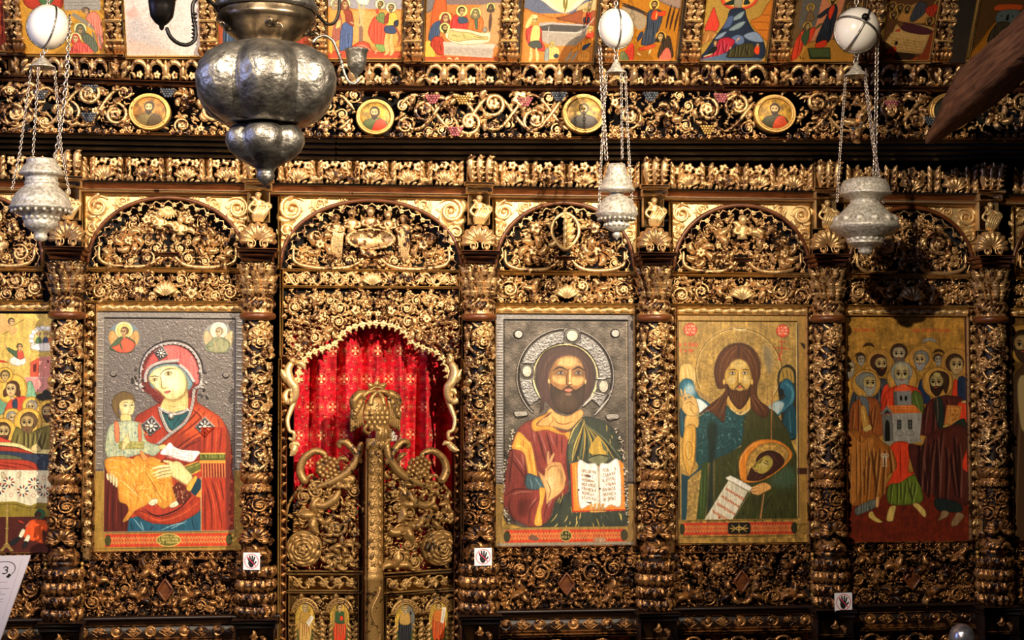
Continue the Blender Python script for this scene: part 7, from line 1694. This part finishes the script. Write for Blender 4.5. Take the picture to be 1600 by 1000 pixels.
def s5(p):
    p.r(0, -500, 1500, 1100, 'b8743c').r(100, -500, 1400, 60, '7a6864').f([100, -100, 260, -50, 240, 120, 130, 180], '6a6464').f([200, 500, 260, 0, 420, -40, 460, 200, 540, 200, 560, 360, 300, 480], 'c4552c').f([900, 120, 1400, 80, 1400, 700, 1000, 600], 'bc9868', .8).f([130, 640, 260, 660, 300, 880, 130, 880], 'd8a448').r(100, 880, 1400, 1000, 'a85430')
    p.robe([520, 430, 560, 240, 640, 210, 740, 220, 780, 330, 770, 440], 'c43a34', '7a1c1c', 'e87868', 4).f([640, 240, 760, 270, 780, 340, 640, 350], '3c4c5c').head(680, 165, 48, .3, 'a08458', '3a2c1c', None, 'f4d878')
    p.robe([780, 440, 800, 320, 880, 270, 960, 240, 1020, 300, 1010, 480, 900, 470], 'cc6a34', '8a3c18', 'ec9c68', 4).f([880, 280, 930, 280, 940, 440, 900, 430], '4c6048').head(895, 195, 46, -.3, '9c8c5c', '6a644c', None, 'f4d878', '6a6448')
    p.l([1130, 180, 1125, 480], 50, '5c4438').head(1125, 105, 38, -.3, '5c4c34', '3a3428', None, 'f4dc80', '4a4438')
    p.robe([180, 600, 220, 400, 300, 320, 360, 330, 350, 560, 300, 640], '3c4a64', '1c2638', '7c8ca8', 5).robe([210, 680, 280, 560, 400, 580, 440, 700, 430, 850, 320, 840, 260, 760], 'a83a28', '5c1810', 'd4664c', 6).head(430, 275, 50, .6, 'a88454', '8a3a34', None, 'f6e080', '7a3430')
    p.f([420, 650, 1200, 690, 1190, 900, 430, 850], 'b4a898', sm=False).f([410, 640, 1220, 680, 1215, 740, 420, 710], 'c4b8a8', sm=False).text(450, 730, 1180, 830, 4, '9a8e80', 5, .05)
    p.f([440, 560, 470, 470, 540, 430, 800, 450, 1000, 500, 1130, 490, 1140, 600, 1080, 660, 760, 690, 560, 650], 'e2d0a0').f([480, 560, 520, 460, 640, 480, 800, 490, 960, 540, 1100, 560, 1090, 610, 900, 610, 780, 620, 640, 640, 520, 610], 'b4a468').ls([[540, 540, 680, 560], [700, 500, 760, 600], [880, 560, 1080, 590]], 12, '6a5c30', .7).head(430, 430, 44, .5, 'a89458', '4a3820', '4a3820', 'f6e080').e(1050, 450, 40, 44, '8a8070').ls([[480, 920, 520, 900, 560, 930], [600, 930, 640, 900, 660, 940]], 16, 'f0d8a0').l([380, 880, 460, 880], 22, 'e04030')
small(662, 780, 97, 'upper painting of mourners over a shrouded body on a grey tomb', 'b8743c', s5, 25, (650, 0, 10))
def s6(p):
    p.r(100, -500, 1300, 200, '62687a').f([380, -60, 480, 60, 600, 150, 760, 200, 900, 150, 1020, 40, 1060, -60], 'd8c0a8').f([500, -60, 620, 100, 760, 180, 900, 60, 920, -60], 'ecd898', .9).ls([[740, -60, 750, 120], [790, -60, 780, 90, 760, 180]], 34, '7a6c34').f([100, 180, 300, 180, 560, 260, 700, 260, 700, 380, 1250, 380, 1250, 1000, 100, 1000], 'c47c3c').f([640, 280, 760, 240, 960, 160, 1060, 120, 1260, 120, 1260, 380, 900, 340], '8a4c30').f([940, 160, 1020, 60, 1240, -20, 1260, 140, 1060, 130], 'd0b078', .9)
    for x, c in ((1080, 'b06a38'), (1140, 'c03a30')): p.f([x - 40, 340, x - 34, 180, x + 34, 180, x + 30, 340], c).f([x - 20, 340, x - 20, 260, x + 20, 260, x + 20, 340], '3c3c40').head(x, 150, 20, 0, 'c8a468', '8a6c34', None, 'f0d480')
    p.f([380, 360, 560, 340, 1140, 380, 980, 500, 430, 480], '54504c', sm=False).f([380, 350, 560, 335, 1150, 375, 1140, 400, 570, 370, 390, 400], 'b4aaa0', sm=False).f([420, 470, 980, 490, 960, 700, 640, 710, 430, 640], 'a89c8c', sm=False).f([975, 490, 1150, 375, 1120, 560, 950, 720], '988c7e', sm=False).l([420, 478, 980, 500, 1150, 385], 14, 'd0c6ba').l([540, 400, 520, 680], 20, 'b8aea0')
    p.robe([180, 480, 260, 400, 420, 420, 440, 600, 500, 740, 460, 800, 240, 700], 'c0443a', '7c201c', 'e08070', 5).robe([260, 640, 280, 420, 340, 380, 400, 420, 400, 620], 'dcc070', '9a8038', 'f8e8b0', 4).f([240, 700, 270, 640, 400, 630, 450, 740, 330, 750], '4c5048').ls([[280, 740, 290, 880, 270, 960], [360, 740, 390, 880, 390, 960]], 50, 'e0c084').head(310, 300, 40, .4, 'b89c5c', 'd8c070', None).e(300, 250, 60, 36, 'e8d488').f([170, 380, 230, 260, 290, 260, 240, 400, 190, 440], 'dcc478')
    p.robe([530, 770, 600, 700, 720, 760, 710, 900, 560, 920], 'dcc070', '9a8038', 'f8e8b0', 4).head(600, 690, 36, -.4, 'c8a868', 'dcc070').e(680, 870, 40, 36, '34404c').robe([500, 780, 560, 740, 570, 940, 500, 940], '8a8f88', '4c5048', 'c8ccc4', 3)
    p.robe([900, 780, 1000, 700, 1150, 580, 1240, 560, 1240, 700, 1100, 760, 940, 820], 'd8882c', '9a5414', 'f4bc68', 5).ls([[920, 790, 870, 900, 830, 950], [1010, 790, 960, 880, 920, 950]], 46, '9c9484').f([1080, 720, 1190, 660, 1200, 690, 1100, 780], '2c3c58').robe([1000, 930, 1090, 780, 1200, 800, 1190, 960], 'd8903c', '9a5c1c', 'f0c078', 4).f([1130, 520, 1220, 480, 1230, 580, 1120, 590], 'd0402c').head(1180, 440, 36, -.4, 'b8a060', 'c8a850').l([1130, 400, 1240, 250], 10, 'e0d4c0')
small(812, 926, 98, 'upper painting of an open grey tomb with sleeping soldiers', 'c47c3c', s6, 26, (800, 0, 10))
def s7(p):
    p.r(0, -500, 1300, 1100, 'b0701c').f([400, -400, 1200, -400, 1200, 100, 800, 0], '8c7464').ls([[240, 40, 640, 200], [240, 70, 640, 230]], 40, '3a2c24').f([260, 100, 600, 230, 620, 420, 500, 440, 300, 200], '9c8c74', .9)
    for k, x in enumerate((970, 1030, 1100)): p.l([x + 30, 60 + k * 30, x, 260 + k * 20, x - 20, 440 + k * 20], 34, '3c2414')
    p.robe([590, 690, 640, 400, 640, 200, 720, 130, 860, 160, 880, 300, 830, 500, 800, 660], '333a46', '161a22', '6c7888', 8).f([720, 170, 800, 160, 800, 290, 710, 290], 'd0401c').f([800, 180, 920, 160, 920, 230, 820, 240], 'd0401c').l([790, 170, 780, 290], 18, 'e8b060').head(735, 65, 44, -.1, 'a07c44', '3a2414', '4a3018', 'ecb84c').f([580, 740, 800, 680, 790, 740, 580, 790], 'd04824').f([520, 640, 540, 520, 600, 480, 590, 580], '28324a')
    p.robe([870, 900, 900, 660, 940, 560, 1020, 560, 1080, 720, 1100, 900], '3a2a1c', '1c120c', '6a5440', 5).robe([880, 960, 980, 740, 1060, 800, 1070, 960], 'd8644c', '9a3424', 'f4a088', 5).head(885, 565, 46, -.6, 'b09058', '2c2018', None, 'd89838', '2c2418')
    p.robe([280, 960, 400, 700, 480, 700, 480, 960], 'c83a28', '7a1c10', 'ec7860', 4).f([280, 820, 340, 800, 420, 900, 400, 960, 290, 960], '6a7048').ls([[540, 820, 600, 860], [720, 850, 750, 760]], 20, 'e8d0a0')
small(958, 1056, 96, 'upper painting of a seated robed man with a kneeling woman, beside the middle egg', 'b0701c', s7, 27, (940, 0, 10))
def s8(p):
    p.r(0, -500, 1500, 1100, 'b08a3c').e(730, -40, 290, 190, 'd0482c').e(730, -40, 240, 150, 'e8a84c').f([500, 60, 640, -20, 660, 60], '1c2c24').f([800, 60, 830, -40, 900, 40], '1c2c24').f([660, -60, 780, -60, 770, 120, 700, 180, 660, 100], '8a8268').l([690, 90, 700, 250], 40, 'b02c30')
    p.f([940, 340, 1050, 250, 1100, 200, 1180, 20, 1320, 0, 1320, 640, 1180, 600], 'b86a20').ls([[960, 340, 1100, 330, 1280, 340], [1080, 220, 1260, 220], [1040, 450, 1240, 460]], 16, '8a4818', .8).f([250, 460, 300, 250, 350, 100, 400, 200, 470, 380, 400, 500], 'c83c2c').f([220, 700, 260, 480, 420, 480, 450, 560, 300, 660], 'a06a34').ls([[290, 660, 330, 520], [380, 600, 440, 510]], 18, 'dca860')
    p.f([200, 900, 290, 800, 400, 600, 560, 330, 600, 150, 720, 110, 830, 130, 880, 260, 1000, 450, 1180, 620, 1160, 940, 220, 950], '232c3e')
    p.f([620, 450, 760, 340, 870, 320, 800, 420, 680, 470], '7a8c90').f([640, 300, 740, 200, 830, 160, 800, 260, 700, 310], '7a8c90').f([860, 540, 1040, 480, 1180, 620, 1120, 650, 960, 620], '7888a0').f([420, 600, 500, 510, 600, 480, 520, 580], '7c8ca0').f([540, 380, 600, 240, 680, 250, 640, 400, 520, 440], '47587c').f([680, 590, 760, 530, 860, 560, 880, 660, 780, 690], '5c6c90')
    p.robe([210, 930, 330, 870, 440, 740, 480, 620, 580, 570, 690, 590, 740, 650, 640, 800, 480, 880, 300, 945], 'b0283a', '6a1020', 'd8646c', 6).f([340, 840, 400, 740, 470, 720, 470, 780, 400, 850], '1c2018').head(440, 660, 30, -.3, 'c89c68', '3a2a1a').ls([[760, 640, 790, 590, 815, 600], [690, 720, 670, 760]], 22, 'd8a47c').l([280, 880, 420, 830], 18, 'ecd098')
    p.robe([640, 880, 700, 760, 840, 680, 1000, 660, 1060, 740, 1060, 880, 820, 890], '3c3820', '1c1a10', '787044', 6).f([1050, 780, 1080, 700, 1130, 710, 1140, 830, 1090, 840], 'dc4420').head(1100, 690, 24, 0, 'c8a070', '2c2018').f([200, 950, 500, 860, 640, 820, 660, 900, 1120, 900, 1120, 950], '56708a', .9)
small(1091, 1196, 97, 'upper painting with a big dark blue mountain', 'b08a3c', s8, 28, (1070, 0, 10))
def s9(p):
    p.r(0, -500, 1500, 1100, '6a5030').r(300, -500, 620, 420, '5c5850').f([600, -100, 960, -100, 900, 300, 830, 720, 500, 720, 570, 300], 'c87c54', sm=False).r(960, -100, 1400, 600, '4a3420').f([220, 940, 300, 700, 850, 600, 1300, 640, 1300, 960], 'b07a2c')
    p.robe([600, 660, 640, 420, 700, 240, 730, 100, 800, 40, 860, 130, 850, 330, 800, 640], '20242c', '0c0e12', '4a5260', 6).f([560, 240, 720, 100, 740, 160, 620, 270], '20242c').f([730, 130, 790, 60, 810, 140, 770, 290, 730, 240], 'c8381c').f([590, 680, 740, 610, 770, 700, 640, 760], 'cc3a1c').head(770, -20, 44, -.3, '8a6c40', '3a2414', '3a2414', 'c89c40')
    p.f([480, 740, 830, 730, 870, 920, 540, 920], '2c3418', sm=False).f([500, 750, 820, 745, 850, 880, 560, 880], '4c5830', sm=False)
    p.robe([240, 930, 280, 640, 360, 480, 460, 440, 560, 420, 540, 560, 480, 680, 420, 700, 360, 880], 'c4381c', '741a0c', 'ec6a48', 5).robe([360, 580, 420, 440, 480, 480, 460, 690, 420, 690], '34482c', '1a2614', '708454', 3).head(430, 400, 38, .6, '8a7040', '4a3a24', None, 'c89838', '4a3a28').l([560, 440, 650, 350], 40, '3a4828').head(440, 110, 34, .3, '7a6440', '5c4828', '6a5838', 'b88c38').robe([390, 320, 420, 180, 480, 180, 530, 300], '6a5034', '3a2a18', '94784c', 3)
    for x in (1050, 1150, 1240): p.head(x, 90, 34, -.3, '5c4628', '2c1c10', '2c1c10', '8a6a30').robe([x - 50, 400, x - 40, 160, x + 40, 160, x + 50, 400], '4c3424', '2a1a10', '745844', 3)
    p.ls([[420, 880, 450, 930], [380, 860, 400, 920]], 14, '2c2418')
small(1229, 1334, 97, 'upper painting of a dark robed man on a green step and a kneeling man', '6a5030', s9, 29, (1210, 0, 10))
K = (1360, 0, 6.667)
def s10(p):
    p.r(0, -400, 700, 700, '5c3a20').f([200, 200, 300, 60, 440, 20, 540, 200, 420, 240], 'b07c3c').f([500, 640, 560, 300, 700, 200, 700, 640], '8a3c1c', .9)
    for x, y in ((160, 150), (215, 80), (290, 90), (580, 100), (640, 160), (600, 40), (130, 60), (660, 80), (540, 210)): p.head(x, y, 26, 0, '6a4c2c', '3a2414', '2c1a10', 'a8803c')
    p.robe([330, 190, 380, 20, 470, 20, 480, 120, 380, 220], '3c3c40', '1c1c20', '6a6c70', 3).robe([470, 100, 540, 40, 600, 60, 560, 170], 'a8301c', '5c140a', 'd86048', 3)
    p.f([180, 320, 200, 250, 300, 230, 590, 280, 570, 350, 540, 500, 480, 560, 130, 500, 150, 360], 'c09858').text(180, 380, 520, 520, 5, '9a7238', 5, .15).f([230, 240, 320, 230, 570, 300, 560, 350, 440, 350, 280, 310], '4a2428').e(245, 245, 30, 26, '6a4424').f([200, 320, 240, 290, 250, 320], 'c83c20')
    p.e(235, 445, 16, 22, '1c1410').f([140, 560, 190, 490, 240, 490, 250, 560, 240, 620, 210, 560], 'cc3c20').ls([[140, 620, 240, 610], [370, 620, 490, 600]], 22, 'b8441c').f([250, 550, 440, 560, 420, 620, 260, 610], '2c1c14')
small(1372, 1452, 96, 'upper painting of a crowd around a bier, right of the tilted egg', '5c3a20', s10, 30, K)
def s11(p):
    p.r(700, -500, 1700, 700, '5a3c1c').f([1020, 640, 1100, 420, 1250, 200, 1300, 460, 1400, 500, 1400, 640], 'a86a1c').f([1190, 100, 1220, 40, 1450, 40, 1440, 100], 'b84c1c').f([1240, 110, 1440, 100, 1430, 230, 1230, 230], '54605c').f([1320, 200, 1325, 150, 1340, 140, 1350, 200], '14120c').e(1268, 160, 7, 9, '14120c').e(1385, 160, 7, 9, '14120c')
    p.robe([1170, 420, 1240, 230, 1380, 240, 1400, 420, 1300, 470], '3c3424', '1c1810', '6a5c40', 6).robe([1360, 520, 1400, 260, 1500, 100, 1600, 120, 1560, 500, 1440, 600], '33251a', '180f0a', '5c4630', 6).f([1500, 120, 1580, 90, 1570, 190, 1510, 210], '9a6c28')
small(1512, 1640, 95, 'darkest upper painting with a small grey building, by the wooden beam', '5a3c1c', s11, 31, K)

# ------------------------------------------------------------------ medallion portraits and the door saints
MSP = [('8c6024', '2c2010', '4a3a24', '6a5830'), ('94701f', '2c1c10', 'b8321c', '46502c'), ('8a6a2c', '3c3424', '38302a', '2c261e'), ('a07828', '2c1c10', 'b8401c', '3a3820'), ('2c3028', '1c1c18', '242824', '1c201c')]
for (T, f, x, y, rx, ry), (bg, hr, rb, rb2) in zip(MEDF, MSP):
    p = Paint(x - rx, y - ry, x + rx, y + ry, 1.8, bg, int(x)); p.grain(.3, 6)
    p.f([x - 22, y + ry, x - 18, y + 8, x - 5, y + 2, x + 6, y + 2, x + 18, y + 8, x + 22, y + ry], rb2).f([x - 4, y + ry, x + 2, y + 6, x + 14, y + 5, x + 19, y + ry], rb).head(x - 1, y - 6, 6.5, -.2, 'a88450', hr, hr, None)
    p.z += 6 * np.sqrt(np.clip(1 - np.linspace(-1, 1, p.w)[None] ** 2 * .8 - np.linspace(-1, 1, p.h)[:, None] ** 2 * .8, 0, 1)); p.grain(.15, 1.5)
    p.build('portrait', f, T, M['goldp'], z=.8, inside=lambda X, Y: ((X - x) / rx) ** 2 + ((Y - y) / ry) ** 2 < 1)
SAINT = [('a8823c', 'c8a058', 'b08c50', 0), ('34502c', 'cc3a1c', '9a7a3c', 1), ('b08a48', '26262a', 'a06a38', 2), ('bc6a2c', 'c8481c', '9a7a3c', 3)]
q = 0
for T, f, xs in DOORF:
    for xc in sorted(xs):
        top_, rb, un, kind = SAINT[q]; q += 1
        p = Paint(xc - 15, 939, xc + 15, 1012, 2.2, 'c09a3e', q); p.grain(.2, 5); p.o(xc, 939, 1)
        p.r(-15, 44, 15, 74, '4a5a24')
        if kind == 2: p.r(4, -2, 15, 45, '6c6c66').e(9, 18, 1.2, 3, '14120e')
        p.ring(0, 11, 8, 8, .8, '8a6a20')
        p.robe([-6, 18, 6, 18, 10, 34, 8, 62, -8, 62, -10, 34], rb, '5a3010' if kind != 2 else '0c0c0e', 'f0b070' if kind != 2 else '5c5c60', 5, 3, .9).f([-6, 17, 6, 17, 9, 32, 2, 36, -8, 32], top_).head(0, 11, 4, (0, .3, .6, 0)[kind], 'b89458', ('8a8064', '3a2414', '8a7c58', '2c1a10')[kind], ('9a9078', None, '9a9078', None)[kind])
        if kind == 1: p.f([-11, 20, -7, 16, -8, 40, -12, 36], 'a07c34').f([11, 20, 7, 16, 8, 36, 12, 34], 'a07c34').e(3, 27, 3, 4, 'cc3a1c')
        if kind in (0, 3): p.f([2, 34, 10, 22, 14, 26, 6, 40] if kind == 0 else [6, 12, 12, 14, 8, 38, 3, 36], 'e8e0cc', sm=False).l([4, 34, 11, 25] if kind == 0 else [9, 16, 6, 34], .8, '7a6a50')
        p.r(-4, 61, -1, 64, '3a2410').r(2, 61, 5, 64, '3a2410').grain(.1, 1.2)
        ok = lambda X, Y: (Y > 955) | (((X - xc) / 15) ** 2 + ((Y - 955) / 16) ** 2 < 1)
        p.build('painted_saint', lambda V: f(V), T, M['goldp'], z=.5, inside=ok)

# ------------------------------------------------------------------ red curtain
dC = -.16
f = Panel(452, 490, 716, 1090, dC)
T = thing('curtain', 'red brocade curtain with gold crosses hanging behind the carved doors', 'curtain', f(np.array([[584, 1090, 0]]))[0])
p = Paint(452, 490, 716, 1090, 1.25, 'c41226', 50)
xs = np.linspace(452, 716, p.w); ys = np.linspace(490, 1090, p.h)
ph = xs + 3 * np.sin(xs / 31)
fold = 19 * np.sin(ph * 2 * PI / 41) + 6 * np.sin(ph * 2 * PI / 19 + 1.1) + 2.0 * np.sin(ph * 2 * PI / 66 + .5)
sway = 1.6 * np.sin(ys / 60)[:, None] * np.sin(xs / 24)[None]
p.z = fold[None] * (.75 + .25 * np.clip((ys - 490) / 200, 0, 1))[:, None] + sway
p.grain(.22, 5)
for k in range(2600): x, y = 452 + p.rng.random() * 264, 490 + p.rng.random() * 300; p.ring(x, y, 1.8, 1.8, .6, 'd8685c', .6)
for r_ in range(14):
    for k in range(8):
        x, y = 466 + k * 35 + (17.5 if r_ % 2 else 0), 505 + r_ * 44
        for t in range(20): a = t * 2 * PI / 20; p.e(x + 14.5 * math.cos(a), y + 18 * math.sin(a), .8, .8, 'd88a5c', .8)
        p.ring(x, y, 8.2, 8.8, 1.0, 'e0a070', .75); p.e(x, y, 6.0, 6.6, 'c01020')
        for a in (0, PI / 2, PI, 3 * PI / 2): p.f([x, y, x + 6.5 * math.cos(a - .42), y + 7 * math.sin(a - .42), x + 6.5 * math.cos(a + .42), y + 7 * math.sin(a + .42)], 'f0cc90', sm=False)
        for a in (.785, 2.356, 3.927, 5.498): p.l([x + 8 * math.cos(a), y + 9 * math.sin(a), x + 13 * math.cos(a), y + 17 * math.sin(a)], 1, 'd07850', .8); p.e(x + 17 * math.cos(a), y + 21 * math.sin(a), 1.6, 1.6, 'e8b070')
        for a in (0, PI): p.e(x + 17 * math.cos(a), y, 2, 2, 'e0a068'); p.ring(x + 17.5 * math.cos(a), y, 4, 4, .8, 'd07850', .8)
p.build('cloth', f, T, M['cloth'])

# ------------------------------------------------------------------ cards
def notouch(cx, cy, s, d, skew, label):
    mid = at(cx, cy, d); k = scale_at(cx, d); a = skew
    u = np.array((math.cos(a), math.sin(a), 0)); vv = np.array((0, 0, -1.0))
    h = s / 2; A, B, C, D = (mid + (i * u + j * vv) * h * k for i, j in ((-1, -1), (1, -1), (-1, 1), (1, 1)))
    f = Quad(0, 0, 100, 100, A, B, C, D)
    T = thing('notice_card', label, 'sign', (C + D) / 2, 'small do-not-touch cards')
    part('card', M['paper'] if False else plain('white_card', 'e8e4e4', 'f4f0f0', 0, .6, 10, 0), T, lambda mb: strip(mb, f, 0, 0, 100, 100, -6, -.2), smooth=False)
    p = Paint(0, 0, 100, 100, 1.2, 'f2eef0', 60)
    p.ring(50, 50, 41, 41, 5, 'd8707c')
    p.f([36, 78, 30, 60, 34, 52, 48, 46, 60, 50, 66, 60, 60, 80, 48, 86], '1c1a1c')
    for q in ([40, 58, 32, 40, 27, 26], [46, 54, 42, 34, 39, 17], [53, 53, 54, 33, 55, 16], [59, 56, 65, 38, 69, 24], [62, 68, 73, 58, 79, 50]): p.l(q, 9, '1c1a1c', tp=False)
    p.l([24, 24, 76, 78], 5, 'd8405c', tp=False)
    p.build('print', f, T, M['paper'], lab='black hand in a red circle with a slash')
notouch(393, 877, 27, .19, -.25, 'white do-not-touch card on the column between the mother and child and the doors')
notouch(755, 870, 27, .19, .05, 'white do-not-touch card on the column between the doors and the book painting')
notouch(1318, 941, 28, .19, .12, 'white do-not-touch card low on the column beside the apostles painting')
TR = at(48, 868, 1.2); dn = np.array((0, -.54, -.244)); k = scale_at(48, 1.2)
TL = TR + np.array((-120 * k, 0, 0))
f = Quad(-72, 0, 48, 127, TL, TR, TL + dn, TR + dn)
T = thing('audio_guide_board', 'grey-white slanted audio guide board with number 3, at lower left', 'sign', (TL[0] + 60 * k, TR[1] - .27, 0))
part('board', plain('white_board', 'cfc8cc', 'dcd6da', 0, .6, 10, 0), T, lambda mb: strip(mb, f, -72, 0, 48, 127, -3, -.2), smooth=False)
p = Paint(-72, 0, 48, 127, 2.2, 'd2cbd0', 61)
def W(x, y):
    t = (y - 8) / 127; return 525 - (525 - x) / (1 + .094 * t), y - 8
def wl(pts, w, c):
    p.l(np.array([W(pts[i] / 7.15, pts[i + 1] / 7.15) for i in range(0, len(pts), 2)]).ravel(), w, c, tp=False)
wl([40, 205, 62, 190, 84, 196, 84, 216, 58, 226], 1.7, '141214'); wl([58, 226, 80, 230, 78, 254, 54, 268, 26, 262], 1.7, '141214')
wl([-95, 245, -95, 180, -40, 140, 40, 130, 110, 134, 155, 160, 170, 200, 160, 240, 130, 275], 1.1, '141214')
wl([112, 272, 80, 312], 4.4, '141214'); wl([126, 280, 92, 316], 1.6, '3a3638'); wl([-95, 240, -110, 290], 4.4, '141214')
wl([-400, 365, 85, 362], .7, '9a6a6c'); 
for y, x1 in ((433, 108), (495, 62), (548, 40), (575, 28), (470, 20)): wl([-420, y, x1, y], .8, '7a7478')
wl([250, 100, 40, 760], .5, 'b09a9c')
p.build('print', f, T, M['paper'], lab='number 3 inside headphones above lines of print')
part('stand', M['iron'], T, lambda mb: mb.add(*tube(np.array([(TL[0] + 60 * k, TR[1] - .27, TR[2] - .15), (TL[0] + 60 * k, TR[1] - .27, .01)]), .025, 10)))
# ------------------------------------------------------------------ light
def spot(name, loc, target, power, size, ang, blend, col):
    ld = bpy.data.lights.new(name, 'SPOT'); o = bpy.data.objects.new(name, ld); COL.objects.link(o)
    ld.energy = power; ld.shadow_soft_size = size; ld.spot_size = math.radians(ang); ld.spot_blend = blend; ld.color = col
    o.location = loc; o.rotation_euler = (Vector(target) - Vector(loc)).to_track_quat('-Z', 'Y').to_euler()
    return o
WARM = (1.0, .84, .64)
spot('church_spot_right', (3.0, -6.4, 4.3), at(450, 400), 3400, .05, 46, 1.0, WARM)
spot('church_spot_left', (-1.5, -6.6, 4.9), at(800, 420), 1900, .05, 58, 1.0, WARM)
def area(name, loc, target, power, sx, sy, col):
    ld = bpy.data.lights.new(name, 'AREA'); o = bpy.data.objects.new(name, ld); COL.objects.link(o)
    ld.shape = 'RECTANGLE'; ld.size = sx; ld.size_y = sy; ld.energy = power; ld.color = col
    o.location = loc; o.rotation_euler = (Vector(target) - Vector(loc)).to_track_quat('-Z', 'Y').to_euler()
area('window_daylight', (-3.9, -2.9, 3.1), (0, -2.2, 2.6), 70, 1.4, 1.6, (.40, .48, 1))
w = bpy.data.worlds.new('church_air'); scene.world = w; w.use_nodes = True
w.node_tree.nodes['Background'].inputs[0].default_value = (1, .75, .5, 1); w.node_tree.nodes['Background'].inputs[1].default_value = .02
scene.view_settings.view_transform = 'Standard'; scene.view_settings.look = 'None'; scene.view_settings.gamma = 1; scene.view_settings.exposure = 0
try: scene.view_settings.use_curve_mapping = False
except Exception: pass
for o in scene.objects:
    if '_o' in o: del o['_o']
